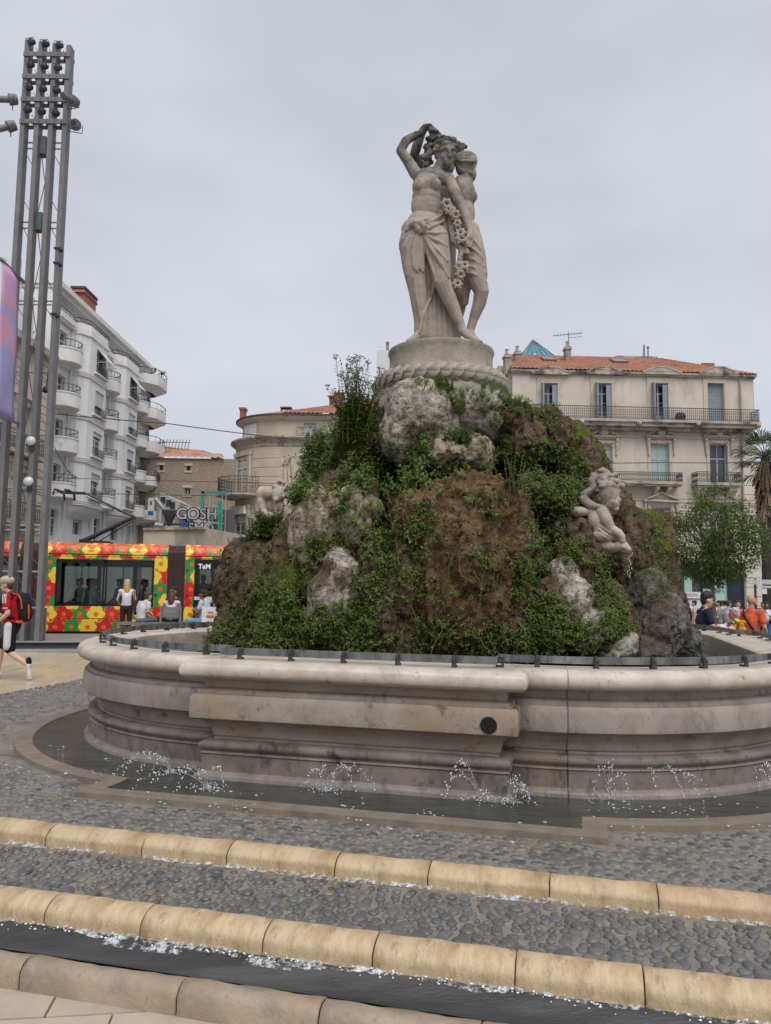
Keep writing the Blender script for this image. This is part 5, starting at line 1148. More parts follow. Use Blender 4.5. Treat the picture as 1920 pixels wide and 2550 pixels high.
# long barrelled projectors on the flanks
def projector(p, d, nm='projector'):
    d = Vector(d).normalized(); b = MB(); p = Vector(p); b.tube([p-d*.12, p-d*.1, p+d*.06, p+d*.1, p+d*.11, p+d*.46], [.05, .13, .15, .15, .085, .085], 14, True); b.tube([p+d*.46, p+d*.461], [.075, .075], 12); o = b.build(nm, m_twr, tower, auto=40)
    c = MB(); c.tube([p+d*.461, p+d*.463], [.07, .07], 12); c.build('lens', m_lens, o); y = MB(); a = d.cross(Vector((0, 0, 1))).normalized(); y.tube([p+a*.17, p+a*.17-Vector((0, 0, .2)), p-a*.17-Vector((0, 0, .2)), p-a*.17], .012, 5); y.build('yoke', m_lampb, o)
projector((-.85, -.02, tz(250)), (-.85, -.45, -.28)); projector((-.85, -.02, tz(316)), (-.8, -.45, -.55)); projector((.78, -.08, tz(256)), (-.22, -.9, -.25)); projector((.86, -.06, tz(314)), (.22, -.75, -.35))
m_trf = M('green transformer box', (.07, .115, .105), (.10, .155, .14), rough=.5, scale=6)
for py in (355, 545):
    b = MB(); b.box(-.32, .02, .1, .34, tz(py+22), tz(py-22)); b.build('transformer_box', m_trf, tower)
for py in (345, 360, 545, 560, 743, 752, 922, 1080, 1215, 1308, 1320, 1424, 1515):
    b = MB(); b.tube([(-.62, .2, tz(py)), (.55, .2, tz(py))], .03 if py > 1000 else .022, 8); b.build('cross_tube', m_gal, tower)
brk = [368, 545, 752, 922, 1080, 1215, 1315, 1424, 1515]
for p0_, p1_ in zip(brk[:-1], brk[1:]):
    b = MB(); za, zb = tz(p0_), tz(p1_); zm = (za+zb)/2; 
    for x0 in ((-.37), .37):
        b.tube([(x0-.2, .22, za), (x0+.2, .22, za-(za-zb)*.35)], .01, 5); b.tube([(x0+.2, .22, zb), (x0-.2, .22, zb+(za-zb)*.35)], .01, 5)
    b.tube([(-.15, .24, za), (.2, .24, zb)], .012, 5); b.tube([(.15, .24, za), (-.2, .24, zb)], .012, 5); b.build('brace', m_twr, tower)
for k, py in enumerate((620, 656, 783)):
    b = MB(); b.box(.47, .64, -.09, .1, tz(py)-.02, tz(py)+.02); b.tube([(.64, -.05, tz(py)), (.68, -.12, tz(py)-.1)], [.03, .05], 8); b.build('small_camera', m_lampb, tower)
m_clear = M('clear lamp glass', (.42, .44, .46), (.62, .64, .66), rough=.12, scale=14, spec=.8)
for py in (1101, 1201):
    b = MB(); b.lathe([(.0, .11), (.06, .10), (.115, .05), (.125, 0), (.115, -.02), (.07, -.05), (0.001, -.06)], 18); b.v = [(x+.185, -.14-z*.9, tz(py)+y) for x, y, z in b.v]; o = b.build('round_lamp', m_clear, tower, True); b = MB(); b.box(.13, .24, -.12, .0, tz(py)-.24, tz(py)-.12); b.build('lamp_clamp', m_lampb, o)
b = MB(); b.lathe([(.03, .3), (.04, .12), (.10, .08), (.12, -.04), (.10, -.05)], 14, (.42, .1, tz(970))); b.tube([(.42, .1, tz(920)), (.42, .1, tz(955))], .02, 6); b.build('bell_lamp', m_lampb, tower, True)
# base skirt panels behind the posts
b = MB(); b.box(-.62, .6, .3, .36, 0, tz(1515)); b.build('base_panel', m_twr, tower)
# banner hung from two arms
tq = [at(4, 648, 17.9), at(47, 690, 18.95), at(34, 1050, 18.95), at(-8, 1034, 17.9)]
ban = thing('street_banner', 'pink and violet festival banner hanging from the lighting tower', 'banner', tq[3])
m_ban = bpy.data.materials.new('festival print'); m_ban.use_nodes = True; t_ = m_ban.node_tree; bs = t_.nodes['Principled BSDF']; bs.inputs['Roughness'].default_value = .6
co_ = t_.nodes.new('ShaderNodeTexCoord'); sx_ = t_.nodes.new('ShaderNodeSeparateXYZ'); nn_ = t_.nodes.new('ShaderNodeTexNoise'); nn_.inputs['Scale'].default_value = 1.1; nn_.inputs['Detail'].default_value = 2
rm_ = t_.nodes.new('ShaderNodeValToRGB'); e_ = rm_.color_ramp.elements; e_[0].position = 0; e_[0].color = (.42, .33, .58, 1); e_[1].position = 1; e_[1].color = (.74, .36, .58, 1)
for ps, cc in ((.25, (.36, .35, .60)), (.36, (.70, .33, .42)), (.5, (.38, .37, .62)), (.62, (.72, .34, .42)), (.74, (.64, .38, .62))): k_ = rm_.color_ramp.elements.new(ps); k_.color = (*cc, 1)
mt_ = t_.nodes.new('ShaderNodeMath'); mt_.operation = 'MULTIPLY_ADD'; mt_.inputs[1].default_value = .2; t_.links.new(co_.outputs['Object'], sx_.inputs[0]); t_.links.new(co_.outputs['Object'], nn_.inputs[0]); t_.links.new(sx_.outputs[2], mt_.inputs[0])
m2_ = t_.nodes.new('ShaderNodeMath'); m2_.operation = 'MULTIPLY_ADD'; m2_.inputs[1].default_value = .9; m2_.inputs[2].default_value = -.45; t_.links.new(nn_.outputs[0], m2_.inputs[0]); t_.links.new(m2_.outputs[0], mt_.inputs[2]); t_.links.new(mt_.outputs[0], rm_.inputs[0]); t_.links.new(rm_.outputs[0], bs.inputs['Base Color'])
b = MB(); nu, nv = 6, 14; 
for j in range(nv+1):
    for i in range(nu+1):
        a, c = i/nu, j/nv; p = (tq[0]*(1-a)+tq[1]*a)*(1-c)+(tq[3]*(1-a)+tq[2]*a)*c; p = p+Vector((.8, -.6, 0))*(.05*math.sin(a*PI)*math.sin(c*5)+.03*math.sin(c*9+a*4)); b.v.append(tuple(p-tq[3]))
b.f = [(j*(nu+1)+i, j*(nu+1)+i+1, (j+1)*(nu+1)+i+1, (j+1)*(nu+1)+i) for j in range(nv) for i in range(nu)]
o = b.build('cloth', m_ban, ban, True); so = o.modifiers.new('s', 'SOLIDIFY'); so.thickness = .006
b = MB()
for i in (0, 3): 
    p, e2 = (tq[0], tq[1]) if i == 0 else (tq[3], tq[2]); d_ = (e2-p).normalized(); b.bar(p-d_*.1-tq[3], e2+d_*.35-tq[3], .06)
b.build('arm', m_twr, ban)
hd = tq[1]-tq[0]; hd.z = 0; nrm_ = Vector((hd.y, -hd.x, 0)).normalized(); pc_ = (tq[0]*.5+tq[1]*.5)*.8+(tq[3]*.5+tq[2]*.5)*.2-tq[3]+nrm_*.09
# ================================================ overhead tram wires
m_wire = M('overhead wire', (.03, .03, .033), rough=.6)
def wire(lab, pts, r=.012):
    b = MB(); P = []
    for a, c in zip(pts[:-1], pts[1:]):
        for k in range(8): t = k/8; p = a.lerp(c, t); p.z -= .15*4*t*(1-t)*min(1, (c-a).length/30); P.append(p)
    P.append(pts[-1]); b.tube(P, r, 4); return tag(b.build('overhead_wire', m_wire), lab, 'wire', 'overhead tram wires')
wire('overhead span wire from the art deco house to the round corner house', [at(135, 1030, 42), at(420, 1055, 45), at(760, 1097, 46)], .028)
wire('overhead contact wire just above the pantograph', [TP(-14, -1.1, A2.z+.07), TP(6, -1.1, A2.z+.06), TP(30, -1.1, A2.z+.06), TP(60, -1.1, A2.z+.1)], .010)
wire('overhead carrier wire above the contact wire', [TP(-14, -1.1, A2.z+.55), TP(6, -1.1, A2.z+.5), TP(30, -1.1, A2.z+.62), TP(60, -1.1, A2.z+.7)], .009)
wire('overhead slanting hanger wire by the lighting tower', [at(124, 1094, 26), at(168, 1171, 27), at(196, 1192, 28)], .014)
wire('overhead bridle wire with two ends left of the pantograph', [at(145, 1191, 27), at(168, 1172, 27), at(185, 1192, 27)], .012)
wire('overhead wire crossing the second floor of the long house on the right', [at(1420, 1152, 30), at(1640, 1152, 30), at(1960, 1150, 30)], .016)
wire('overhead wire crossing the first floor of the long house, upper', [at(1420, 1232, 31), at(1560, 1245, 31), at(1960, 1262, 31)], .014)
wire('overhead wire crossing the first floor of the long house, lower', [at(1420, 1275, 32), at(1640, 1277, 32), at(1960, 1258, 32)], .014)
# ================================================ buildings
class Facade:
    """a wall measured from the photograph: local x along it, y into the house, z up"""
    def __init__(s, name, label, cat, O, d, group=None):
        s.O = Vector((O[0], O[1], 0)); d = Vector((d[0], d[1], 0)).normalized(); s.d = d; s.n = Vector((d.y, -d.x, 0))
        s.root = thing(name, label, cat, s.O, math.atan2(d.y, d.x), group)
    def pt(s, px, py, y=0):
        r = ray(px, py); o = Vector((0, 0, EYE)); pl = s.O-s.n*y; t = (pl-o).dot(s.n)/r.dot(s.n); p = o+r*t; return (p-s.O).dot(s.d), p.z
    def rect(s, x0, y0, x1, y1, y=0):
        """pixel box -> s0,s1,z0,z1"""
        a, c = s.pt(x0, (y0+y1)/2, y), s.pt(x1, (y0+y1)/2, y); xm = (x0+x1)/2; return a[0], c[0], s.pt(xm, y1, y)[1], s.pt(xm, y0, y)[1]
def wall(x0, x1, z0, z1, holes, depth=.25, y=0):
    """front face with real openings and their reveals"""
    b = MB(); X = sorted({x0, x1, *[h[0] for h in holes], *[h[1] for h in holes]}); Z = sorted({z0, z1, *[h[2] for h in holes], *[h[3] for h in holes]})
    X = [x for x in X if x0 <= x <= x1]; Z = [z for z in Z if z0 <= z <= z1]
    for i in range(len(X)-1):
        for j in range(len(Z)-1):
            cx, cz = (X[i]+X[i+1])/2, (Z[j]+Z[j+1])/2
            if any(h[0] < cx < h[1] and h[2] < cz < h[3] for h in holes): continue
            b.add([(X[i], y, Z[j]), (X[i+1], y, Z[j]), (X[i+1], y, Z[j+1]), (X[i], y, Z[j+1])], [(0, 1, 2, 3)])
    for h in holes:
        a, c, e, f = h[:4]
        b.add([(a, y, e), (c, y, e), (c, y, f), (a, y, f), (a, y+depth, e), (c, y+depth, e), (c, y+depth, f), (a, y+depth, f)], [(0, 4, 5, 1), (1, 5, 6, 2), (2, 6, 7, 3), (3, 7, 4, 0)])
    return b
m_wfr = M('white window frame', (.52, .54, .56), rough=.5); m_bfr = M('blue grey window frame', (.30, .34, .39), rough=.5)
m_gl = M('dark window glass', (.022, .027, .032), (.06, .068, .075), rough=.06, scale=1.3, spec=.7)
m_glp = M('pale blinded glass', (.33, .45, .44), (.42, .52, .51), rough=.12, scale=1.2, spec=.6)
m_shut = M('closed pale shutter', (.55, .56, .57), (.62, .63, .64), rough=.6, scale=2)
m_ir = M('wrought iron', (.03, .034, .037), (.075, .08, .082), rough=.6, scale=9)
def window(par, h, y, style='casement', fr=None, gl=None, frac=.3, name='window', extra=None):
    """frame with bars, pane behind; h = opening"""
    fr = fr or m_wfr; gl = gl or m_gl; a, c, e, f = h[:4]; t = min(.07, (c-a)*.09); w, hh = c-a, f-e
    b = MB(); b.box(a, c, y, y+.06, f-t, f); b.box(a, c, y, y+.06, e, e+t); b.box(a, a+t, y, y+.06, e+t, f-t); b.box(c-t, c, y, y+.06, e+t, f-t)
    if style in ('casement', 'french'):
        tz_ = e+hh*(1-frac); b.box(a+t, c-t, y-.004, y+.055, tz_-t*.6, tz_+t*.6); m = (a+c)/2; b.box(m-t*.7, m+t*.7, y-.008, y+.05, e+t, tz_-t*.6); b.box(m-t*.35, m+t*.35, y-.002, y+.05, tz_+t*.6, f-t)
        if style == 'french':
            for k in (1, 2):
                zz = e+(tz_-e)*k/3; b.box(a+t, c-t, y+.005, y+.045, zz-t*.25, zz+t*.25)
            b.box(a+t, c-t, y+.0, y+.05, e+t, e+hh*.16)
    elif style == 'two': m = (a+c)/2; b.box(m-t*.8, m+t*.8, y-.006, y+.05, e+t, f-t)
    o = b.build(name, fr, par); g = MB(); g.add([(a+t*.5, y+.04, e+t*.5), (c-t*.5, y+.04, e+t*.5), (c-t*.5, y+.04, f-t*.5), (a+t*.5, y+.04, f-t*.5)], [(0, 1, 2, 3)]); g.build('pane', gl, o)
    return o
def iron_rail(par, P, h, style='scroll', mat=None, name='railing', step=.12):
    """P: list of (x,y,z) foot points in local space"""
    b = MB(); P = [Vector(p) for p in P]
    for a, c in zip(P[:-1], P[1:]):
        L = (c-a).length; d = (c-a)/max(L, 1e-6); up = Vector((0, 0, 1)); n = max(1, int(L/step))
        b.bar(a+up*h, c+up*h, .05, .035); b.bar(a+up*.06, c+up*.06, .03, .025)
        if style != 'plain': b.bar(a+up*h*.78, c+up*h*.78, .02, .02)
        for i in range(n+1):
            p = a+d*L*i/n; b.bar(p+up*.0, p+up*h, .018)
            if style == 'scroll' and i < n:
                m = a+d*L*(i+.5)/n; r = L/n*.36
                for zc, rs in ((h*.60, r), (h*.38, r), (h*.18, r*.9)):
                    b.tube([m+d*rs*math.cos(t*PI/3)+up*(zc-h*.5+h*.5+rs*math.sin(t*PI/3)) for t in range(7)], .009, 3, False)
            if style == 'loz' and i < n:
                m = a+d*L*(i+.5)/n; w = L/n*.5
                b.bar(m+up*h*.1, m+d*w+up*h*.45, .014); b.bar(m+up*h*.1, m-d*w+up*h*.45, .014); b.bar(m+up*h*.76, m+d*w+up*h*.45, .014); b.bar(m+up*h*.76, m-d*w+up*h*.45, .014); b.ell(m+up*h*.84, .025, 5, 4)
    return b.build(name, mat or m_ir, par)
def tiles_roof(par, quad, mat, name='roof', pitch=.26, rows=.32, hmax=.05):
    """clay tile roof: quad = eave left, eave right, ridge right, ridge left; ribs really stand up"""
    A, B_, C, D = [Vector(p) for p in quad]; nrm = (B_-A).cross(D-A).normalized()
    W_ = max((B_-A).length, (C-D).length); H_ = ((D-A).length+(C-B_).length)/2; nx = max(2, int(W_/pitch)*4); nz_ = max(2, int(H_/rows))
    b = MB(); row = []
    for j in range(nz_):
        for e in (0, 1):
            t = (j+e*.999)/nz_; lift = .03*(1-e)
            row.append([A.lerp(D, t).lerp(B_.lerp(C, t), i/nx)+nrm*(hmax*.5*(1+math.cos(i*PI/2))*(.8 if e else 1)+lift) for i in range(nx+1)])
    b.v = [tuple(p) for r in row for p in r]; n = nx+1; b.f = [(j*n+i, j*n+i+1, (j+1)*n+i+1, (j+1)*n+i) for j in range(len(row)-1) for i in range(nx)]
    o = b.build(name, mat, par, True); return o
m_rtile = M('orange clay tile', (.26, .105, .07), (.41, .20, .135), rough=.85, scale=2.5, bump=.3, bscale=12, c3=(.24, .12, .085), s3=.6, p3=(.5, .66))
m_rtile2 = M('pale clay tile', (.38, .21, .14), (.52, .33, .24), rough=.85, scale=2.5, bump=.3, bscale=12, c3=(.25, .17, .13), s3=.8, p3=(.5, .66))
m_brick = M('red chimney brick', (.22, .075, .06), (.31, .125, .10), rough=.9, scale=9, bump=.3)
m_stucco = M('cream weathered stucco', (.53, .46, .385), (.61, .545, .47), rough=.85, scale=.8, bump=.15, bscale=9, c3=(.36, .30, .245), s3=.55, p3=(.53, .72), stretch=(1, 1, .45))
m_trim = M('cream stone trim', (.47, .40, .32), (.55, .49, .41), rough=.85, scale=2, bump=.15, c3=(.27, .235, .20), s3=1.2, p3=(.54, .7))
m_sooty = M('sooty cornice stone', (.34, .295, .24), (.46, .405, .34), rough=.9, scale=2, bump=.2, c3=(.10, .09, .08), s3=1.3, p3=(.48, .64))
# ------------------------------------------------ the long house on the right
FO = at(1276, 1240, 45); RH = Facade('town_house', 'long cream town house with iron balconies and orange tiled roof on the right', 'building', (FO.x, FO.y), (.9989, .047))
R0 = RH.root; r_ = RH.rect
sR = RH.pt(1884, 1200)[0]; zE = RH.pt(1600, 933)[1]; zG = -1.0
sTop = RH.pt(1875, 1000)[0]
top_w = [r_(1220+a/2.38, 955, 1220+c/2.38, 1048) for a, c in ((305, 400), (623, 720), (958, 1055), (1292, 1388))]
mid_w = [r_(1220+a/2.38, 1106, 1220+c/2.38, 1206) for a, c in ((300, 402), (617, 725), (955, 1063), (1305, 1408))]
fst_w = [r_(1405, 1263, 1437, 1366), r_(1503, 1263, 1535, 1366), r_(1622, 1263, 1671, 1366), r_(1768, 1263, 1812, 1366)]
zB1, zB2 = RH.pt(1600, 1055)[1], RH.pt(1620, 1203)[1]; zB3 = RH.pt(1650, 1380)[1]; zS = RH.pt(1700, 1400)[1]
shop = [(RH.pt(1655, 1500)[0]-6, RH.pt(1856, 1500)[0], zG, zS)]
wl = wall(0, sR, zB1, zE, top_w, .35); wl.add(wall(0, sR, zS-.2, zB1, mid_w+fst_w, .35).v, []) if False else None
o = wl.build('wall', m_stucco, R0)
wl2 = wall(0, sR, zG, zB1, mid_w+fst_w+shop, .4); wl2.build('wall', m_stucco, R0)
b = MB(); b.box(.4, sR-.02, .45, 11, zG, zE); b.box(sR-.02, sR, .0, 11, zG, zE); b.box(0, .02, 0, 11, zG, zE)
b.build('wall', m_stucco, R0)
m_slate = M('blue grey shutter', (.21, .245, .29), (.26, .295, .335), rough=.6, scale=2)
for i, h in enumerate(top_w):
    if i == 3:
        b = MB(); n = 22
        for k in range(n): z = h[2]+(h[3]-h[2])*k/n; b.box(h[0]+.02, h[1]-.02, .2, .23+.012*(k % 2), z+.01, z+(h[3]-h[2])/n-.004)
        b.build('shutter', m_slate, R0)
    else:
        window(R0, h, .28, 'french', m_bfr, None, .25)
        b = MB(); w = (h[1]-h[0]); b.box(h[0]-.02, h[0]+.06, -.5, .1, h[2], h[3]-.05); b.box(h[1]-.3, h[1]-.02, .02, .06, h[2], h[3]-.05); b.build('shutter', m_slate, R0)
    b = MB(); a, c, e, f = h; b.box(a-.28, a-.02, -.05, .02, e, f+.3); b.box(c+.02, c+.28, -.05, .02, e, f+.3); b.box(a-.28, c+.28, -.06, .02, f+.3-.28, f+.34); b.build('window_surround', m_trim, R0)
for cx in (355, 677, 1010, 1345):  # dormer-like pediments breaking the eave
    px = 1220+cx/2.38; s0 = RH.pt(px, 925)[0]; hw = 1.0; z0 = RH.pt(px, 935)[1]; b = MB()
    poly = [(-hw-.15, 0), (hw+.15, 0), (hw+.15, .10), (.35, .42), (-.35, .42), (-hw-.15, .10)]
    b.add([(s0+x, -.30, z0+z) for x, z in poly]+[(s0+x, .2, z0+z) for x, z in poly], [tuple(range(6)), tuple(range(11, 5, -1))]+[(i, (i+1) % 6, 6+(i+1) % 6, 6+i) for i in range(6)])
    for sx in (-1, 1): b.bar((s0+sx*(hw+.2), -.12, z0+.09), (s0+sx*.33, -.12, z0+.46), .42, .09)
    b.box(s0-.4, s0+.4, -.32, .1, z0+.41, z0+.49); b.build('eave_pediment', m_sooty, R0)
b = MB(); b.box(-.1, sR+.1, -.26, .1, zE-.02, zE+.1); b.box(-.05, sR+.05, -.16, .05, zE-.12, zE-.022); b.build('eave_cornice', m_sooty, R0)
yr = 5.5; zr = RH.pt(1500, 889, yr)[1]; rl0, rl1 = RH.pt(1268, 889, yr)[0], RH.pt(1640, 889, yr)[0]
tiles_roof(R0, [(-.15, -.3, zE+.1), (sR-3.9, -.3, zE+.1), (rl1, yr, zr), (rl0, yr, zr)], m_rtile)
tiles_roof(R0, [(sR-3.9, -.3, zE+.1), (sR+.15, -.3, zE+.1), (rl1+.05, yr+.02, zr), (rl1, yr, zr)], m_rtile, 'hip_roof')
b = MB(); b.add([(sR+.15, -.3, zE+.1), (sR+.15, 11, zE+.1), (rl1, yr, zr), (rl0, yr, zr), (-.15, 11, zE+.1), (-.15, -.3, zE+.1)], [(0, 1, 2), (1, 4, 3, 2), (4, 5, 3)]); b.build('roof', m_rtile, R0)
for a, c in ((1350, 1381), (1523, 1560)):
    y0 = 3.1; s0, s1 = RH.pt(a, 905, y0)[0], RH.pt(c, 905, y0)[0]; zz = zE+.1+(zr-zE-.1)*(y0+.3)/(yr+.3); sl_ = math.atan2(zr-zE, yr+.3)
    b = MB(); Mx = Matrix.Translation((s0, y0, zz+.12)) @ Matrix.Rotation(sl_, 4, 'X'); b.box(0, s1-s0, -.55, .55, -.05, .06, Mx); o = b.build('skylight', M('lead grey', (.12, .115, .11), rough=.6), R0); b = MB(); b.box(.08, s1-s0-.08, -.47, .47, .06, .065, Mx); b.build('pane', m_gl, o)
def chimney(F, px, y, py0, py1, w, mat, cap=True, dx=.5):
    s0, z0 = F.pt(px, py0, y); z1 = F.pt(px, py1, y)[1]; b = MB(); b.box(s0-w/2, s0+w/2, y-dx/2, y+dx/2, z0-.6, z1)
    o = b.build('chimney', mat, F.root)
    if cap:
        c_ = MB(); c_.box(s0-w/2-.06, s0+w/2+.06, y-dx/2-.06, y+dx/2+.06, z1-.22, z1-.1); c_.lathe([(.10, z1), (.09, z1+.3), (.13, z1+.34), (.0, z1+.40)], 8, (s0, y, 0)); c_.build('chimney_pot', m_sooty, o)
    return s0, z1
m_chim = M('mottled chimney render', (.24, .20, .175), (.38, .33, .29), rough=.9, scale=3, bump=.3, c3=(.08, .07, .065), s3=3, p3=(.5, .62))
cs, cz_ = chimney(RH, 1413, 3.2, 912, 864, .34, m_chim)
chimney(RH, 1288, 2.4, 910, 876, .36, m_chim); chimney(RH, 1262, 2.0, 905, 884, .36, m_chim)
b = MB(); b.lathe([(.05, 0), (.05, .7), (.09, .72), (.09, .8), (0, .85)], 8, (RH.pt(1614, 885, yr)[0], yr, zr)); b.lathe([(.07, 0), (.07, .8), (.03, .95), (0, .96)], 8, (RH.pt(1604, 885, yr)[0], yr, zr)); b.build('roof_vents', M('zinc vent', (.20, .19, .18), rough=.6), R0)
b = MB(); b.box(RH.pt(1530, 887, yr+.3)[0], RH.pt(1634, 887, yr+.3)[0], yr, yr+.8, zr-.2, zr+.13); b.build('ridge_box', m_sooty, R0)
b = MB(); b.box(RH.pt(1746, 909, 4)[0], RH.pt(1776, 909, 4)[0], 3.8, 4.4, RH.pt(1760, 912, 4)[1]-.3, RH.pt(1760, 906, 4)[1]); b.build('roof_table', m_brick, R0)
b = MB(); p = Vector((cs+.1, 3.2, cz_)); b.tube([p, p+Vector((0, 0, 1.0))], .025, 5); b.tube([p+Vector((-1.0, 0, .72)), p+Vector((.95, 0, .95))], .016, 4); b.tube([p+Vector((0, 0, .6)), p+Vector((.9, .0, .72))], .014, 4)
for k in range(9): q_ = p+Vector((-.95+k*.22, 0, .725+k*.027)); b.tube([q_-Vector((0, .25, 0)), q_+Vector((0, .25, 0))], .01, 3); b.tube([q_-Vector((0, 0, .05)), q_+Vector((0, 0, .05))], .008, 3)
b.build('roof_aerial', m_ir, R0)
# long top balcony
bl0, bl1 = RH.pt(1345, 1050)[0], RH.pt(1895, 1050, -1)[0]
b = MB(); b.box(.0, bl1, -1.0, .02, zB1-.10, zB1+.05); b.box(0, bl1-.08, -.85, .02, zB1-.32, zB1-.10); b.box(0, bl1-.3, -.55, .02, zB1-.5, zB1-.322); b.build('balcony_slab', m_sooty, R0)
b = MB(); k = 0
while k*.16 < bl1-.4: b.box(.1+k*.16, .19+k*.16, -.62, -.55, zB1-.44, zB1-.34); k += 1
b.build('dentils', m_sooty, R0)['kind'] = 'stuff'
iron_rail(R0, [(0, -.93, zB1+.05), (bl1-.06, -.93, zB1+.05), (bl1-.06, 0, zB1+.05)], RH.pt(1600, 1014, -.93)[1]-zB1-.05, 'scroll')
for px in (1437, 1577, 1720, 1868):
    s0 = RH.pt(px, 1050)[0]; b = MB(); b.ell((s0, -.95, zB1-.16), (.16, .14, .16), 8, 6); b.ell((s0, -1.05, zB1-.2), (.08, .1, .1), 6, 5); b.build('lion_mask', m_sooty, R0)
b = MB(); s0 = RH.pt(1686, 1040)[0]; b.cap((s0, -.5, zB1+.35), (s0, -.4, zB1+.35), .3, .3); b.build('flower_pot', m_ir, R0)
# middle storey: windows with carved heads
def carved(cx, py, w, seed):
    s0, z = RH.pt(cx, py); R = random.Random(seed); b = MB()
    b.box(s0-w, s0+w, -.28, .02, z-.05, z+.05); b.box(s0-w+.06, s0+w-.06, -.2, .02, z-.13, z-.052)
    for sx in (-1, 1):
        b.tube([(s0+sx*w*.95, -.18, z+.08), (s0+sx*w*.6, -.2, z+.22), (s0+sx*w*.3, -.22, z+.36)], [.05, .07, .06], 6)
        b.cap((s0+sx*w*.83, -.14, z-.18), (s0+sx*w*.80, -.08, z-.95), .11, .05); b.ell((s0+sx*w*.83, -.2, z-.22), (.10, .1, .14), 7, 5); b.ell((s0+sx*w*.8, -.1, z-1.05), (.06, .06, .12), 6, 5)
    b.ell((s0, -.2, z+.30), (.26, .18, .34), 10, 8); b.ell((s0, -.3, z+.34), (.14, .1, .18), 8, 6)
    for k in range(16): b.ell((s0+R.gauss(0, w*.35), -.16+R.uniform(-.06, .04), z+.14+abs(R.gauss(0, .12))), (R.uniform(.05, .1), .07, R.uniform(.04, .09)), 6, 5)
    for k in range(16): b.ell((s0+R.uniform(-w*.62, w*.62), -.04, z-.34+R.gauss(0, .05)), (R.uniform(.06, .1), .06, R.uniform(.04, .09)), 6, 5)
    b.build('carved_window_head', m_trim, R0, True)
for i, (h, cx) in enumerate(zip(mid_w, (1367, 1502, 1645, 1788))):
    window(R0, h, .22, 'french' if False else 'casement', m_bfr if i == 3 else M('mint grey frame', (.40, .50, .50), rough=.5), m_gl if i == 3 else m_glp, .36)
    b = MB(); a, c, e, f = h; b.box(a-.2, a-.02, -.05, .02, e, f+.06); b.box(c+.02, c+.2, -.05, .02, e, f+.06); b.box(a-.2, c+.2, -.07, .02, f+.06, f+.2); b.build('window_surround', m_trim, R0)
    carved(cx, 1088, .96, i+1)
b = MB(); b.box(0, sR+.02, -.06, .02, RH.pt(1600, 1089)[1]-.04, RH.pt(1600, 1085)[1]); b.build('string_course', m_trim, R0)
def balcony(px0, px1, zb, py_top, proj=.85, st='loz'):
    a, c = RH.pt(px0, 1200, -proj)[0], RH.pt(px1, 1200, -proj)[0]; b = MB(); b.box(a, c, -proj, .02, zb-.16, zb); b.box(a+.06, c-.06, -proj+.08, .02, zb-.26, zb-.16); o = b.build('balcony', m_sooty, R0)
    iron_rail(o, [(a+.05, .0, zb), (a+.05, -proj+.06, zb), (c-.05, -proj+.06, zb), (c-.05, 0, zb)], RH.pt((px0+px1)/2, py_top, -proj)[1]-zb, st)
    L = c-a
    for t in (.1, .2, .8, .9):
        b = MB(); x = a+L*t; b.add([(x-.12, .02, zb-.26), (x+.12, .02, zb-.26), (x+.12, -proj+.15, zb-.26), (x-.12, -proj+.15, zb-.26), (x-.12, .02, zb-.75), (x+.12, .02, zb-.75), (x+.12, -.2, zb-.72), (x-.12, -.2, zb-.72), (x-.12, -proj+.2, zb-.42), (x+.12, -proj+.2, zb-.42)], [(0, 1, 2, 3), (4, 7, 6, 5), (3, 2, 9, 8), (8, 9, 6, 7), (0, 3, 8, 7, 4), (1, 5, 6, 9, 2)]); b.build('corbel', m_trim, o)
balcony(1395, 1703, zB2, 1174); balcony(1737, 1848, zB2, 1175)
# first floor: pedimented windows, louvres
for i, (h, cx) in enumerate(zip(fst_w, (1421, 1519, 1646.5, 1790))):
    a, c, e, f = h
    o = window(R0, h, .25, 'casement', m_wfr, m_gl, .34)
    b = MB(); zt_ = e+(f-e)*.66; n = 9
    for sx in (0, 1):
        x0, x1 = (a+.09, (a+c)/2-.05) if sx == 0 else ((a+c)/2+.05, c-.09)
        for k in range(n): z = zt_+.06+(f-.1-zt_-.06)*k/n; b.add([(x0, .2, z), (x1, .2, z), (x1, .245, z+.06), (x0, .245, z+.06)], [(0, 1, 2, 3)])
    b.build('louvre', m_wfr, o)
    b = MB(); b.box(a-.22, a-.02, -.08, .02, e, f+.1); b.box(c+.02, c+.22, -.08, .02, e, f+.1); b.box(a-.22, c+.22, -.1, .02, f+.1, f+.34); s0 = (a+c)/2; w = (c-a)/2+.5; zz = RH.pt(cx, 1249)[1]
    b.box(s0-w, s0+w, -.3, .02, zz-.06, zz+.04)
    if i != 3:
        for sx in (-1, 1): b.bar((s0+sx*w, -.14, zz+.06), (s0, -.14, zz+.52), .32, .09)
        b.add([(s0-w+.1, -.08, zz+.04), (s0+w-.1, -.08, zz+.04), (s0, -.08, zz+.46)], [(0, 1, 2)])
    else: b.tube([(s0+w*math.cos(t*PI/10), -.14, zz+.05+.5*math.sin(t*PI/10)) for t in range(11)], .10, 6); b.ell((s0, -.2, zz+.2), (.3, .15, .28), 8, 6)
    for sx in (-1, 1): b.cap((s0+sx*(w-.15), -.1, zz-.12), (s0+sx*(w-.15), -.06, zz-.6), .1, .05)
    b.build('window_pediment', m_trim, R0)
    b2 = MB(); b2.box(a-.1, c+.1, -.5, .02, e-.14, e); oo = b2.build('balcony', m_sooty, R0); iron_rail(oo, [(a-.1, 0, e), (a-.1, -.45, e), (c+.1, -.45, e), (c+.1, 0, e)], .95, 'scroll')
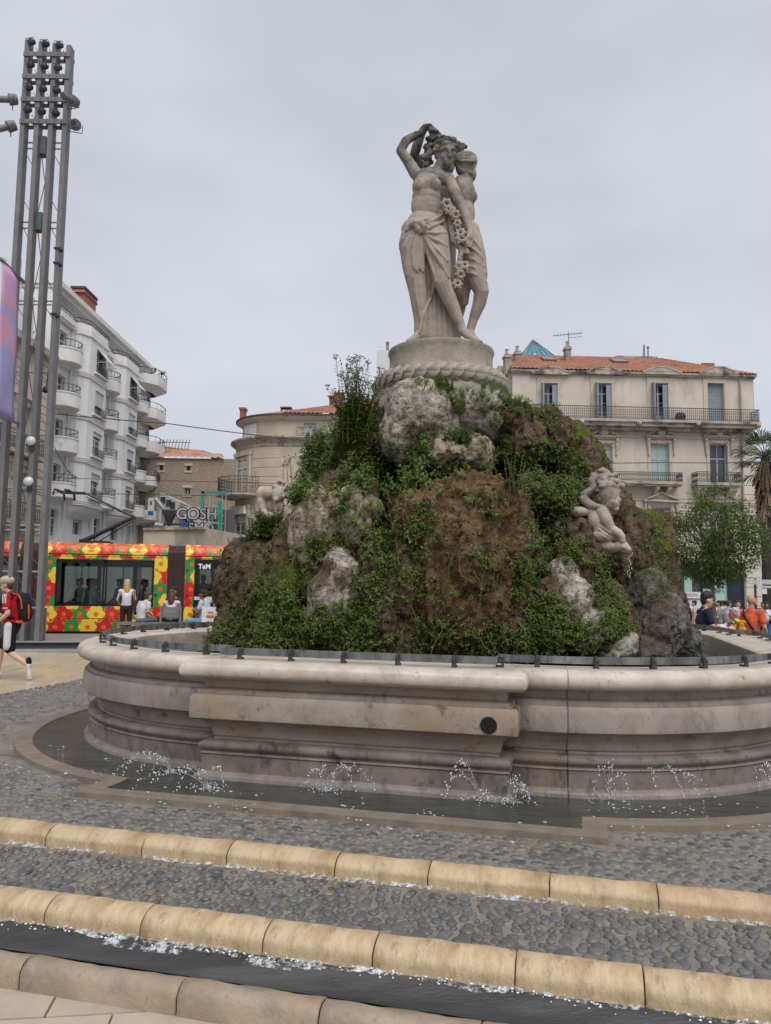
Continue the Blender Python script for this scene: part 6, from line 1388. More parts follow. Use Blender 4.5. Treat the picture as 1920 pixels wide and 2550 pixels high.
b = MB(); b.box(-.05, sR-1.0, -.35, .02, zS+.02, zS+.28); b.box(-.05, sR-1.0, -.2, .02, zS+.28, zS+.42); b.build('ground_floor_cornice', m_trim, R0)
# rusticated corner pilaster
q0_, q1_ = RH.pt(1848, 1200)[0], sR
z = zG; k = 0
while z < zB1-.9:
    b = MB(); hh = .55; b.box(q0_, q1_+.05, -.10, .3, z+.015, z+hh-.015); b.build('quoin', m_stucco, R0); z += hh
b = MB(); b.tube([(RH.pt(1840, 940)[0], -.12, zE-.1), (RH.pt(1842, 1000)[0], -.12, zB1+.05), (RH.pt(1842, 1000)[0]+.0, -1.08, zB1+.02), (RH.pt(1844, 1070)[0], -.14, zB1-.7), (RH.pt(1846, 1200)[0], -.14, zS)], .055, 6); b.build('drain_pipe', M('grey drain pipe', (.22, .215, .21), (.33, .32, .31), rough=.6, scale=4), R0)
# shop front
m_navy = M('navy shop front', (.012, .018, .034), (.02, .028, .048), rough=.4, scale=1.2); m_mint = M('mint shop film', (.38, .55, .49), rough=.25); m_wht = M('white shop panel', (.60, .62, .62), rough=.5)
sh = lambda px, py: RH.pt(px, py)
b = MB(); x0, x1 = shop[0][0], shop[0][1]; zt = zS; b.box(x0, x1, .25, .3, RH.pt(1750, 1436)[1], zt); b.box(sh(1818, 1500)[0], x1, .12, .3, zG, zt-.9); b.box(x0, sh(1690, 1500)[0], .2, .3, zG, zt-.8); b.build('shop_frame', m_navy, R0)
b = MB(); b.add([(x0, .34, zG), (x1, .34, zG), (x1, .34, zt), (x0, .34, zt)], [(0, 1, 2, 3)]); b.build('shop_glass', m_gl, R0)
b = MB()
for a, c, e, f in ((1711, 1730, 1560, 1436), (1785, 1819, 1494, 1436), (1756, 1800, 1478, 1466), (1725, 1790, 1500, 1488)): b.box(sh(a, 1500)[0], sh(c, 1500)[0], .31, .335, sh(1750, e)[1], sh(1750, f)[1])
b.build('mint_panel', m_mint, R0)
b = MB(); b.box(sh(1692, 1500)[0], sh(1820, 1500)[0], .29, .33, zG, sh(1750, 1494)[1]); b.build('white_panel', m_wht, R0)
b = MB(); b.box(sh(1755, 1500)[0]-.05, sh(1757, 1500)[0], .26, .33, zG, zt-.9); b.box(sh(1690, 1500)[0], sh(1692, 1500)[0]+.05, .24, .33, zG, zt-.8); b.build('shop_mullion', m_navy, R0)
Mx = lambda px, py, y: Matrix.Translation((*[(v) for v in (RH.pt(px, py)[0], y)], RH.pt(px, py)[1])) @ Matrix.Rotation(PI/2, 4, 'X')
text('li', .6, M('red sign letters', (.55, .03, .03), rough=.4), R0, Mx(1757, 1424, .24), 'sign_lettering', .02)
b = MB(); b.box(sh(1693, 1500)[0], sh(1752, 1500)[0], .20, .22, sh(1720, 1490)[1], sh(1720, 1474)[1]); pb2 = b.build('delivery_sign', m_wht, R0)
text('LIVRAISON', .24, M('red sign letters', (.5, .05, .05)), pb2, Mx(1716, 1482, .195), 'lettering', .003)
b = MB(); b.box(-.1, .3, .2, 9, zG, zE+.3); b.box(-.25, .1, .6, 1.2, zE, zE+.9); b.box(-.25, .1, 3, 3.6, zE, zE+1.2); b.build('gable_wall', m_sooty, R0)
# ------------------------------------------------ glass pyramid behind, painted
PB = [at(1293, 890, 62), at(1388, 886, 62)]; ap = at(1327, 846, 64)
pyr = thing('glass_pyramid', 'small blue green painted glass pyramid above the roof of the long house', 'roof lantern', Vector(((PB[0].x+PB[1].x)/2, 64, PB[0].z-1)))
m_pyr = M('painted blue glass', (.03, .20, .24), (.06, .36, .36), rough=.2, scale=1.6, c3=(.12, .16, .30), s3=1.8, p3=(.48, .56), c4=(.30, .50, .46), s4=2.6, p4=(.58, .63)); hw = (PB[1].x-PB[0].x)/2; hz = ap.z-PB[0].z
b = MB(); b.add([(-hw, -2, 1), (hw, -2, 1), (hw, 2, 1), (-hw, 2, 1), (ap.x-pyr.location.x, 0, 1+hz)], [(0, 1, 4), (1, 2, 4), (2, 3, 4), (3, 0, 4)]); b.build('glazing', m_pyr, pyr)
b = MB(); A_ = Vector((ap.x-pyr.location.x, -.02, 1+hz))
for t in range(7): b.bar(Vector((-hw+2*hw*t/6, -2.02, 1)), A_, .05)
b.box(-hw, hw, -2.05, 2, -4, 1); b.build('glazing_bars', M('lead grey', (.12, .115, .11)), pyr)
# ------------------------------------------------ white block with a flue, seen left of the pedestal
wb0 = at(938, 940, 80); wbk = thing('rooftop_block', 'pale rooftop block with a round flue just left of the pedestal', 'building', (at(957, 940, 80).x, 80, 0))
ztop = at(955, 873, 80).z; b = MB(); b.box(-.85, .85, 0, 6, 8, ztop); b.build('wall', m_shut, wbk)
b = MB(); fx = at(965, 870, 80).x-wbk.location.x; b.lathe([(.16, ztop), (.16, ztop+.85), (.2, ztop+.87), (.2, ztop+1.1), (0, ztop+1.12)], 10, (fx, .5, 0)); b.build('flue', M('zinc vent', (.2, .19, .18)), wbk); iron_rail(wbk, [(-.85, .1, ztop), (.85, .1, ztop)], .45, 'plain', m_wfr, 'roof_railing', .5)
# ================================================ the art deco house, left
m_deco = M('white deco render', (.68, .67, .65), (.75, .74, .72), rough=.8, scale=.7, bump=.06, bscale=8, c3=(.50, .485, .46), s3=.7, p3=(.55, .75), stretch=(1, 1, .4))
m_deco2 = M('off white deco trim', (.63, .615, .59), (.70, .685, .66), rough=.8, scale=2, c3=(.36, .34, .31), s3=1.2, p3=(.58, .75))
m_roll = M('grey roller shutter', (.50, .52, .54), (.55, .57, .59), rough=.6, scale=3)
m_brl = M('blue iron', (.05, .09, .14), (.07, .12, .17), rough=.5)
DF = Facade('art_deco_house', 'white seven storey art deco apartment house with rounded balconies on the left', 'building', (-20, 36), (0, 1)); D0 = DF.root
zb0 = DF.pt(172, 1146)[1]; ps = lambda px: DF.pt(px, 1100)[0]
sEnd = ps(371); 
narrow = [(ps(118), ps(166)), (ps(232), ps(266)), (ps(315), ps(341))]; bays = [(ps(166), ps(232)), (ps(266), ps(315))]; sS = ps(114)
holes = []; zrow = lambda r: zb0+2.75*r; zat = zb0+2.75*3+1.75
for a, c in narrow:
    m = (a+c)/2+.1
    for r in range(-2, 3): holes.append((m-.55, m+.6, zrow(r)+.35, zrow(r)+2.25, 'n', r))
for a, c in bays:
    m = (a+c)/2+.2; holes.append((m-.75, m+.75, zrow(-2)+.9, zrow(-2)+2.5, 'g', -2))
for s0 in (ps(353), ):
    for r in range(-2, 3): holes.append((ps(363), sEnd-.05, zrow(r)+.3, zrow(r)+2.2, 'd', r))
b = wall(sS, sEnd, -1, zrow(3), [h[:4] for h in holes], .3); b.box(sEnd-.02, sEnd, .02, 9, -1, zrow(3)); b.build('wall', m_deco, D0)
R = random.Random(5)
def open_shutter(par, h, y):
    """roller blind pushed out on arms like an awning"""
    b = MB(); a, c, e, f = h[:4]; zt = f; zb = e+.75; b.add([(a, y, zt), (c, y, zt), (c, y-.75, zb), (a, y-.75, zb), (a, y+.02, zt), (c, y+.02, zt), (c, y-.73, zb), (a, y-.73, zb)], [(0, 1, 2, 3), (7, 6, 5, 4), (3, 2, 6, 7)])
    b.bar((a, y, e+.7), (a, y-.75, zb), .03); b.bar((c, y, e+.7), (c, y-.75, zb), .03); return b.build('awning_shutter', m_roll, par)
def rolled(par, h, y, frac):
    a, c, e, f = h[:4]; zb = f-(f-e)*frac; b = MB(); n = max(2, int((f-zb)/.11))
    for k in range(n): z = zb+(f-zb)*k/n; b.box(a+.02, c-.02, y, y+.03+.006*(k % 2), z+.003, z+(f-zb)/n-.003)
    b.build('roller_shutter', m_roll, par)
for h in holes:
    o = window(D0, h, .22, 'casement' if h[4] == 'g' else 'french', m_wfr, m_gl, .28)
    k = R.random()
    if k < .5: rolled(D0, h, .12, R.choice((.35, .5, .3, .9)))
def semi_balcony(sc_, z, rail_m, r=1.12, hh=.62):
    o = MB(); pr = [(0.01, -.38), (.35, -.38), (.45, -.28), (r-.06, -.22), (r, -.16), (r, hh), (r+.04, hh+.02), (r+.04, hh+.1), (r-.1, hh+.1), (r-.1, .02), (0.01, .02)]
    o.lathe(pr, 18, (sc_, 0, z), PI, 2*PI); ob = o.build('balcony', m_deco2, D0, auto=35)
    P = [(sc_+(r-.03)*math.cos(t), (r-.03)*math.sin(t), z+hh+.1) for t in [PI+PI*i/12 for i in range(13)]]
    iron_rail(ob, P, .48, 'plain', rail_m, 'railing', .5)
for i, (a, c) in enumerate(narrow):
    for r in range(-1, 3): semi_balcony((a+c)/2+.1, zrow(r)+.32, m_brl if (i == 0 and r == 1) else m_ir, min(1.15, (c-a)/2))
    for x in (a+.05, c-.05):
        b = MB(); b.box(x-.2, x-.04, -.14, .02, -1, zrow(3)); b.box(x+.04, x+.2, -.10, .02, -1, zrow(3)); b.build('pilaster', m_deco2, D0)
for i, (a, c) in enumerate(bays):
    a += .15; c -= .15; d_ = -.85; ch = .75
    plan = [(a, 0), (a+.1, d_*.5), (a+ch, d_), (c-ch*.3, d_), (c, d_*.55), (c, 0)]
    hl = []
    for r in range(-1, 3): m1 = c-ch*.3-.1; hl.append((m1-1.75, m1-.15, zrow(r)+.58, zrow(r)+2.2))
    b = wall(a+ch, c-ch*.3, zrow(-1), zrow(3)+.2, hl, .25, d_)
    for p, q_ in ((plan[0], plan[1]), (plan[1], plan[2]), (plan[3], plan[4]), (plan[4], plan[5])): b.add([(*p, zrow(-1)), (*q_, zrow(-1)), (*q_, zrow(3)+.2), (*p, zrow(3)+.2)], [(0, 1, 2, 3)])
    b.build('bay', m_deco, D0)
    b = MB(); n = len(plan); vs = []
    for k in range(6):
        t = k/5; vs += [(x+(.0), y*(1-t*t), zrow(-1)-.9*t) for x, y in plan]
    b.add(vs, [(k*n+j, k*n+j+1, (k+1)*n+j+1, (k+1)*n+j) for k in range(5) for j in range(n-1)]); b.build('bay_corbel', m_deco2, D0, True)
    for r in range(-1, 4):
        b = MB()
        for q_, (zo, pj) in enumerate(((-.05, .10), (.08, .07), (.2, .05))):
            pl = [(x+((x-(a+c)/2)*.03), y-pj if y < 0 else y) for x, y in plan]; b.prism(pl, zrow(r)+zo-.03 if r < 3 else zrow(r)+zo-.1, zrow(r)+zo+.035)
        b.build('string_course', m_deco2, D0)
    for r, h in zip(range(-1, 3), hl):
        o = window(D0, h, d_+.2, 'french', m_wfr, m_gl, .28); b = MB(); b.box(h[0]-.45, h[1]+.2, d_-.22, d_+.02, h[2]-.16, h[2]-.06); b.build('sill', m_deco2, o)
        if r == 2: open_shutter(o, h, d_-.02)
        elif r == 1: rolled(o, h, d_+.1, .62)
        else: rolled(o, h, d_+.1, (.18, .42, .3)[(i+r) % 3])
        iron_rail(o, [(h[0]-.1, d_-.14, h[2]-.06), (h[1]+.1, d_-.14, h[2]-.06)], .55, 'scroll', m_ir, 'railing', .2)
    # roof terrace parapet on top of each bay
    b = MB(); b.prism([(x, y) for x, y in plan], zrow(3)+.2, zrow(3)+.6); b.build('parapet', m_deco, D0)
    iron_rail(D0, [(x, y, zrow(3)+.6) for x, y in plan], .3, 'plain', m_ir, 'railing', .7)
# attic, set back, and its projecting cornice
ah = [(m-.6, m+.6, zrow(3)+.2, zrow(3)+1.4) for m in [(a+c)/2 for a, c in narrow]]+[((a+c)/2-.5, (a+c)/2+.9, zrow(3)+.55, zrow(3)+1.35) for a, c in bays]
b = wall(sS, sEnd-.6, zrow(3), zat+.1, ah, .25, .55); b.box(sEnd-.62, sEnd-.6, .56, 9, zrow(3), zat); b.build('attic_wall', m_deco, D0)
for h in ah: window(D0, h, .72, 'two', m_wfr, m_gl)
b = MB(); b.box(sS, sEnd, 0, .55, zrow(3)-.1, zrow(3)+.02); b.build('terrace', m_deco2, D0)
for a, c in narrow:
    b = MB(); b.box(a, c, -.25, .0, zrow(3)-.05, zrow(3)+.5); b.box(a+.3, c-.3, -.34, -.25, zrow(3)+.08, zrow(3)+.4); b.build('parapet', m_deco2, D0); iron_rail(D0, [(a, -.1, zrow(3)+.5), (c, -.1, zrow(3)+.5)], .4, 'plain', m_ir, 'railing', .6)
b = MB(); b.box(sS-.2, sEnd-.2, -.35, 9, zat+.1, zat+.42); b.box(sS-.1, sEnd-.35, -.05, 9, zat-.12, zat+.098); b.build('cornice', m_deco2, D0)
b = MB(); b.lathe([(.01, zat+.12), (1.0, zat+.12), (1.05, zat+.4), (.01, zat+.4)], 16, (sEnd-.5, .55, 0), -PI/2, PI/2); b.build('cornice_end', m_sooty, D0)
# long balconies wrapping the far corner
for r in range(-2, 4):
    if r == -2: continue
    a, c, d_ = ps(336), sEnd+.55, -1.45; pl = [(a, 0), (a, -.55), (a+1.0, d_+.1), (a+1.6, d_), (c-.9, d_), (c-.35, d_+.2), (c, d_+.7), (c, 1.5)]
    z = zrow(r)+.25; b = MB(); b.prism(pl, z-.14, z+.02); cx, cy = (a+c)/2, .4
    for (k0, k1, za, zb_) in ((1.0, 1.0, z, z+.62), ):
        n = len(pl); inn = [(cx+(x-cx)*.94, cy+(y-cy)*.92) for x, y in pl]
        for j in range(n-1): b.add([(*pl[j], za), (*pl[j+1], za), (*pl[j+1], zb_), (*pl[j], zb_), (*inn[j], za), (*inn[j+1], za), (*inn[j+1], zb_), (*inn[j], zb_)], [(0, 1, 2, 3), (5, 4, 7, 6), (3, 2, 6, 7)])
    low_ = [(cx+(x-cx)*.7, cy+(y-cy)*.55) for x, y in pl]
    for j in range(n-1): b.add([(*pl[j], z-.14), (*pl[j+1], z-.14), (*low_[j+1], z-.6), (*low_[j], z-.6)], [(0, 3, 2, 1)])
    o = b.build('balcony', m_deco2, D0); iron_rail(o, [(x*.99+cx*.01, y*.98, z+.62) for x, y in pl], .5, 'plain', m_ir, 'railing', .5)
    if r < 3:
        b = MB(); b.lathe([(.0, 0), (.26, 0), (.32, .04), (.38, 0)], 18); s0 = ps(343)+.2; b.v = [(s0+x*.8, -.02-zz, z+1.45+y*1.25) for x, y, zz in b.v]; o2 = b.build('oval_window', m_deco2, D0, True); g = MB(); g.tube([(s0, -.01, z+1.45), (s0, -.022, z+1.45)], .3, 16); g.build('pane', m_glp, o2)
    if r == 0:
        for k in range(3):
            b = MB(); b.box(a+1.2+k*1.2, a+2.1+k*1.2, d_-.22, d_-.02, z+.45, z+.65); pk = b.build('window_box', m_ir, o); g = Green(); RR = random.Random(k)
            for q_ in range(26): p = Vector((a+1.2+RR.random()*.9+k*1.2, d_-.12, z+.65)); g.sprig(p, Vector((0, 0, 1)), RR, .25, 4, .12, 'dd')
            for kk, mb in g.m.items():
                if mb.f: o3 = mb.build('box_plants', G_DARK, pk); o3['kind'] = 'stuff'
# brick chimney
s0, z0 = DF.pt(181, 860, 3); sA, sB_ = DF.pt(181, 760, 3)[0], DF.pt(239, 760, 3)[0]; sB_ = sA+2.6; sB_ = sA+2.3; zt = DF.pt(205, 718, 2.4)[1]+.1; b = MB(); b.box(sA, sB_, 2.2, 3.1, zat, zt-.5); o = b.build('chimney', m_brick, D0)
b = MB(); b.box(sA-.12, sB_+.12, 2.1, 3.2, zt-.14, zt); b.build('chimney_cap', m_ir, o)
for k in range(9): b = MB(); x = sA+(sB_-sA)*k/8; b.add([(x-.22, 2.15, zt-.5), (x+.22, 2.15, zt-.5), (x, 2.15, zt-.16), (x-.22, 3.1, zt-.5), (x+.22, 3.1, zt-.5), (x, 3.1, zt-.16)], [(0, 1, 2), (5, 4, 3), (0, 2, 5, 3), (1, 4, 5, 2)]); b.build('clay_vent', m_brick, o)
# yucca on the topmost corner balcony
yp = DF.O+Vector((.6, ps(366)-0, 0)); yp = Vector((-19.0, 36+sEnd-.5, zrow(3)+.85)); yu = thing('yucca', 'spiky potted yucca on the topmost balcony of the white house', 'plant', yp)
b = MB()
for k in range(46):
    d = Vector((R.gauss(0, 1), R.gauss(0, 1), R.uniform(-.3, 1.2))).normalized(); a = d.cross(Vector((.3, .2, 1))).normalized()*.035; p0 = Vector((0, 0, .75)); L = R.uniform(.4, .62); b.add([p0-a, p0+a, p0+d*L], [(0, 1, 2)])
b.build('leaves', G_DARK, yu)['kind'] = 'stuff'; b = MB(); b.tube([(0, 0, .1), (0, 0, .8)], .05, 6); b.build('stem', G_DRY, yu); b = MB(); b.lathe([(.12, -.2), (.17, .15), (.0, .15)], 10); b.build('pot', m_ir, yu)
# ================================================ cream Haussmann house behind the tower
HF = Facade('rusticated_house', 'cream rusticated stone house half hidden behind the lighting tower', 'building', (-19.1, 22), (0, 1)); H0 = HF.root
sH = HF.pt(110, 1150)[0]; zH = HF.pt(95, 872)[1]; fl0 = HF.pt(85, 1312)[1]
m_hs = M('warm cut stone', (.46, .39, .31), (.55, .48, .39), rough=.85, scale=1.5, bump=.15, c3=(.27, .23, .19), s3=1.0, p3=(.56, .72))
hh_ = []
step = 3.55
for k in range(-1, 5):
    for cpx in (-260, -190, -122, -60, 0, 58): 
        s0 = HF.pt(cpx, 1150)[0]; hh_.append((s0-.65, s0+.65, fl0+step*k+.25, fl0+step*k+2.75))
hh_ = [h for h in hh_ if h[3] < zH-.2]
b = wall(0, sH, -1, zH, hh_, .35); b.box(sH-.02, sH, .02, 9, -1, zH); b.build('wall', m_hs, H0)
for h in hh_:
    window(H0, h, .25, 'french', M('pale blue frame', (.45, .52, .58)), M('pale sky glass', (.20, .26, .30), (.34, .42, .47), rough=.08), .28); b = MB(); b.box(h[0]-.3, h[0]-.02, -.1, .02, h[2], h[3]+.3); b.box(h[1]+.02, h[1]+.3, -.1, .02, h[2], h[3]+.3); b.box(h[0]-.4, h[1]+.4, -.25, .02, h[3]+.3, h[3]+.6); b.build('window_surround', m_hs, H0)
    b = MB(); b.box(h[0]-.5, h[1]+.5, -.7, .02, h[2]-.35, h[2]-.15); o = b.build('balcony', m_sooty, H0); iron_rail(o, [(h[0]-.45, 0, h[2]-.15), (h[0]-.45, -.62, h[2]-.15), (h[1]+.45, -.62, h[2]-.15), (h[1]+.45, 0, h[2]-.15)], .95, 'scroll', m_ir, 'railing', .22)
z = -.9; blk = MB()
while z < zH-.6:
    for a, c in []+[(h0[1]+.4, h1[0]-.4) for h0, h1 in zip(sorted(hh_[:6]), sorted(hh_[:6])[1:])]+[(sorted(hh_[:6])[-1][1]+.42, sH)]:
        if c-a > .3: b = MB(); b.box(a, c, -.07, .02, z+.02, z+.43); b.build('stone_block', m_hs, H0)
    z += .45
b = MB(); b.box(-.2, sH+.1, -.5, .3, zH-.3, zH+.1); b.build('cornice', m_sooty, H0)
b = MB(); b.add([(0, 0, zH+.1), (sH, 0, zH+.1), (sH, 3, zH+3), (0, 3, zH+3), (sH, 9, zH+.1), (sH, 9, zH+3)], [(0, 1, 2, 3), (1, 4, 5, 2)]); b.build('mansard_roof', M('grey zinc roof', (.38, .38, .39), (.46, .46, .47), rough=.6, scale=2), H0)
for px, y0, w in ((12, 1.2, .35), (30, 1.0, .3), (-10, 1.3, .4), (60, 1.6, 1.1)):
    s0 = HF.pt(px, 700, y0)[0]; zt = HF.pt(px, 640 if w < 1 else 735, y0)[1]; b = MB(); b.box(s0-w/2, s0+w/2, y0-.4, y0+.4, zH, zt); b.build('chimney', m_shut, H0)
# gable of the white house over its roof, with a green tag
gm = DF.pt(100, 800)
b = MB(); b.box(sS-.02, sS+.04, .02, 9, -1, zat+.1); b.build('gable_wall', m_deco, D0)
RR = random.Random(8); b = MB()
for q_ in range(5):
    y0, z0 = 1.0+q_*1.1, zH+1.6+RR.uniform(-.3, .3); b.tube([(sS-.03, y0+.35*math.sin(t*1.3+q_)+t*.06, z0+.8*math.cos(t*.9+q_*2)) for t in range(9)], .035, 5)
b.build('green_spray_tag', M('green spray paint', (.30, .42, .16), rough=.6), D0)
# ================================================ rubble stone building
m_rub = bpy.data.materials.new('rubble stone wall'); m_rub.use_nodes = True; t_ = m_rub.node_tree; bs = t_.nodes['Principled BSDF']; bs.inputs['Roughness'].default_value = .9
co_ = t_.nodes.new('ShaderNodeTexCoord'); mp_ = t_.nodes.new('ShaderNodeMapping'); mp_.inputs['Scale'].default_value = (2.6, 2.6, 6.5); t_.links.new(co_.outputs['Object'], mp_.inputs[0])
vo = t_.nodes.new('ShaderNodeTexVoronoi'); vo.inputs['Randomness'].default_value = .9; t_.links.new(mp_.outputs[0], vo.inputs['Vector']); vd = t_.nodes.new('ShaderNodeTexVoronoi'); vd.feature = 'DISTANCE_TO_EDGE'; t_.links.new(mp_.outputs[0], vd.inputs['Vector'])
rr1 = t_.nodes.new('ShaderNodeValToRGB'); e_ = rr1.color_ramp.elements; e_[0].color = (.22, .165, .12, 1); e_[1].color = (.56, .47, .37, 1); e_.new(.5).color = (.42, .335, .25, 1); sx_ = t_.nodes.new('ShaderNodeSeparateColor'); t_.links.new(vo.outputs['Color'], sx_.inputs[0]); t_.links.new(sx_.outputs[0], rr1.inputs[0])
rr2 = t_.nodes.new('ShaderNodeValToRGB'); rr2.color_ramp.elements[0].position = .02; rr2.color_ramp.elements[1].position = .09; t_.links.new(vd.outputs[0], rr2.inputs[0]); mm = t_.nodes.new('ShaderNodeMix'); mm.data_type = 'RGBA'; mm.inputs[6].default_value = (.26, .21, .165, 1); t_.links.new(rr2.outputs[0], mm.inputs[0]); t_.links.new(rr1.outputs[0], mm.inputs[7]); t_.links.new(mm.outputs[2], bs.inputs['Base Color'])
bp = t_.nodes.new('ShaderNodeBump'); bp.inputs['Distance'].default_value = .06; t_.links.new(vd.outputs[0], bp.inputs['Height']); t_.links.new(bp.outputs[0], bs.inputs['Normal'])
p0 = at(330, 1200, 62); SF = Facade('rubble_stone_building', 'tall rubble stone party wall with few small windows behind the tram', 'building', (p0.x, 62), (1, .02)); S0 = SF.root
zS1 = SF.pt(450, 1141)[1]; wS = SF.pt(600, 1200)[0]
sw = [SF.rect(340+a/2.975, 960+c/2.975, 340+d/2.975, 960+e/2.975) for a, c, d, e in ((170, 590, 197, 630), (372, 595, 397, 632), (355, 757, 398, 810))]
b = wall(0, wS, -1, zS1, sw, .3); b.build('wall', m_rub, S0)
for h in sw: window(S0, h, .2, 'two', m_wfr if h is sw[2] else m_ir, m_gl); b = MB(); a, c, e, f = h; b.box(a-.18, c+.18, -.05, .02, f, f+.2); b.box(a-.18, c+.18, -.06, .02, e-.15, e); b.build('lintel', m_trim, S0)
zr2 = SF.pt(450, 1121, 4)[1]; tiles_roof(S0, [(0, -.25, zS1), (wS*.85, -.25, zS1), (SF.pt(500, 1122, 4)[0], 4, zr2), (0, 4, zr2+.4)], m_rtile2, 'roof', .5, .7, .08)
b = MB(); b.box(SF.pt(527, 1135, .5)[0], SF.pt(552, 1135, .5)[0], .3, 1.2, zS1-.1, SF.pt(540, 1130, .5)[1]); b.build('chimney', m_trim, S0)
b = MB()
for k in range(10): x = SF.pt(395+k*8, 1120, 3)[0]; b.bar((x, 3, zr2-.2), (x+.15, 3, zr2+.75), .05)
b.bar((SF.pt(392, 1120, 3)[0], 3, zr2+.5), (SF.pt(474, 1120, 3)[0], 3, zr2+.5), .06); b.build('roof_vents', M('zinc vent', (.2, .19, .18)), S0)
# ================================================ the round corner house
RX, RY, RR_ = at(697, 1200, 48).x, 51.3, 3.35
rh = thing('corner_house', 'cream stone house with a rounded corner, cornice and iron balcony behind the rock', 'building', (RX, RY, 0)); RHF = Facade.__new__(Facade)
m_rst = M('honey cut stone', (.44, .365, .275), (.52, .445, .35), rough=.85, scale=1.2, bump=.12, c3=(.28, .24, .19), s3=.8, p3=(.55, .72))
zz = lambda px, py, Y=48.2: at(px, py, Y).z
zg_, zcor, zev = -1, zz(700, 1092), zz(740, 1038)
b = MB(); b.lathe([(RR_, zg_), (RR_, zcor-.55)], 40, (0, 0, 0), PI*.75, PI*1.5); b.build('round_wall', m_rst, rh, True)
b = MB(); b.lathe([(RR_-.35, zcor+.1), (RR_-.35, zev)], 40, (0, 0, 0), PI*.75, PI*1.5); b.build('round_attic_wall', m_rst, rh, True)
b = MB(); cor = [(RR_, zcor-.56), (RR_+.05, zcor-.5), (RR_+.05, zcor-.34), (RR_+.12, zcor-.26), (RR_+.34, zcor-.08), (RR_+.42, zcor-.02), (RR_+.42, zcor+.08), (RR_-.4, zcor+.14)]; b.lathe(cor, 40, (0, 0, 0), PI*.75, PI*1.5)
n0 = len(b.v); b.add([(x, -r_0, z) for r_0, z in cor for x in (0, 12)], [(2*i, 2*i+1, 2*i+3, 2*i+2) for i in range(len(cor)-1)]); b.build('cornice', m_sooty, rh, auto=35)
b = MB(); ev = [(RR_-.35, zev-.25), (RR_-.1, zev-.1), (RR_+.05, zev+.02), (RR_+.05, zev+.14), (RR_-.5, zev+.2)]; b.lathe(ev, 40, (0, 0, 0), PI*.75, PI*1.5); b.add([(x, -r_0, z) for r_0, z in ev for x in (0, 12)], [(2*i, 2*i+1, 2*i+3, 2*i+2) for i in range(len(ev)-1)]); b.build('eaves', m_trim, rh, auto=35); b = MB(); gv = [(RR_+.06, zev+.02), (RR_+.12, zev+.03), (RR_+.12, zev+.13), (RR_+.02, zev+.16)]; b.lathe(gv, 40, (0, 0, 0), PI*.75, PI*1.5); b.add([(x, -r_0, z) for r_0, z in gv for x in (0, 12)], [(2*i, 2*i+1, 2*i+3, 2*i+2) for i in range(3)]); b.build('gutter', m_ir, rh)
def rpt(px, py): # on the straight front
    p = at(px, py, RY-RR_); return p.x-RX, p.z
def rrec(x0, y0, x1, y1): m = (x0+x1)/2; return (rpt(x0, y0)[0], rpt(x1, y0)[0], rpt(m, y1)[1], rpt(m, y0)[1])
hs = [rrec(755, 1051, 787, 1087), rrec(746, 1136, 770, 1190), rrec(822, 1051, 850, 1087)]
o = wall(0, 12, zcor, zev, [hs[0], hs[2]], .3, -RR_+.35); o.build('attic_wall', m_rst, rh); o = wall(0, 12, zg_, zcor-.5, [hs[1]], .3, -RR_); o.build('wall', m_rst, rh)
for h, y in zip(hs, (-RR_+.5, -RR_+.2, -RR_+.5)): window(rh, h, y, 'two', m_wfr, M('net curtain glass', (.42, .46, .50), (.55, .58, .60), rough=.12, scale=2) if h is not hs[1] else m_glp); 
iron_rail(rh, [(hs[0][0]-.4, -RR_-.05, hs[0][2]), (hs[0][1]+.4, -RR_-.05, hs[0][2])], .55, 'plain', m_ir, 'railing', .6)
b = MB(); b.box(11.98, 12, -RR_+.02, 6, zg_, zev); b.build('wall', m_rst, rh)
k = 0; z = zz(650, 1300)
while z < zcor-.8:   # incised stone courses
    b = MB(); b.lathe([(RR_+.002, z-.03), (RR_-.001+.035, z), (RR_+.035, z+.5), (RR_+.002, z+.53)], 36, (0, 0, 0), PI*.78, PI*1.5); b.build('stone_course', m_rst, rh, auto=30); z += .58
def ang_of(px, py):
    r = ray(px, py); ox, oy = -RX, -RY; a = r.x**2+r.y**2; bb = 2*(ox*r.x+oy*r.y); c = ox*ox+oy*oy-RR_**2; t = (-bb-math.sqrt(max(0, bb*bb-4*a*c)))/(2*a); return math.atan2(oy+r.y*t, ox+r.x*t), EYE+r.z*t
def rwin(x0, y0, x1, y1, kind, fr=None):
    am, z1 = ang_of((x0+x1)/2, y0); _, z0 = ang_of((x0+x1)/2, y1); w = 1.3
    sub = tag(bpy.data.objects.new('window', None)); COL.objects.link(sub); sub.parent = rh; sub.location = (math.cos(am)*(RR_+.03), math.sin(am)*(RR_+.03), 0); sub.rotation_euler = (0, 0, am+PI/2)
    fb = MB(); h = (-w/2, w/2, z0, z1); fb.box(-w/2-.3, -w/2, -.08, .1, z0, z1+.1); fb.box(w/2, w/2+.3, -.08, .1, z0, z1+.1); fb.box(-w/2-.35, w/2+.35, -.12, .1, z1+.1, z1+.35); fb.build('surround', m_rst, sub)
    f2 = MB(); t = .07; a, c, e, f = h; f2.box(a, c, .0, .05, f-t, f); f2.box(a, a+t, .0, .05, e, f); f2.box(c-t, c, .0, .05, e, f); f2.box(-t*.6, t*.6, -.01, .05, e, f); f2.box(a, c, -.005, .05, e+(f-e)*.7, e+(f-e)*.7+t)
    for q_ in (.2, .45): f2.box(a, c, .0, .045, e+(f-e)*q_, e+(f-e)*q_+.03)
    f2.build('frame', fr or m_wfr, sub); g = MB(); g.box(a, c, .03, .06, e, f); g.build('pane', m_shut if kind == 'shut' else m_gl, sub); return am, z0, z1, sub
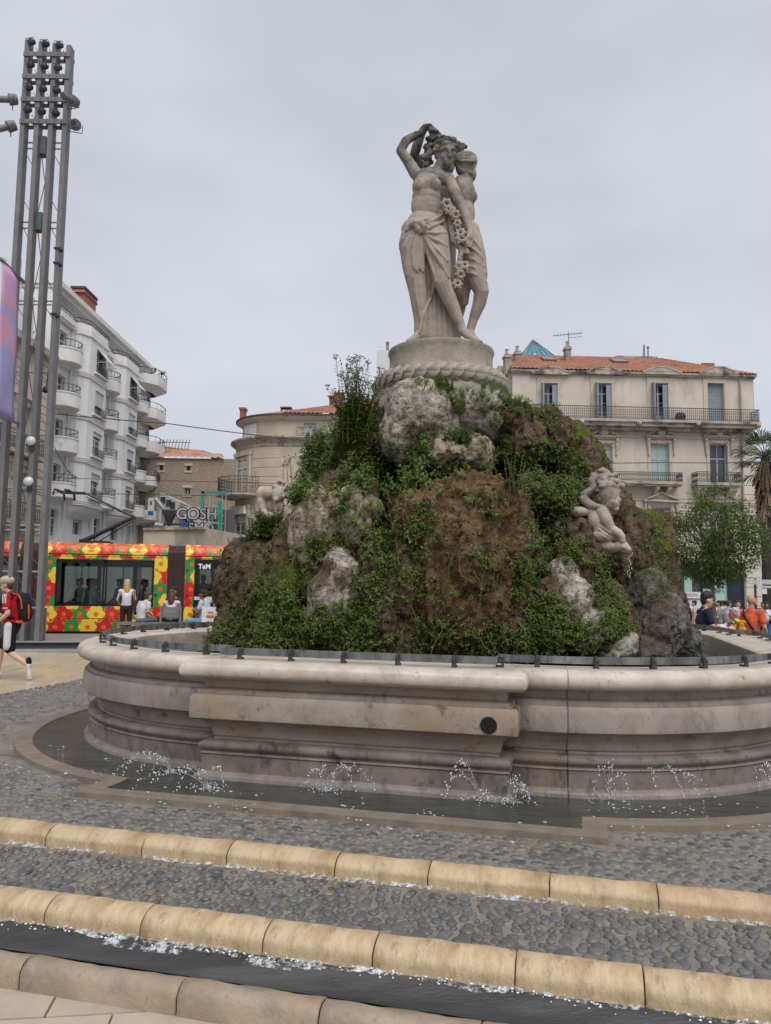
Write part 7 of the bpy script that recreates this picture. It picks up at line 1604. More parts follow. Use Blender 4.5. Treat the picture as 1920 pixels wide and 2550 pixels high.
am, z0, z1, sub = rwin(595, 1140, 616, 1233, 'f'); rb = RR_+.0
b = MB(); bc = (0, -.2, 0); b.lathe([(0.01, z0-.3), (1.35, z0-.25), (1.75, z0-.12), (1.75, z0), (0.01, z0)], 20, (0, .2, 0), PI, 2*PI); b.build('balcony_slab', m_sooty, sub)
iron_rail(sub, [(1.68*math.cos(t), .2+1.68*math.sin(t), z0) for t in [PI+PI*i/14 for i in range(15)]], 1.05, 'scroll', m_ir, 'railing', .18)
rwin(589, 1272, 614, 1337, 'f'); b = MB(); am2, zz2 = ang_of(601, 1268); b.cbox((math.cos(am2)*(RR_+.15), math.sin(am2)*(RR_+.15), zz2-.1), (1.7, .35, .5), am2+PI/2); b.build('blind_box', m_deco, rh)
a_, zt_ = ang_of(613, 1056); _, zb_ = ang_of(613, 1086); b = MB(); b.cbox((math.cos(a_)*(RR_-.33), math.sin(a_)*(RR_-.33), (zt_+zb_)/2), (1.3, .1, zt_-zb_), a_+PI/2); b.build('blind_window', m_shut, rh)
zr3 = at(836, 1018, 52).z; b = MB()
rv = []
for i in range(25): t = PI*.75+PI*.75*i/24; rv.append(((RR_+.05)*math.cos(t), (RR_+.05)*math.sin(t), zev+.16))
apx = (5.5, 1.0, zr3+.7); b.add(rv+[apx], [(i, i+1, 25) for i in range(24)]); b.build('round_roof', m_rtile, rh)
tiles_roof(rh, [(0, -RR_-.05, zev+.16), (12, -RR_-.05, zev+.16), (12, 1.0, zr3+.7), apx], m_rtile, 'roof', .28, .4, .06)
def rchim(px, py0, py1, w, Y, mat=m_brick): p = at(px, py1, Y); b = MB(); b.box(p.x-RX-w/2, p.x-RX+w/2, Y-RY-.3, Y-RY+.3, zev, p.z); b.box(p.x-RX-w/2-.06, p.x-RX+w/2+.06, Y-RY-.36, Y-RY+.36, p.z-.12, p.z+.02); b.build('chimney', mat, rh)
rchim(606, 1035, 1018, .33, 50.0); rchim(826, 1015, 988, .27, 52); rchim(843, 1015, 980, .5, 52.3); 
p = at(720, 1022, 50.5); b = MB(); b.box(p.x-RX-.55, p.x-RX+.55, -1.2, -.4, zev, p.z-.35)
for q_ in (-.5, -.17, .15): b.box(p.x-RX+q_-.03, p.x-RX+q_+.03, -1.1, -.6, p.z-.36, p.z+.1)
b.box(p.x-RX-.56, p.x-RX+.2, -1.2, -.5, p.z+.1, p.z+.17); b.build('roof_hatch', M('dark roof box', (.10, .07, .06), (.3, .25, .22), scale=9), rh)
# terrace balustrade below it
bl = thing('stone_balustrade', 'stone balustrade with turned balusters below the round corner house', 'balustrade', at(560, 1362, 45))
p0, p1 = at(535, 1339, 45)-bl.location, at(606, 1337, 45)-bl.location; zt_ = p0.z
b = MB(); b.bar(p0, (p1.x, p1.y, zt_), .3, .14); b.bar((p0.x, 0, zt_-.72), (p1.x, 0, zt_-.72), .3, .12); b.build('rail', m_rst, bl)
bm2 = MB(); bm2.lathe([(.05, 0), (.09, .06), (.10, .18), (.05, .4), (.06, .55), (.08, .6)], 8); bme = bm2.mesh('baluster', True); bme.materials.append(m_rst)
for k in range(9): inst('baluster', bme, bl, (p0.x+.1+(p1.x-p0.x-.2)*k/8, 0, zt_-.67))
b = MB(); b.box(p0.x, p1.x+.3, -.15, .15, -4, zt_-.78); b.build('terrace_wall', m_rst, bl)
# ================================================ low annex, graffiti wall, ducts and scaffold behind the tram
an = thing('annex', 'low beige flat roofed annex behind the tram', 'building', at(440, 1360, 40)); al = an.location
m_bei = M('beige render', (.44, .38, .30), (.50, .44, .36), rough=.85, scale=1, c3=(.36, .32, .27), s3=.8)
q_ = [at(358, 1318, 40)-al, at(437, 1316, 40)-al, at(512, 1338, 38)-al]
b = MB(); b.add([(q_[0].x, 0, -4), (q_[1].x, 0, -4), (q_[1].x, 0, q_[1].z), (q_[0].x, 0, q_[0].z), (q_[2].x, -2.0, -4), (q_[2].x, -2.0, q_[1].z-.1), (q_[2].x+1, 6, -4), (q_[2].x+1, 6, q_[1].z), (q_[0].x, 6, q_[0].z)], [(0, 1, 2, 3), (1, 4, 5, 2), (4, 6, 7, 5), (3, 2, 5, 7, 8)]); b.build('wall', m_bei, an)
b = MB(); b.bar(q_[0], q_[1]+Vector((.1, 0, 0)), .25, .12); b.bar(q_[1], Vector((q_[2].x, -2, q_[1].z-.1)), .25, .12); b.build('coping', m_sooty, an)
p0 = at(452, 1330, 47); GF = Facade('graffiti_wall', 'pale low wall covered in bubble letter graffiti', 'wall', (p0.x, 47), (1, 0)); G0 = GF.root
a, c, e, f = GF.rect(455, 1262, 522, 1345); b = MB(); b.box(a, c, 0, .3, -1, f); b.build('wall', M('scrubbed pale wall', (.40, .37, .35), (.5, .47, .45), rough=.85, scale=2, c3=(.3, .28, .27), s3=2), G0)
GM = lambda px, py, y: Matrix.Translation((GF.pt(px, py)[0], y, GF.pt(px, py)[1])) @ Matrix.Rotation(PI/2, 4, 'X')
m_sil = M('silver spray paint', (.44, .43, .43), (.52, .51, .51), rough=.5, scale=6); m_gbk = M('black spray paint', (.06, .06, .065), rough=.6); m_gbl = M('blue spray paint', (.02, .10, .42), rough=.5)
for body, px, py, sz, m in (('GOSH', 490, 1281, .95, m_sil), ('ET', 465, 1306, .62, m_gbl), ('SMÖ', 501, 1315, .8, m_sil)):
    text(body, sz, m_gbk, G0, GM(px, py, -.010), 'graffiti_outline', .002, .075, sx=.95); text(body, sz, m, G0, GM(px, py, -.018), 'graffiti_letters', .002, -.005, sx=.95)
text('DERVERY', .3, m_gbk, G0, GM(497, 1328, -.02), 'graffiti_tag', .002, .0)
rf = thing('service_shed', 'grey service shed with small windows, ducts and a cowl beside the white house', 'building', at(420, 1320, 50)); sl_ = rf.location
def rp(px, py, Y=50): return at(px, py, Y)-sl_
a, c = rp(392, 1226), rp(445, 1315); b = MB(); b.add([(a.x, 0, -3), (c.x, 0, -3), (c.x, 0, rp(440, 1250).z), (a.x+.2, 0, a.z), (a.x+.2, 5, a.z), (c.x, 5, rp(440, 1250).z), (c.x, 5, -3)], [(0, 1, 2, 3), (3, 2, 5, 4), (1, 6, 5, 2)]); b.build('wall', M('grey render', (.30, .285, .27), (.4, .38, .36), rough=.85, scale=1.5), rf)
for x, y in ((406, 1246), (420, 1253), (430, 1258)): p = rp(x, y); b = MB(); b.box(p.x-.16, p.x+.16, -.03, .02, p.z-.22, p.z+.22); b.build('window', m_gl, rf)
m_duct = M('galvanised duct', (.25, .25, .26), (.34, .34, .35), rough=.45, metal=.4, scale=4)
b = MB(); b.tube([rp(387, 1242, 48), rp(400, 1258, 48), rp(409, 1270, 48), rp(408, 1300, 48), rp(400, 1312, 48)], .15, 10); b.tube([rp(387, 1308, 48), rp(408, 1310, 48)], .2, 10); b.build('duct', m_duct, rf, auto=40)
b = MB(); p = rp(423, 1282, 48); b.lathe([(.1, -.7), (.25, -.3), (.5, .2), (.5, .3), (0, .35)], 12, p); b.build('cowl', m_ir, rf, True)
b = MB(); b.box(rp(445, 1300, 49).x-2.5, rp(452, 1300, 49).x+.3, -1.2, -.9, rp(430, 1304, 49).z-.1, rp(430, 1304, 49).z)
for k in range(7): b.tube([(rp(436+k*4, 1300, 49).x, -1, rp(430, 1304, 49).z), (rp(436+k*4, 1300, 49).x, -1, rp(430, 1290, 49).z)], .02, 4)
b.build('roof_walkway', m_ir, rf)
sg = thing('hanging_sign', 'blue and white sign panel high on the end of the white house', 'sign', at(376, 1262, 60)); b = MB(); b.box(-.22, .24, -.06, .06, -.7, .7); b.build('panel', m_shut, sg); b = MB(); b.box(-.2, .22, -.08, -.06, -.66, -.35); b.build('blue_strip', m_gbl, sg); b = MB(); b.box(-.06, .08, -.08, -.062, .15, .45); b.build('emblem', m_gbk, sg)
scf = thing('scaffold', 'small metal scaffold tower with a green debris net', 'scaffold', at(535, 1338, 46)); sl_ = scf.location
b = MB(); x0, x1 = at(520, 1300, 46).x-sl_.x, at(552, 1300, 46).x-sl_.x; zt_ = at(530, 1225, 46).z-sl_.z
for x in (x0, x1):
    for y in (0, 1.0): b.tube([(x, y, -1), (x, y, zt_)], .03, 5)
for k in range(6): z = -.6+zt_*k/5.5; b.tube([(x0, 0, z), (x1, 0, z)], .025, 4); b.tube([(x0, 0, z), (x0, 1, z)], .025, 4); b.tube([(x0, 1, z), (x1, 1, z)], .025, 4)
b.build('tubes', m_gal, scf)
m_net = M('green debris net', (.015, .24, .15), (.03, .34, .22), rough=.8, scale=7, c3=(.01, .13, .09), s3=5, p3=(.5, .6)); b = MB(); nx, nz_ = 5, 12; xn0, xn1 = at(541, 1300, 46).x-sl_.x, at(553, 1300, 46).x-sl_.x; zn0, zn1 = at(546, 1337, 46).z-sl_.z, at(546, 1249, 46).z-sl_.z
b.v = [(xn0+(xn1-xn0)*i/nx, -.08+.09*math.sin(i*1.9+j*.4), zn0+(zn1-zn0)*j/nz_) for j in range(nz_+1) for i in range(nx+1)]; b.f = [(j*6+i, j*6+i+1, j*6+i+7, j*6+i+6) for j in range(nz_) for i in range(nx)]; o = b.build('net', m_net, scf, True)
b = MB(); a, c = at(503, 1226, 46)-sl_, at(566, 1222, 46)-sl_; b.box(a.x, c.x, -.1, .0, a.z-.07, a.z+.07); b.box(a.x-.05, a.x+.15, -.1, .0, a.z-.9, a.z+.06); b.build('net_strip', M('teal net', (.05, .20, .21), rough=.8), scf)
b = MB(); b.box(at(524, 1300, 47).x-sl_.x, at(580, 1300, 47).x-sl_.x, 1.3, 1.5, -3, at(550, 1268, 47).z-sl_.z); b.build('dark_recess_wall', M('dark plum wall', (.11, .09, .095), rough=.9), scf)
# ================================================ far street block behind the palms, right
fb = thing('street_house', 'low distant house with tiled roof behind the palm trunk on the far right', 'building', at(1905, 1560, 70)); fl_ = fb.location
b = MB(); x0, x1 = at(1889, 1400, 70).x-fl_.x, at(1990, 1400, 70).x-fl_.x; zt_ = at(1905, 1300, 70).z-fl_.z; b.box(x0, x1, 0, 8, -1, zt_); b.build('wall', m_stucco, fb)
tiles_roof(fb, [(x0-.2, -.3, zt_), (x1, -.3, zt_), (x1, 3, zt_+1.3), (x0+.5, 3, zt_+1.3)], m_rtile, 'roof', .4, .5, .07)
for k in range(3):
    for j in range(3): h = (x0+.5+k*2.6, x0+1.6+k*2.6, zt_-2.6-j*3.2, zt_-.9-j*3.2); window(fb, h, -.06, 'two', m_bfr, m_gl)
b = MB(); b.box(x0, x1, -.15, .0, -1, at(1905, 1480, 70).z-fl_.z); b.build('shop_front', m_ir, fb)
# ================================================ people
def skinm(k): 
    c = {'light': ((.52, .31, .22), (.57, .36, .26)), 'tan': ((.40, .225, .15), (.45, .26, .18)), 'brown': ((.20, .10, .06), (.25, .13, .08))}[k]
    return M('skin '+k, c[0], c[1], rough=.55, scale=9)
def cloth(n, c, k=.82): return M('cloth '+n, c, tuple(x*k for x in c), rough=.85, scale=7, bump=.4, bscale=16, spec=.2)
m_hair = {'dark': M('dark hair', (.012, .009, .008), (.03, .022, .018), rough=.6, scale=25, bump=.5, stretch=(1, 1, .25)), 'blond': M('blond hair', (.42, .27, .12), (.58, .41, .21), rough=.55, scale=22, bump=.5, stretch=(1, 1, .25)), 'grey': M('grey hair', (.36, .35, .36), (.52, .51, .53), rough=.55, scale=22, bump=.5), 'brown': M('brown hair', (.05, .028, .018), (.10, .055, .035), rough=.6, scale=22, bump=.5, stretch=(1, 1, .25))}
BASE = dict(pel=(0, 0, .95), che=(0, .0, 1.26), nec=(0, -.015, 1.47), hed=(0, .025, 1.62), sl=(-.185, 0, 1.41), sr=(.185, 0, 1.41), el=(-.235, -.02, 1.13), er=(.235, -.02, 1.13), wl=(-.245, .06, .89), wr=(.245, .06, .89),
            hl=(-.09, 0, .93), hr=(.09, 0, .93), kl=(-.10, .02, .50), kr=(.10, .02, .50), al=(-.10, -.02, .085), ar=(.10, -.02, .085), tl=(-.115, .15, .03), tr=(.115, .15, .03))
def person(label, loc, rz, H=1.75, skin='light', top=None, sleeve='short', bottom=None, legs='long', shoes=(.6, .6, .6), hair='short', hcol='dark', pose=None, look=0, nod=0, female=False, near=False, group=None, skirt=False, frame_only=None):
    J = {k: Vector(v) for k, v in BASE.items()}
    for k, v in (pose or {}).items(): J[k] = Vector(v)
    root = thing('person', label, 'person', loc, rz, group); k = H/1.75; vx = (.0125 if near else .02)*1
    def fin(mb, name, mat, par=root, v=vx, sm=2, disp=None):
        mb.v = [(x*k, y*k, z*k) for x, y, z in mb.v]; me = blob(mb, v, sm, name); return obj(name, me, mat, par)
    hm = Matrix.Translation(J['hed']) @ Matrix.Rotation(look, 4, 'Z') @ Matrix.Rotation(nod, 4, 'X'); hp = lambda x, y, z: hm @ Vector((x, y, z))
    b = MB(); w = .94 if female else 1
    b.cap(J['pel'], J['che'], .125*w, .135*w); b.ell((J['che']+J['nec'])/2+Vector((0, 0, -.06)), (.165*w, .10, .14)); b.ell(J['pel'], (.16, .115, .13)); b.cap(J['nec']-Vector((0, 0, .06)), J['hed']-Vector((0, .01, .03)), .056*w, .055*w)
    b.cap(J['sl'], J['sr'], .062*w, .062*w)
    b.ell(hp(0, -.012, .03), (.078, .097, .103), 14, 10); b.ell(hp(0, .03, -.055), (.058, .066, .062), 12, 8); b.cap(hp(0, .082, .02), hp(0, .108, -.022), .012, .016); b.ell(hp(0, .085, -.085), (.026, .022, .02)); b.ell(hp(0, .086, -.052), (.026, .016, .010)); b.cap(hp(-.045, .082, .033), hp(.045, .082, .033), .012, .012)
    for s_ in (-1, 1): b.ell(hp(s_*.080, -.008, -.005), (.013, .026, .034)); b.ell(hp(s_*.04, .065, -.02), (.028, .028, .026))
    for s_, S_, E_, Wr in ((-1, 'sl', 'el', 'wl'), (1, 'sr', 'er', 'wr')):
        b.cap(J[S_], J[E_], .052*w, .041*w); b.cap(J[E_], J[Wr], .043*w, .028*w)
        d = (J[Wr]-J[E_]).normalized(); side = d.cross(Vector((0, 0, 1))); side = side.normalized() if side.length > .1 else Vector((0, 1, 0)); pn = side.cross(d)
        P0 = J[Wr]; b.cap(P0, P0+d*.075, .029, .036)
        for f_ in range(4):
            o_ = pn*(-.03+.02*f_); L = (.062, .074, .07, .055)[f_]; q1 = P0+d*.085+o_; q2 = q1+d*L*.6+side*s_*.008; q3 = q2+(d*.5+side*s_*(-.6)).normalized()*L*.6; r0 = .0092 if near else .0125; b.cap(q1-d*.02, q2, r0, r0*.95, 6); b.cap(q2, q3, r0*.95, r0*.8, 6)
        t0 = P0+d*.03+pn*.03; b.cap(t0, t0+(d+pn*.9).normalized()*.05, .012, .01, 6); b.cap(t0+(d+pn*.9).normalized()*.05, t0+(d*1.8+pn*1.1).normalized()*.085, .010, .009, 6)
    for H_, K_, A_, T_ in (('hl', 'kl', 'al', 'tl'), ('hr', 'kr', 'ar', 'tr')):
        b.cap(J[H_], J[K_], .085, .056); m = J[K_].lerp(J[A_], .3); b.cap(J[K_], m, .055, .056); b.cap(m, J[A_], .056, .037); b.cap(J[A_]-Vector((0, 0, .02)), J[T_], .038, .026)
    fin(b, 'body', skinm(skin))
    if near:
        for s_ in (-1, 1): e = MB(); e.ell(hp(s_*.032, .089, .012)*k, .009*k, 6, 5); e.build('eye', m_dark, root)
    if top:
        b = MB(); g = .022
        b.cap(J['pel'].lerp(J['che'], .34), J['che'], .138*w+.01, .142*w+.01); b.ell((J['che']+J['nec'])/2+Vector((0, 0, -.07)), (.175*w, .112, .14)); b.ell(J['pel']+Vector((0, 0, .05)), (.166, .128, .085)); b.cap(J['sl']-Vector((0, 0, .01)), J['sr']-Vector((0, 0, .01)), .07*w, .07*w); b.cap(J['nec']-Vector((0, 0, .05)), J['nec']+Vector((0, 0, -.005)), .07, .062)
        if female: 
            for s_ in (-1, 1): b.ell(J['che']+Vector((s_*.07, .09, .06)), (.065, .05, .065))
        for S_, E_, Wr in (('sl', 'el', 'wl'), ('sr', 'er', 'wr')):
            if sleeve == 'short': b.cap(J[S_], J[S_].lerp(J[E_], .62), .068, .066)
            elif sleeve == 'long': b.cap(J[S_], J[E_], .066, .056); b.cap(J[E_], J[Wr].lerp(J[E_], .08), .056, .042)
            elif sleeve == 'none': b.ell(J[S_]*.93+J['nec']*.07, (.055, .066, .058))
        if skirt: b.cap(J['pel'], J['pel']*.5+(J['kl']+J['kr'])*.25, .16, .19); b.cap(J['pel']*.5+(J['kl']+J['kr'])*.25, (J['kl']+J['kr'])/2+Vector((0, 0, -.1)), .19, .21)
        o = fin(b, 'top', top); rn = random.Random(len(label))
        displace(o.data, lambda p: .007*noise.noise(Vector((p.x*9, p.y*9, p.z*6+rn.random()*0)))+.004*noise.noise(p*19))
    if bottom:
        b = MB(); b.ell(J['pel']-Vector((0, 0, .02)), (.166, .128, .13)); fr = {'long': 1, 'shorts': .0}[legs]
        for H_, K_, A_ in (('hl', 'kl', 'al'), ('hr', 'kr', 'ar')):
            if legs == 'long': b.cap(J[H_], J[K_], .098, .072); b.cap(J[K_], J[A_]+Vector((0, 0, .02)), .071, .066)
            else: b.cap(J[H_], J[H_].lerp(J[K_], .86), .102, .094)
        o = fin(b, 'trousers' if legs == 'long' else 'shorts', bottom); displace(o.data, lambda p: .007*noise.noise(Vector((p.x*9, p.y*9, p.z*5)))+.004*noise.noise(p*17))
    for A_, T_ in (('al', 'tl'), ('ar', 'tr')):
        b = MB(); f_ = (J[T_]-J[A_]); b.cap(J[A_]-Vector((0, 0, .035))-f_*.22, J[T_]+f_*.12, .048, .038); b.cap(J[A_]-f_*.1, J[A_]-Vector((0, 0, .03)), .05, .05); fin(b, 'shoe', M('shoe %s' % (shoes,), shoes, tuple(x*.7 for x in shoes), rough=.6, scale=14), v=max(vx, .014))
    b = MB()
    if hair in ('short', 'long', 'bun', 'top'):
        b.ell(hp(0, -.028, .052), (.088, .098, .092), 12, 9); b.ell(hp(0, -.06, -.01), (.078, .058, .085)); b.cap(hp(-.05, .055, .10), hp(.05, .055, .10), .028, .028)
        for i in range(14): a = i*.45; b.ell(hp(.07*math.cos(a), -.03+.08*math.sin(a), .09+.03*math.sin(i*2.3)), .026)
        if hair == 'long':
            b.cap(hp(0, -.07, 0), hp(0, -.10, -.22), .085, .075); b.cap(hp(-.06, -.05, .0), hp(-.075, -.06, -.22), .045, .03); b.cap(hp(.06, -.05, .0), hp(.075, -.06, -.22), .045, .03)
        if hair == 'bun': b.ell(hp(0, -.12, .05), .045)
        if hair == 'top': b.cap(hp(-.03, .06, .13), hp(.0, -.03, .13), .045, .05)
        fin(b, 'hair', m_hair[hcol])
    return root, J, k, hp, fin
NEAR = ground_z
SK = lambda px, Y: at(px, 1480, Y).x
def gp_(px, Y): x = SK(px, Y); return Vector((x, Y, ground_z(x, Y)))
# ---- the walker, far left
p0 = Vector((SK(36, 13.5), 13.5, -.06))
pose = dict(pel=(0, 0, .93), che=(0, .06, 1.25), nec=(0, .075, 1.45), hed=(0, .14, 1.59), sl=(-.185, .05, 1.39), sr=(.185, .08, 1.39), el=(-.235, -.02, 1.12), wl=(-.215, .17, .955), er=(.23, .13, 1.12), wr=(.19, .36, 1.06),
            hl=(-.09, 0, .91), hr=(.09, 0, .91), kl=(-.10, -.02, .47), al=(-.10, -.36, .245), tl=(-.105, -.385, .06), kr=(.10, .22, .53), ar=(.10, .26, .10), tr=(.11, .42, .06))
m_jer = cloth('red jersey', (.42, .012, .018)); m_sht = cloth('black shorts', (.012, .012, .014)); m_wh = cloth('white trim', (.62, .62, .64))
root, J, k, hp, fin = person('man walking left in a red sports shirt, cap and black backpack, far left', p0, PI/2, 1.78, 'light', m_jer, 'short', m_sht, 'shorts', (.62, .61, .58), 'short', 'brown', pose, 0, math.radians(-14), near=True)
b = MB(); b.ell(hp(0, -.02, .075), (.112, .128, .088), 14, 10); b.cap(hp(-.05, .11, .045), hp(.05, .11, .045), .022, .022); b.cap(hp(-.03, .15, .03), hp(.03, .15, .03), .014, .014); fin(b, 'cap', cloth('beige cap', (.42, .37, .29)))
b = MB(); c = J['che']; b.ell(c+Vector((0, -.25, -.02)), (.15, .10, .24), 12, 10); b.ell(c+Vector((0, -.28, -.13)), (.14, .11, .15)); b.ell(c+Vector((0, -.19, .13)), (.13, .07, .10)); bk = fin(b, 'backpack', cloth('black backpack', (.018, .019, .022)))
b = MB(); b.tube([J['sl']+Vector((.05, .0, .065)), J['sl']+Vector((.04, .09, -.02)), J['che']+Vector((-.13, .12, -.08)), J['che']+Vector((-.155, -.05, -.2)), J['che']+Vector((-.13, -.16, -.2))], .018, 6); b.tube([J['sl']+Vector((.05, .0, .065)), J['che']+Vector((-.08, -.13, .16))], .02, 6); b.v = [tuple(Vector(v)*k) for v in b.v]; b.build('strap', cloth('black backpack', (0, 0, 0)), bk)
b = MB(); b.tube([c+Vector((-.10, -.17, .19)), c+Vector((-.135, -.24, .10)), c+Vector((-.145, -.27, -.05))], .012, 5); b.tube([c+Vector((-.12, -.37, .02)), c+Vector((-.13, -.385, -.12)), c+Vector((-.10, -.37, -.22))], .012, 5); b.tube([c+Vector((-.13, -.17, -.27)), c+Vector((0, -.3, -.29))], .02, 5); b.v = [tuple(Vector(v)*k) for v in b.v]; b.build('orange_piping', cloth('orange trim', (.65, .13, .05)), bk)
b = MB()
for q_ in range(3):
    o_ = -.026+q_*.026; b.tube([J['sl']+Vector((-.052, o_, .055)), J['sl']+Vector((-.074, o_-.004, -.02)), J['sl']+Vector((-.083, o_-.012, -.10))], .008, 5)
b.box(-.292, -.284, -.035, .045, 1.20, 1.218); b.v = [tuple(Vector(v)*k) for v in b.v]; b.build('shoulder_stripes', m_wh, root)
b = MB(); b.cap(J['hl']+Vector((-.062, .0, .0)), J['hl'].lerp(J['kl'], .80)+Vector((-.055, .015, 0)), .068, .066); fin(b, 'white_side_panel', m_wh)
b = MB(); b.tube([J['nec']+Vector((.08*math.cos(t), .02+.085*math.sin(t), .01)) for t in [PI*i/8-.0 for i in range(9)]], .012, 6); b.ell(J['nec']+Vector((-.06, .1, -.01)), (.02, .04, .04)); b.v = [tuple(Vector(v)*k) for v in b.v]; b.build('headphones', m_ir, root)
for A_ in ('al', 'ar'): b = MB(); b.cap(J[A_]+Vector((0, 0, .03)), J[A_]+Vector((0, .01, .10)), .046, .047); fin(b, 'sock', m_sht)
# ---- people at the tram stop
PZ = .14
p0 = Vector((SK(316, 20.6), 20.6, PZ)); m_choc = cloth('chocolate trousers', (.045, .022, .022))
root, J, k, hp, fin = person('blonde woman seen from behind in a white sleeveless top and dark trousers', p0, math.radians(12), 1.56, 'light', cloth('white top', (.66, .65, .68)), 'none', m_choc, 'long', (.1, .1, .1), 'long', 'blond', dict(el=(-.27, .02, 1.14), wl=(-.22, .2, 1.0), er=(.25, -.02, 1.14), wr=(.22, .12, .95)), 0, .1, True)
b = MB(); b.ell((.27, -.02, .92), (.06, .15, .24), 12, 9); o = fin(b, 'shoulder_bag', cloth('brown bag', (.06, .03, .025))); b = MB(); b.tube([(.25, -.12, 1.1), (.2, -.06, 1.46), (.22, .08, 1.1)], .012, 5); b.v = [tuple(Vector(v)*k) for v in b.v]; b.build('strap', cloth('brown bag', (0, 0, 0)), root)
m_seatm = M('grey slatted seat metal', (.16, .16, .165), (.21, .21, .215), rough=.5, metal=.3)
def stop_seat(px, Y, lab, w=.5, rz=0):
    x = SK(px, Y); t = thing('metal_bench', lab, 'seat', (x, Y, PZ), rz); b = MB(); b.box(-w/2, w/2, .0, .42, .43, .47); b.build('seat', m_seatm, t)
    b = MB(); b.box(-w/2+.04, w/2-.04, -.05, -.02, .60, .86)
    b.build('backrest', m_seatm, t)
    for s_ in (-1, 1): b = MB(); b.box(s_*w/2-.025, s_*w/2+.025, -.06, -.01, 0, .88); b.build('leg', m_seatm, t); b = MB(); b.box(s_*w/2-.025, s_*w/2+.025, .36, .41, 0, .43); b.build('leg', m_seatm, t)
    for q_ in range(5): b = MB(); b.ell((-.12+q_*.06, -.055, .74+.02*(q_ % 2)), (.014, .006, .009), 6, 4); b.build('sticker', m_wh, t)
    return t
SIT = dict(pel=(0, .02, .54), che=(0, .0, .86), nec=(0, .0, 1.07), hed=(0, .03, 1.22), sl=(-.18, 0, 1.01), sr=(.18, 0, 1.01), el=(-.23, .06, .76), er=(.23, .06, .76), wl=(-.12, .27, .66), wr=(.12, .27, .66), hl=(-.09, .03, .52), hr=(.09, .03, .52), kl=(-.12, .46, .52), kr=(.12, .46, .52), al=(-.12, .46, .09), ar=(.12, .46, .09), tl=(-.13, .62, .03), tr=(.13, .62, .03))
stop_seat(428, 20.0, 'grey metal tram stop seat under the woman with long dark hair'); stop_seat(513, 20.2, 'grey metal tram stop seat under the woman with the white bag', .45)
person('seated person in a grey T-shirt leaning forward beside the blonde woman', Vector((SK(352, 20.3), 20.3, PZ)), math.radians(-35), 1.68, 'light', cloth('pale grey T-shirt', (.52, .50, .53)), 'short', cloth('grey trousers', (.14, .14, .16)), 'long', (.3, .3, .3), 'short', 'brown', {**SIT, 'che': (0, .08, .84), 'nec': (0, .16, 1.03), 'hed': (0, .24, 1.16), 'sl': (-.18, .12, .98), 'sr': (.18, .12, .98)})
x = SK(348, 20.3); lw = thing('bench', 'low grey slab bench under the seated person in grey', 'bench', (x, 20.3, PZ)); b = MB(); b.box(-.5, 1.2, -.2, .3, .38, .45); b.build('seat', m_seatm, lw)
for q_ in (-.4, 1.05): b = MB(); b.box(q_-.04, q_+.04, -.15, .2, 0, .38); b.build('leg', m_seatm, lw)
person('woman with long dark curly hair seated with her back to us at the tram stop', Vector((SK(428, 20.1), 20.1, PZ)), 0, 1.7, 'tan', cloth('pale lilac top', (.55, .50, .56)), 'none', cloth('dark jeans', (.03, .035, .06)), 'long', (.1, .1, .1), 'long', 'brown', SIT, 0, 0, True)
person('person with dark hair seated beyond the long haired woman', Vector((SK(433, 21.0), 21.0, PZ)), math.radians(160), 1.78, 'tan', cloth('dark plum top', (.05, .03, .04)), 'short', m_choc, 'long', (.1, .1, .1), 'short', 'dark', SIT)
root, J, k, hp, fin = person('seated woman in pale top and light blue trousers facing left', Vector((SK(512, 20.1), 20.1, PZ)), math.radians(70), 1.72, 'brown', cloth('pale aqua top', (.42, .52, .56)), 'short', cloth('light blue jeans', (.16, .36, .46)), 'long', (.6, .6, .6), 'bun', 'dark', {**SIT, 'er': (.25, .12, .82), 'wr': (.10, .30, .80), 'hed': (0, .09, 1.2)}, 0, -.15, True)
bg_ = thing('shopping_bag', 'white shopping bag with small red print on the seated woman\'s arm', 'bag', Vector((SK(524, 19.85), 19.85, PZ+.45))); b = MB(); b.add([(-.2, 0, 0), (.2, .05, 0), (.24, .1, .42), (-.22, .04, .45), (-.2, .12, 0), (.2, .17, 0), (.24, .14, .42), (-.22, .08, .45)], [(0, 1, 2, 3), (5, 4, 7, 6), (1, 5, 6, 2), (4, 0, 3, 7), (0, 4, 5, 1)]); b.build('bag', cloth('white bag', (.62, .58, .60)), bg_); b = MB(); b.box(-.1, .1, -.004, .0, .16, .22); b.box(-.06, .08, -.004, .0, .28, .31); b.v = [(x, y+.03, z) for x, y, z in b.v]; b.build('print', m_rust, bg_); b = MB(); b.tube([(-.1, .05, .43), (-.06, .04, .58), (.06, .05, .58), (.1, .07, .43)], .01, 5); b.build('handle', cloth('white bag', (0, 0, 0)), bg_)
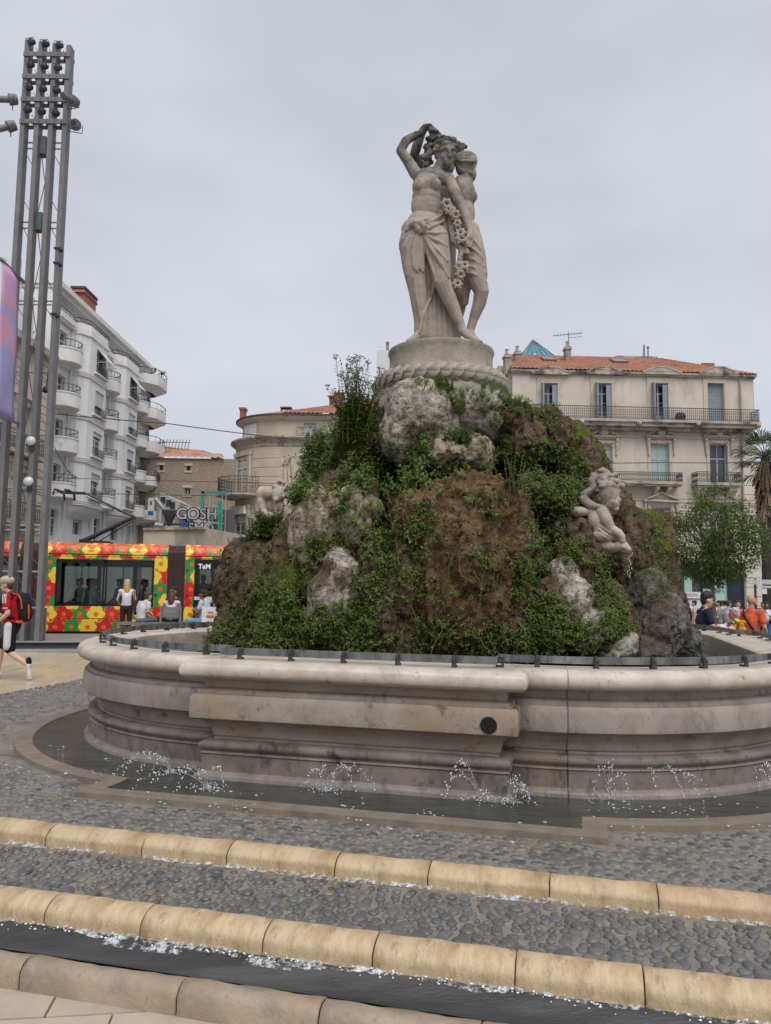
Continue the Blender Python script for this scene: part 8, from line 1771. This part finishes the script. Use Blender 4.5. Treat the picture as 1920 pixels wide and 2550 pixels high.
# ---- passengers behind the tram's windows
for s_, y, col, hc, lab, rz_ in ((S(190), .55, 'dark teal shirt', 'dark', 'passenger in a teal shirt behind the first window', 1.4), (S(222), .45, 'pale mint T-shirt', 'dark', 'passenger in a pale T-shirt reading behind the first window', -1.3), (S(208), 1.0, 'black jacket', 'dark', 'dark haired passenger in black behind the first window', 1.5), (S(350), .7, 'black hooded top', 'dark', 'passenger in black behind the second window', -1.5), (S(288), .9, 'blue checked shirt', 'brown', 'passenger in blue at the left of the second window', 1.2)):
    c = {'dark teal shirt': (.05, .13, .13), 'pale mint T-shirt': (.40, .56, .54), 'black jacket': (.015, .015, .018), 'black hooded top': (.012, .012, .014), 'blue checked shirt': (.12, .18, .28)}[col]
    person(lab, TP(s_, -y, .27), TROT+rz_, 1.72, 'tan', cloth(col, c), 'short', m_sht, 'long', (.1, .1, .1), 'short', hc, {**SIT, **{kk: (v[0], v[1], v[2]+.12) for kk, v in SIT.items()}}, 0, -.25)
person('standing passenger behind the second carriage door', TP(S(503), -.6, .27), TROT, 1.6, 'tan', cloth('dark coat', (.02, .02, .025)), 'long', m_sht, 'long', (.1, .1, .1), 'short', 'dark')
# ---- the group to the right, beyond the basin
root, J, k, hp, fin = person('dark haired youth in a navy T-shirt holding a folded leaflet', Vector((SK(1752, 13.7), 13.7, -.16)), math.radians(-92), 1.74, 'light', cloth('navy T-shirt', (.022, .027, .06)), 'short', cloth('navy shorts', (.02, .022, .04)), 'long', (.3, .3, .3), 'top', 'dark', dict(er=(.235, .06, 1.14), wr=(.16, .36, 1.13), el=(-.235, .08, 1.14), wl=(-.10, .36, 1.16), hed=(0, .06, 1.61), nec=(0, .0, 1.465)), 0, -.16, near=True)
lfp = root.matrix_basis @ Vector((.02, .43, 1.17)); lfl = thing('leaflet', 'dark blue folded leaflet with a yellow edge in the youth\'s hands', 'leaflet', Vector((lfp.x, lfp.y, lfp.z))); b = MB(); Mx = Matrix.Rotation(-.6, 4, 'Y') @ Matrix.Rotation(.5, 4, 'X'); b.box(-.03, .14, -.045, .045, -.006, .006, Mx); b.build('cover', M('dark leaflet', (.015, .018, .05), (.05, .05, .09), rough=.4, scale=30), lfl); b = MB(); b.box(.14, .18, -.045, .045, -.006, .006, Mx); b.box(.08, .10, -.025, .025, .0065, .008, Mx); b.build('yellow_edge', M('yellow print', (.62, .50, .02), rough=.5), lfl)
root, J, k, hp, fin = person('grey haired woman in a ruffled orange sleeveless top', Vector((SK(1838, 13.9), 13.9, -.17)), math.radians(78), 1.50, 'tan', cloth('orange top', (.66, .30, .025)), 'none', cloth('grey skirt', (.2, .2, .2)), 'long', (.4, .3, .2), 'short', 'grey', dict(er=(.24, .1, 1.12), wr=(.15, .34, 1.04), el=(-.24, .06, 1.1), wl=(-.12, .32, 1.04), nec=(0, .03, 1.46), hed=(0, .09, 1.60)), 0, -.12, True, near=True)
b = MB()
for s_ in (-1, 1):
    for q_ in range(9): a = -.9+q_*.22; b.ell(J['sl' if s_ < 0 else 'sr']+Vector((s_*.03, .085*math.sin(a*1.3), .045-.02*abs(a)+.008*(q_ % 2))), (.03, .016, .035), 6, 5)
fin(b, 'ruffle', cloth('orange top', (0, 0, 0))); b = MB(); b.tube([hp(-.06, .095, .012), hp(0, .105, .014), hp(.06, .095, .012)], .006, 5); b.tube([hp(.062, .09, .012), hp(.085, 0, .012)], .005, 4); b.tube([hp(-.062, .09, .012), hp(-.085, 0, .012)], .005, 4); b.v = [tuple(Vector(v)*k) for v in b.v]; b.build('glasses', M('red spectacles', (.25, .03, .04), rough=.4), root)
pp = Vector((SK(1796, 13.75), 13.75, 1.655-(1562-1466)*13.75/F_PX)); pb3 = thing('white_pouch', 'white tote bag with a black strap on the lap of the woman in orange', 'bag', pp-Vector((0, 0, .12))); b = MB(); b.ell((0, 0, .08), (.15, .07, .10), 12, 8); b.build('bag', cloth('white bag', (0, 0, 0)), pb3, True); b = MB(); b.tube([(-.13, -.03, .17), (-.05, -.085, .08), (.06, -.09, .03), (.14, -.04, .03)], .011, 6); b.build('strap', cloth('black strap', (.015, .015, .02)), pb3)
root, J, k, hp, fin = person('bald bearded man in a coral T-shirt with a black cross strap', Vector((SK(1870, 15.0), 15.0, -.20)), math.radians(-50), 1.74, 'tan', cloth('coral T-shirt', (.62, .11, .055)), 'short', m_sht, 'long', (.2, .2, .2), None, 'dark', dict(el=(-.26, -.05, 1.13), wl=(-.23, .1, .92), er=(.26, -.04, 1.13), wr=(.25, .12, .93)), -.5, -.1, near=True)
b = MB(); b.ell(hp(0, .055, -.075), (.058, .055, .04)); b.cap(hp(-.068, .02, -.04), hp(-.05, .055, -.075), .016, .02); b.cap(hp(.068, .02, -.04), hp(.05, .055, -.075), .016, .02); fin(b, 'beard', m_hair['brown']); b = MB(); b.tube([J['sl']+Vector((.02, .03, .09)), (-.10, -.13, 1.36), (.05, -.155, 1.15), (.15, -.12, 1.0)], .02, 6); b.tube([J['sl']+Vector((.02, .03, .09)), (-.08, .13, 1.34), (.12, .14, 1.02)], .02, 6); b.v = [tuple(Vector(v)*k) for v in b.v]; b.build('cross_strap', cloth('black strap', (0, 0, 0)), root); b = MB(); b.tube([hp(-.07, .03, .10), hp(0, .055, .11), hp(.07, .03, .10)], .012, 5); b.v = [tuple(Vector(v)*k) for v in b.v]; b.build('sunglasses', m_dark, root)
m_blk_ = cloth('black coat', (.012, .012, .014))
far = [('person in black seen from behind carrying a pink bag beside the shop', 1685, 33, 90, 1.66, 'tan', m_blk_, 'long', m_blk_, 'short', 'dark', {}),
 ('person in a long black coat and black cap by the shop front', 1703, 31, -20, 1.76, 'light', m_blk_, 'long', m_blk_, None, 'dark', {}),
 ('person in a pale pink dress behind the youth in navy', 1729, 32, 60, 1.66, 'light', cloth('pale pink dress', (.55, .42, .42)), 'short', cloth('pale pink dress', (0, 0, 0)), 'short', 'dark', {}),
 ('person in black holding white papers behind the tree trunk', 1771, 30, 95, 1.70, 'tan', cloth('black T-shirt', (.015, .015, .017)), 'short', m_blk_, 'short', 'dark', dict(el=(-.24, .1, 1.15), wl=(-.16, .33, 1.05))),
 ('bearded man in a sage green T-shirt with a cross body strap beside the tree trunk', 1791, 29, 60, 1.80, 'light', cloth('sage T-shirt', (.22, .30, .25)), 'short', cloth('green patterned shorts', (.12, .20, .19)), 'short', 'dark', dict(el=(-.25, .05, 1.14), wl=(-.16, .3, 1.06))),
 ('dark haired person behind the man in sage green', 1803, 32, 20, 1.70, 'tan', cloth('pale lilac blouse', (.55, .46, .52)), 'short', cloth('grey trousers', (0, 0, 0)), 'short', 'dark', {}),
 ('person in a pale pink shirt behind the grey haired woman', 1813, 27, -60, 1.66, 'light', cloth('pale pink shirt', (.60, .45, .50)), 'short', cloth('grey trousers', (0, 0, 0)), 'short', 'brown', {}),
 ('person with sunglasses pushed up, mostly hidden behind the coral shirt', 1836, 24, 170, 1.66, 'light', cloth('brown shirt', (.2, .12, .08)), 'short', cloth('grey trousers', (0, 0, 0)), 'short', 'brown', {}),
 ('man in a white T-shirt and blue jeans with a black bag at the right edge', 1908, 33, 165, 1.78, 'brown', cloth('white T-shirt', (.66, .68, .72)), 'short', cloth('blue jeans', (.10, .19, .36)), 'short', 'dark', dict(el=(-.25, .04, 1.14), wl=(-.1, .26, 1.08))),
 ('person in grey behind the man in the white T-shirt', 1898, 37, 150, 1.72, 'tan', cloth('grey shirt', (.25, .22, .21)), 'short', m_sht, 'short', 'dark', {})]
for lab, px, Y, fz, H_, sk_, tp_, sl2, bt, hr, hc, po in far:
    x = SK(px, Y); gz_ = 1.655-(1495-(1455+.0125*(px-960)))*Y/F_PX-H_ if px < 1850 else ground_z(x, Y)-.02
    root, J, k, hp, fin = person(lab, Vector((x, Y, gz_)), math.radians(fz), H_, sk_, tp_, sl2, bt, 'shorts' if 'sage' in lab else 'long', (.6, .6, .62) if 'jeans' in lab else (.05, .05, .05), hr, hc, po, skirt='dress' in lab or 'coat' in lab)
    if 'cap' in lab: b = MB(); b.ell(hp(0, -.01, .08), (.10, .11, .06)); fin(b, 'cap', m_blk_)
    if 'pink bag' in lab: b = MB(); b.ell((.22, -.05, 1.05), (.06, .12, .12)); fin(b, 'bag', cloth('pink bag', (.6, .25, .28)))
    if 'black bag' in lab: b = MB(); b.ell((-.16, .17, .98), (.13, .06, .11)); fin(b, 'bag', m_blk_); b = MB(); b.tube([(-.2, .16, 1.05), (.12, .10, 1.45), (.16, -.05, 1.45)], .015, 5); b.v = [tuple(Vector(v)*k) for v in b.v]; b.build('strap', m_blk_, root)
    if 'papers' in lab: b = MB(); b.box(-.26, -.08, .36, .38, .98, 1.22); b.v = [tuple(Vector(v)*k) for v in b.v]; b.build('papers', m_wh, root)
    if 'bearded' in lab: b = MB(); b.ell(hp(0, .05, -.07), (.06, .06, .045)); fin(b, 'beard', m_hair['dark']); b = MB(); b.tube([(-.12, .14, 1.42), (0, .155, 1.25), (.14, .12, 1.02)], .015, 5); b.tube([(-.12, -.12, 1.42), (.14, -.12, 1.05)], .015, 5); b.v = [tuple(Vector(v)*k) for v in b.v]; b.build('cross_strap', m_blk_, root); b = MB(); b.box(-.24, -.02, .34, .38, 1.04, 1.12); b.v = [tuple(Vector(v)*k) for v in b.v]; b.build('yellow_card', M('yellow print', (0, 0, 0)), root)
# ================================================ street trees, palms, sign
tb = Vector((at(1776, 1500, 24).x, 24, ground_z(at(1776, 1500, 24).x, 24))); tree = thing('street_tree', 'young bushy street tree with a slim trunk in front of the long town house', 'tree', tb)
R = random.Random(21); m_bark = M('grey brown bark', (.10, .075, .055), (.19, .15, .115), rough=.9, scale=9, bump=.6, stretch=(1, 1, .3))
zc0 = at(1776, 1452, 24).z-tb.z; zt0 = at(1776, 1228, 24).z-tb.z
b = MB(); b.tube([(0, 0, -.1), (.02, 0, zc0*.6), (.0, .02, zc0+.1), (.03, .0, zc0+.9)], [.085, .068, .06, .035], 8)
tips = []
for i in range(15):
    a = i*2.4+R.uniform(-.3, .3); z0 = zc0-.1+.07*i; L = R.uniform(.9, 1.55)*(1 if i < 10 else .7); e_ = Vector((math.cos(a)*L*.95, math.sin(a)*L*.85, R.uniform(.35, 1.2)+.06*i)); p = Vector((.0, 0, z0)); m = p+e_*.5+Vector((0, 0, .08)); b.tube([p, m, p+e_], [.028, .017, .007], 5); tips += [m, p+e_*.8, p+e_]
    for j in range(3): q_ = m+Vector((R.gauss(0, .3), R.gauss(0, .3), R.uniform(.1, .5))); b.tube([m, q_], [.01, .004], 4); tips.append(q_)
b.build('trunk', m_bark, tree, True)
G_T = leafmat('tree leaf', (.085, .13, .035), (.165, .215, .06), 5); G_T2 = leafmat('pale tree leaf', (.09, .13, .03), (.14, .19, .05), 5)
cw, chh = 1.62, (zt0-zc0+.35)/2; cc = Vector((.05, 0, zc0-.16+chh))
lo = [MB(), MB()]; n = 0; sprs = []
while n < 700:
    p = Vector((R.uniform(-1, 1), R.uniform(-1, 1), R.uniform(-1, 1)))
    if p.length > 1: continue
    rr_ = p.length; 
    if R.random() > .25+.75*rr_**1.5: continue
    wz = 1-.30*max(0, p.z)-.22*max(0, -p.z); w_ = cc+Vector((p.x*cw*wz, p.y*cw*wz*.95, p.z*chh)); v = noise.noise(w_*1.9)
    if v < -.16: continue
    if p.z > .5 and v < .05: continue
    sprs.append((w_, p)); n += 1
for w_, p in sprs:
    light = 1 if (p.z > .1 and R.random() < .5) or R.random() < .15 else 0; d0_ = (p+Vector((R.gauss(0, .5), R.gauss(0, .5), R.gauss(.1, .4)))).normalized()
    for j in range(20):
        q_ = w_+Vector((R.gauss(0, .12), R.gauss(0, .12), R.gauss(0, .085))); d = (d0_*.5+Vector((R.gauss(0, 1), R.gauss(0, 1), R.gauss(-.25, .5)))).normalized(); leaf(lo[light], q_, d, Vector((0, 0, 1)), R.uniform(.085, .14), R.uniform(.021, .034))
crown = lo[0].build('crown', G_T, tree); crown['kind'] = 'stuff'; o = lo[1].build('crown', G_T2, tree); o['kind'] = 'stuff'
# palms
m_skirt = M('dead palm skirt', (.12, .08, .05), (.28, .20, .13), rough=.9, scale=8, bump=.6, stretch=(2, 2, .3)); m_ptr = M('palm trunk', (.035, .028, .024), (.09, .075, .062), rough=.95, scale=14, bump=1, bdist=.05, stretch=(1, 1, 2.5)); G_P = leafmat('palm frond', (.035, .06, .025), (.085, .115, .05), 5)
def palm(lab, px, Y, py_top, tr, seed, skirt=True, fl=1.25):
    R = random.Random(seed); x = at(px, 1300, Y).x; base = Vector((x, Y, ground_z(x, Y))); zt = at(px, py_top, Y).z-base.z; t = thing('palm_tree', lab, 'palm tree', base)
    b = MB(); n = 26; pts = [(0, 0, -.2+(zt+.2)*i/n) for i in range(n+1)]; b.tube(pts, [tr*(1.15-.3*i/n)*(1.06 if i % 2 else .95) for i in range(n+1)], 10); b.build('trunk', m_ptr, t)
    if skirt:
        b = MB()
        for k in range(230):
            a = R.random()*6.283; z = zt-R.uniform(.0, 2.3); r0 = tr*.9; d = Vector((math.cos(a)*R.uniform(.15, .5), math.sin(a)*R.uniform(.15, .5), -1)).normalized(); L = R.uniform(.7, 1.3); p = Vector((math.cos(a)*r0, math.sin(a)*r0, z)); s_ = d.cross(Vector((math.cos(a), math.sin(a), .1))).normalized()*R.uniform(.02, .07); b.add([p-s_*.4, p+s_*.4, p+d*L+s_, p+d*L-s_], [(0, 1, 2, 3)])
        b.build('dead_frond_skirt', m_skirt, t)['kind'] = 'stuff'
    for k in range(34):
        a = k*2.4; el = R.uniform(-.5, 1.25); d = Vector((math.cos(a)*math.cos(el), math.sin(a)*math.cos(el), math.sin(el))); L = R.uniform(.5, .85)*fl; p0 = Vector((0, 0, zt)); hub = p0+d*L+Vector((0, 0, -.12*L)); b = MB(); b.tube([p0, p0+d*L*.5+Vector((0, 0, .05)), hub], .02, 4); up = Vector((0, 0, 1)); s_ = d.cross(up).normalized(); u2 = s_.cross(d).normalized()
        for j in range(19):
            an = (-1.35+2.7*j/18); dd = (d*math.cos(an)+s_*math.sin(an)+u2*R.uniform(-.12, .12)-up*.12).normalized(); LL = fl*R.uniform(.62, .8)*(1-.2*abs(an)/1.35); e1 = hub+dd*LL*.65; e2 = e1+(dd-up*.55).normalized()*LL*.35; w_ = dd.cross(u2).normalized()*.022*fl; b.add([hub, e1-w_, e1+w_, e2], [(0, 1, 2), (1, 3, 2)])
        b.build('frond', G_P, t)
palm('tall fan palm with a shaggy skirt of dead fronds at the right edge', 1911, 36, 1140, .24, 31)
palm('shorter fan palm half hidden behind the corner of the town house', 1902, 47, 1205, .2, 32, True, 1.2)
# direction sign
sp_ = Vector((at(1882, 1500, 27).x, 27, ground_z(at(1882, 1500, 27).x, 27))); sgn = thing('direction_sign', 'black pole with white direction boards on both sides near the palm', 'signpost', sp_); z1 = at(1882, 1441, 27).z-sp_.z
b = MB(); b.tube([(0, 0, -.1), (0, 0, z1)], .045, 8); b.build('pole', m_ir, sgn)
for (x0, x1, y0, y1) in ((1857, 1880, 1444, 1449), (1857, 1880, 1450, 1455), (1886, 1917, 1444, 1449), (1886, 1917, 1450, 1455), (1886, 1917, 1459, 1464)):
    a, c = at(x0, y1, 27)-sp_, at(x1, y0, 27)-sp_; b = MB(); b.box(a.x, c.x, -.07, -.045, a.z, c.z); o = b.build('board', m_wht, sgn)
    for q_ in (.08, .9): b = MB(); b.ell((a.x+(c.x-a.x)*q_, -.075, (a.z+c.z)/2), .012, 5, 4); b.build('bolt', m_ir, o)
    b = MB()
    for q_ in range(5): b.box(a.x+(c.x-a.x)*(.2+.12*q_), a.x+(c.x-a.x)*(.2+.12*q_)+.05, -.073, -.0705, (a.z+c.z)/2-.008, (a.z+c.z)/2+.008)
    o2 = b.build('faint_lettering', m_seatm, o); o2['kind'] = 'stuff'
pn = at(1895, 1466, 27)-sp_; pn2 = at(1908, 1479, 27)-sp_; b = MB(); b.box(pn.x, pn2.x, -.06, -.04, pn2.z, pn.z); b.build('notice', m_wht, sgn)
# ================================================ water: jets round the foot of the basin
m_drop = bpy.data.materials.new('water drop'); m_drop.use_nodes = True; t_ = m_drop.node_tree; t_.nodes.clear(); o_ = t_.nodes.new('ShaderNodeOutputMaterial'); g_ = t_.nodes.new('ShaderNodeBsdfGlossy'); g_.inputs['Roughness'].default_value = .08; tr_ = t_.nodes.new('ShaderNodeBsdfTransparent'); df = t_.nodes.new('ShaderNodeBsdfDiffuse'); df.inputs[0].default_value = (.8, .82, .85, 1); m1 = t_.nodes.new('ShaderNodeMixShader'); m1.inputs[0].default_value = .45; m2 = t_.nodes.new('ShaderNodeMixShader'); m2.inputs[0].default_value = .35
t_.links.new(g_.outputs[0], m1.inputs[1]); t_.links.new(df.outputs[0], m1.inputs[2]); t_.links.new(m1.outputs[0], m2.inputs[1]); t_.links.new(tr_.outputs[0], m2.inputs[2]); t_.links.new(m2.outputs[0], o_.inputs[0])
def jet(lab, px, py, arcs, splash, seed):
    R = random.Random(seed); o = gz(px, py, 0); b = MB()
    for (vx, vy, vz, n) in arcs:
        vx *= 1.05; vz *= 1.1; n = int(n*1.15)
        T = 2*vz/9.81
        for i in range(n):
            t = T*(i+R.random()*.8)/n; p = o+Vector((vx*t, vy*t, vz*t-4.905*t*t))+Vector((R.gauss(0, .011), R.gauss(0, .011), R.gauss(0, .011))); s = R.uniform(.003, .0074)*(1 if t > T*.3 else .6); b.ell(p, (s, s, s*R.uniform(.9, 1.7)), 6, 5)
        # the rising thread
        b.tube([o+Vector((vx*t, vy*t, vz*t-4.905*t*t)) for t in [T*.38*q_/5 for q_ in range(6)]], [.0028, .0026, .0024, .002, .0018, .001], 4, False)
    for i in range(splash):
        a = R.random()*6.283; r = abs(R.gauss(0, .07)); b.ell(o+Vector((r*1.4*math.cos(a), r*math.sin(a), abs(R.gauss(0, .02)))), (R.uniform(.002, .007), R.uniform(.002, .006), R.uniform(.002, .007)), 5, 4)
    tag(b.build('water_jet', m_drop, smooth=True), lab, 'water jet', 'water jets around the basin foot', 'stuff')
jet('fan of drops arcing left at the left end of the basin foot', 430, 1925, [(-1.0, -.2, 1.75, 34), (-.75, -.3, 1.6, 30), (-.5, -.15, 1.5, 26), (-1.25, -.35, 1.6, 30)], 60, 1)
jet('spray of drops at the left corner of the front block', 520, 1965, [(.35, -.25, 1.75, 22), (-.2, -.4, 1.6, 20), (-.6, -.35, 1.7, 24), (-1.1, -.45, 1.75, 26), (-1.6, -.4, 1.6, 26)], 130, 2)
jet('arching jet and splash left of the middle of the front block', 815, 1968, [(.55, -.2, 1.85, 30), (-.15, -.2, 1.8, 26), (-.5, -.3, 1.7, 26), (.25, -.35, 1.55, 22), (.95, -.25, 1.8, 28)], 150, 3)
jet('two thin arching jets below the outlet', 1195, 1990, [(-.55, -.1, 2.15, 36), (-.75, -.15, 1.75, 30), (.2, -.3, 1.1, 14)], 140, 4)
jet('jet curling over the right corner of the front block', 1262, 1998, [(.35, -.1, 1.75, 24), (.5, -.15, 1.55, 26), (.15, -.2, 1.7, 22), (.7, -.3, 1.3, 22)], 120, 5)
jet('tall drops rising beside the right lobe of the basin', 1515, 1985, [(-.3, -.15, 2.0, 26), (.05, -.15, 2.1, 26), (.35, -.25, 1.75, 22), (-.1, -.45, 1.6, 18)], 150, 6)
jet('wide arch of drops in front of the right lobe', 1590, 1978, [(.7, -.15, 2.05, 40), (1.05, -.3, 1.9, 36), (.25, -.3, 1.9, 26), (1.4, -.25, 1.8, 34)], 60, 7)
jet('fan of drops at the right edge of the basin', 1850, 1955, [(-.6, -.2, 1.7, 34), (.2, -.25, 1.75, 30), (.7, -.1, 1.8, 40), (.95, -.2, 1.7, 40), (-.9, -.35, 1.5, 28), (.5, -.4, 1.6, 30)], 120, 8)
b = MB(); R = random.Random(77)
for i in range(900):
    u = R.uniform(-4.2, 4.2); v = -4.95+R.gauss(0, .16) if abs(u) < 1.9 else -4.2+R.gauss(0, .3)
    p = W(u, v, 0)
    if noise.noise(Vector((u*1.6, v*2.5, 1))) < .05: continue
    s = R.uniform(.004, .012); b.ell((p.x, p.y, -.008), (s*R.uniform(.8, 2), s, s*.35), 6, 4)
tag(b.build('pool_bubbles', m_drop, smooth=True), 'bubbles and ripples of splashing water on the pool and its border', 'bubbles', kind='stuff')
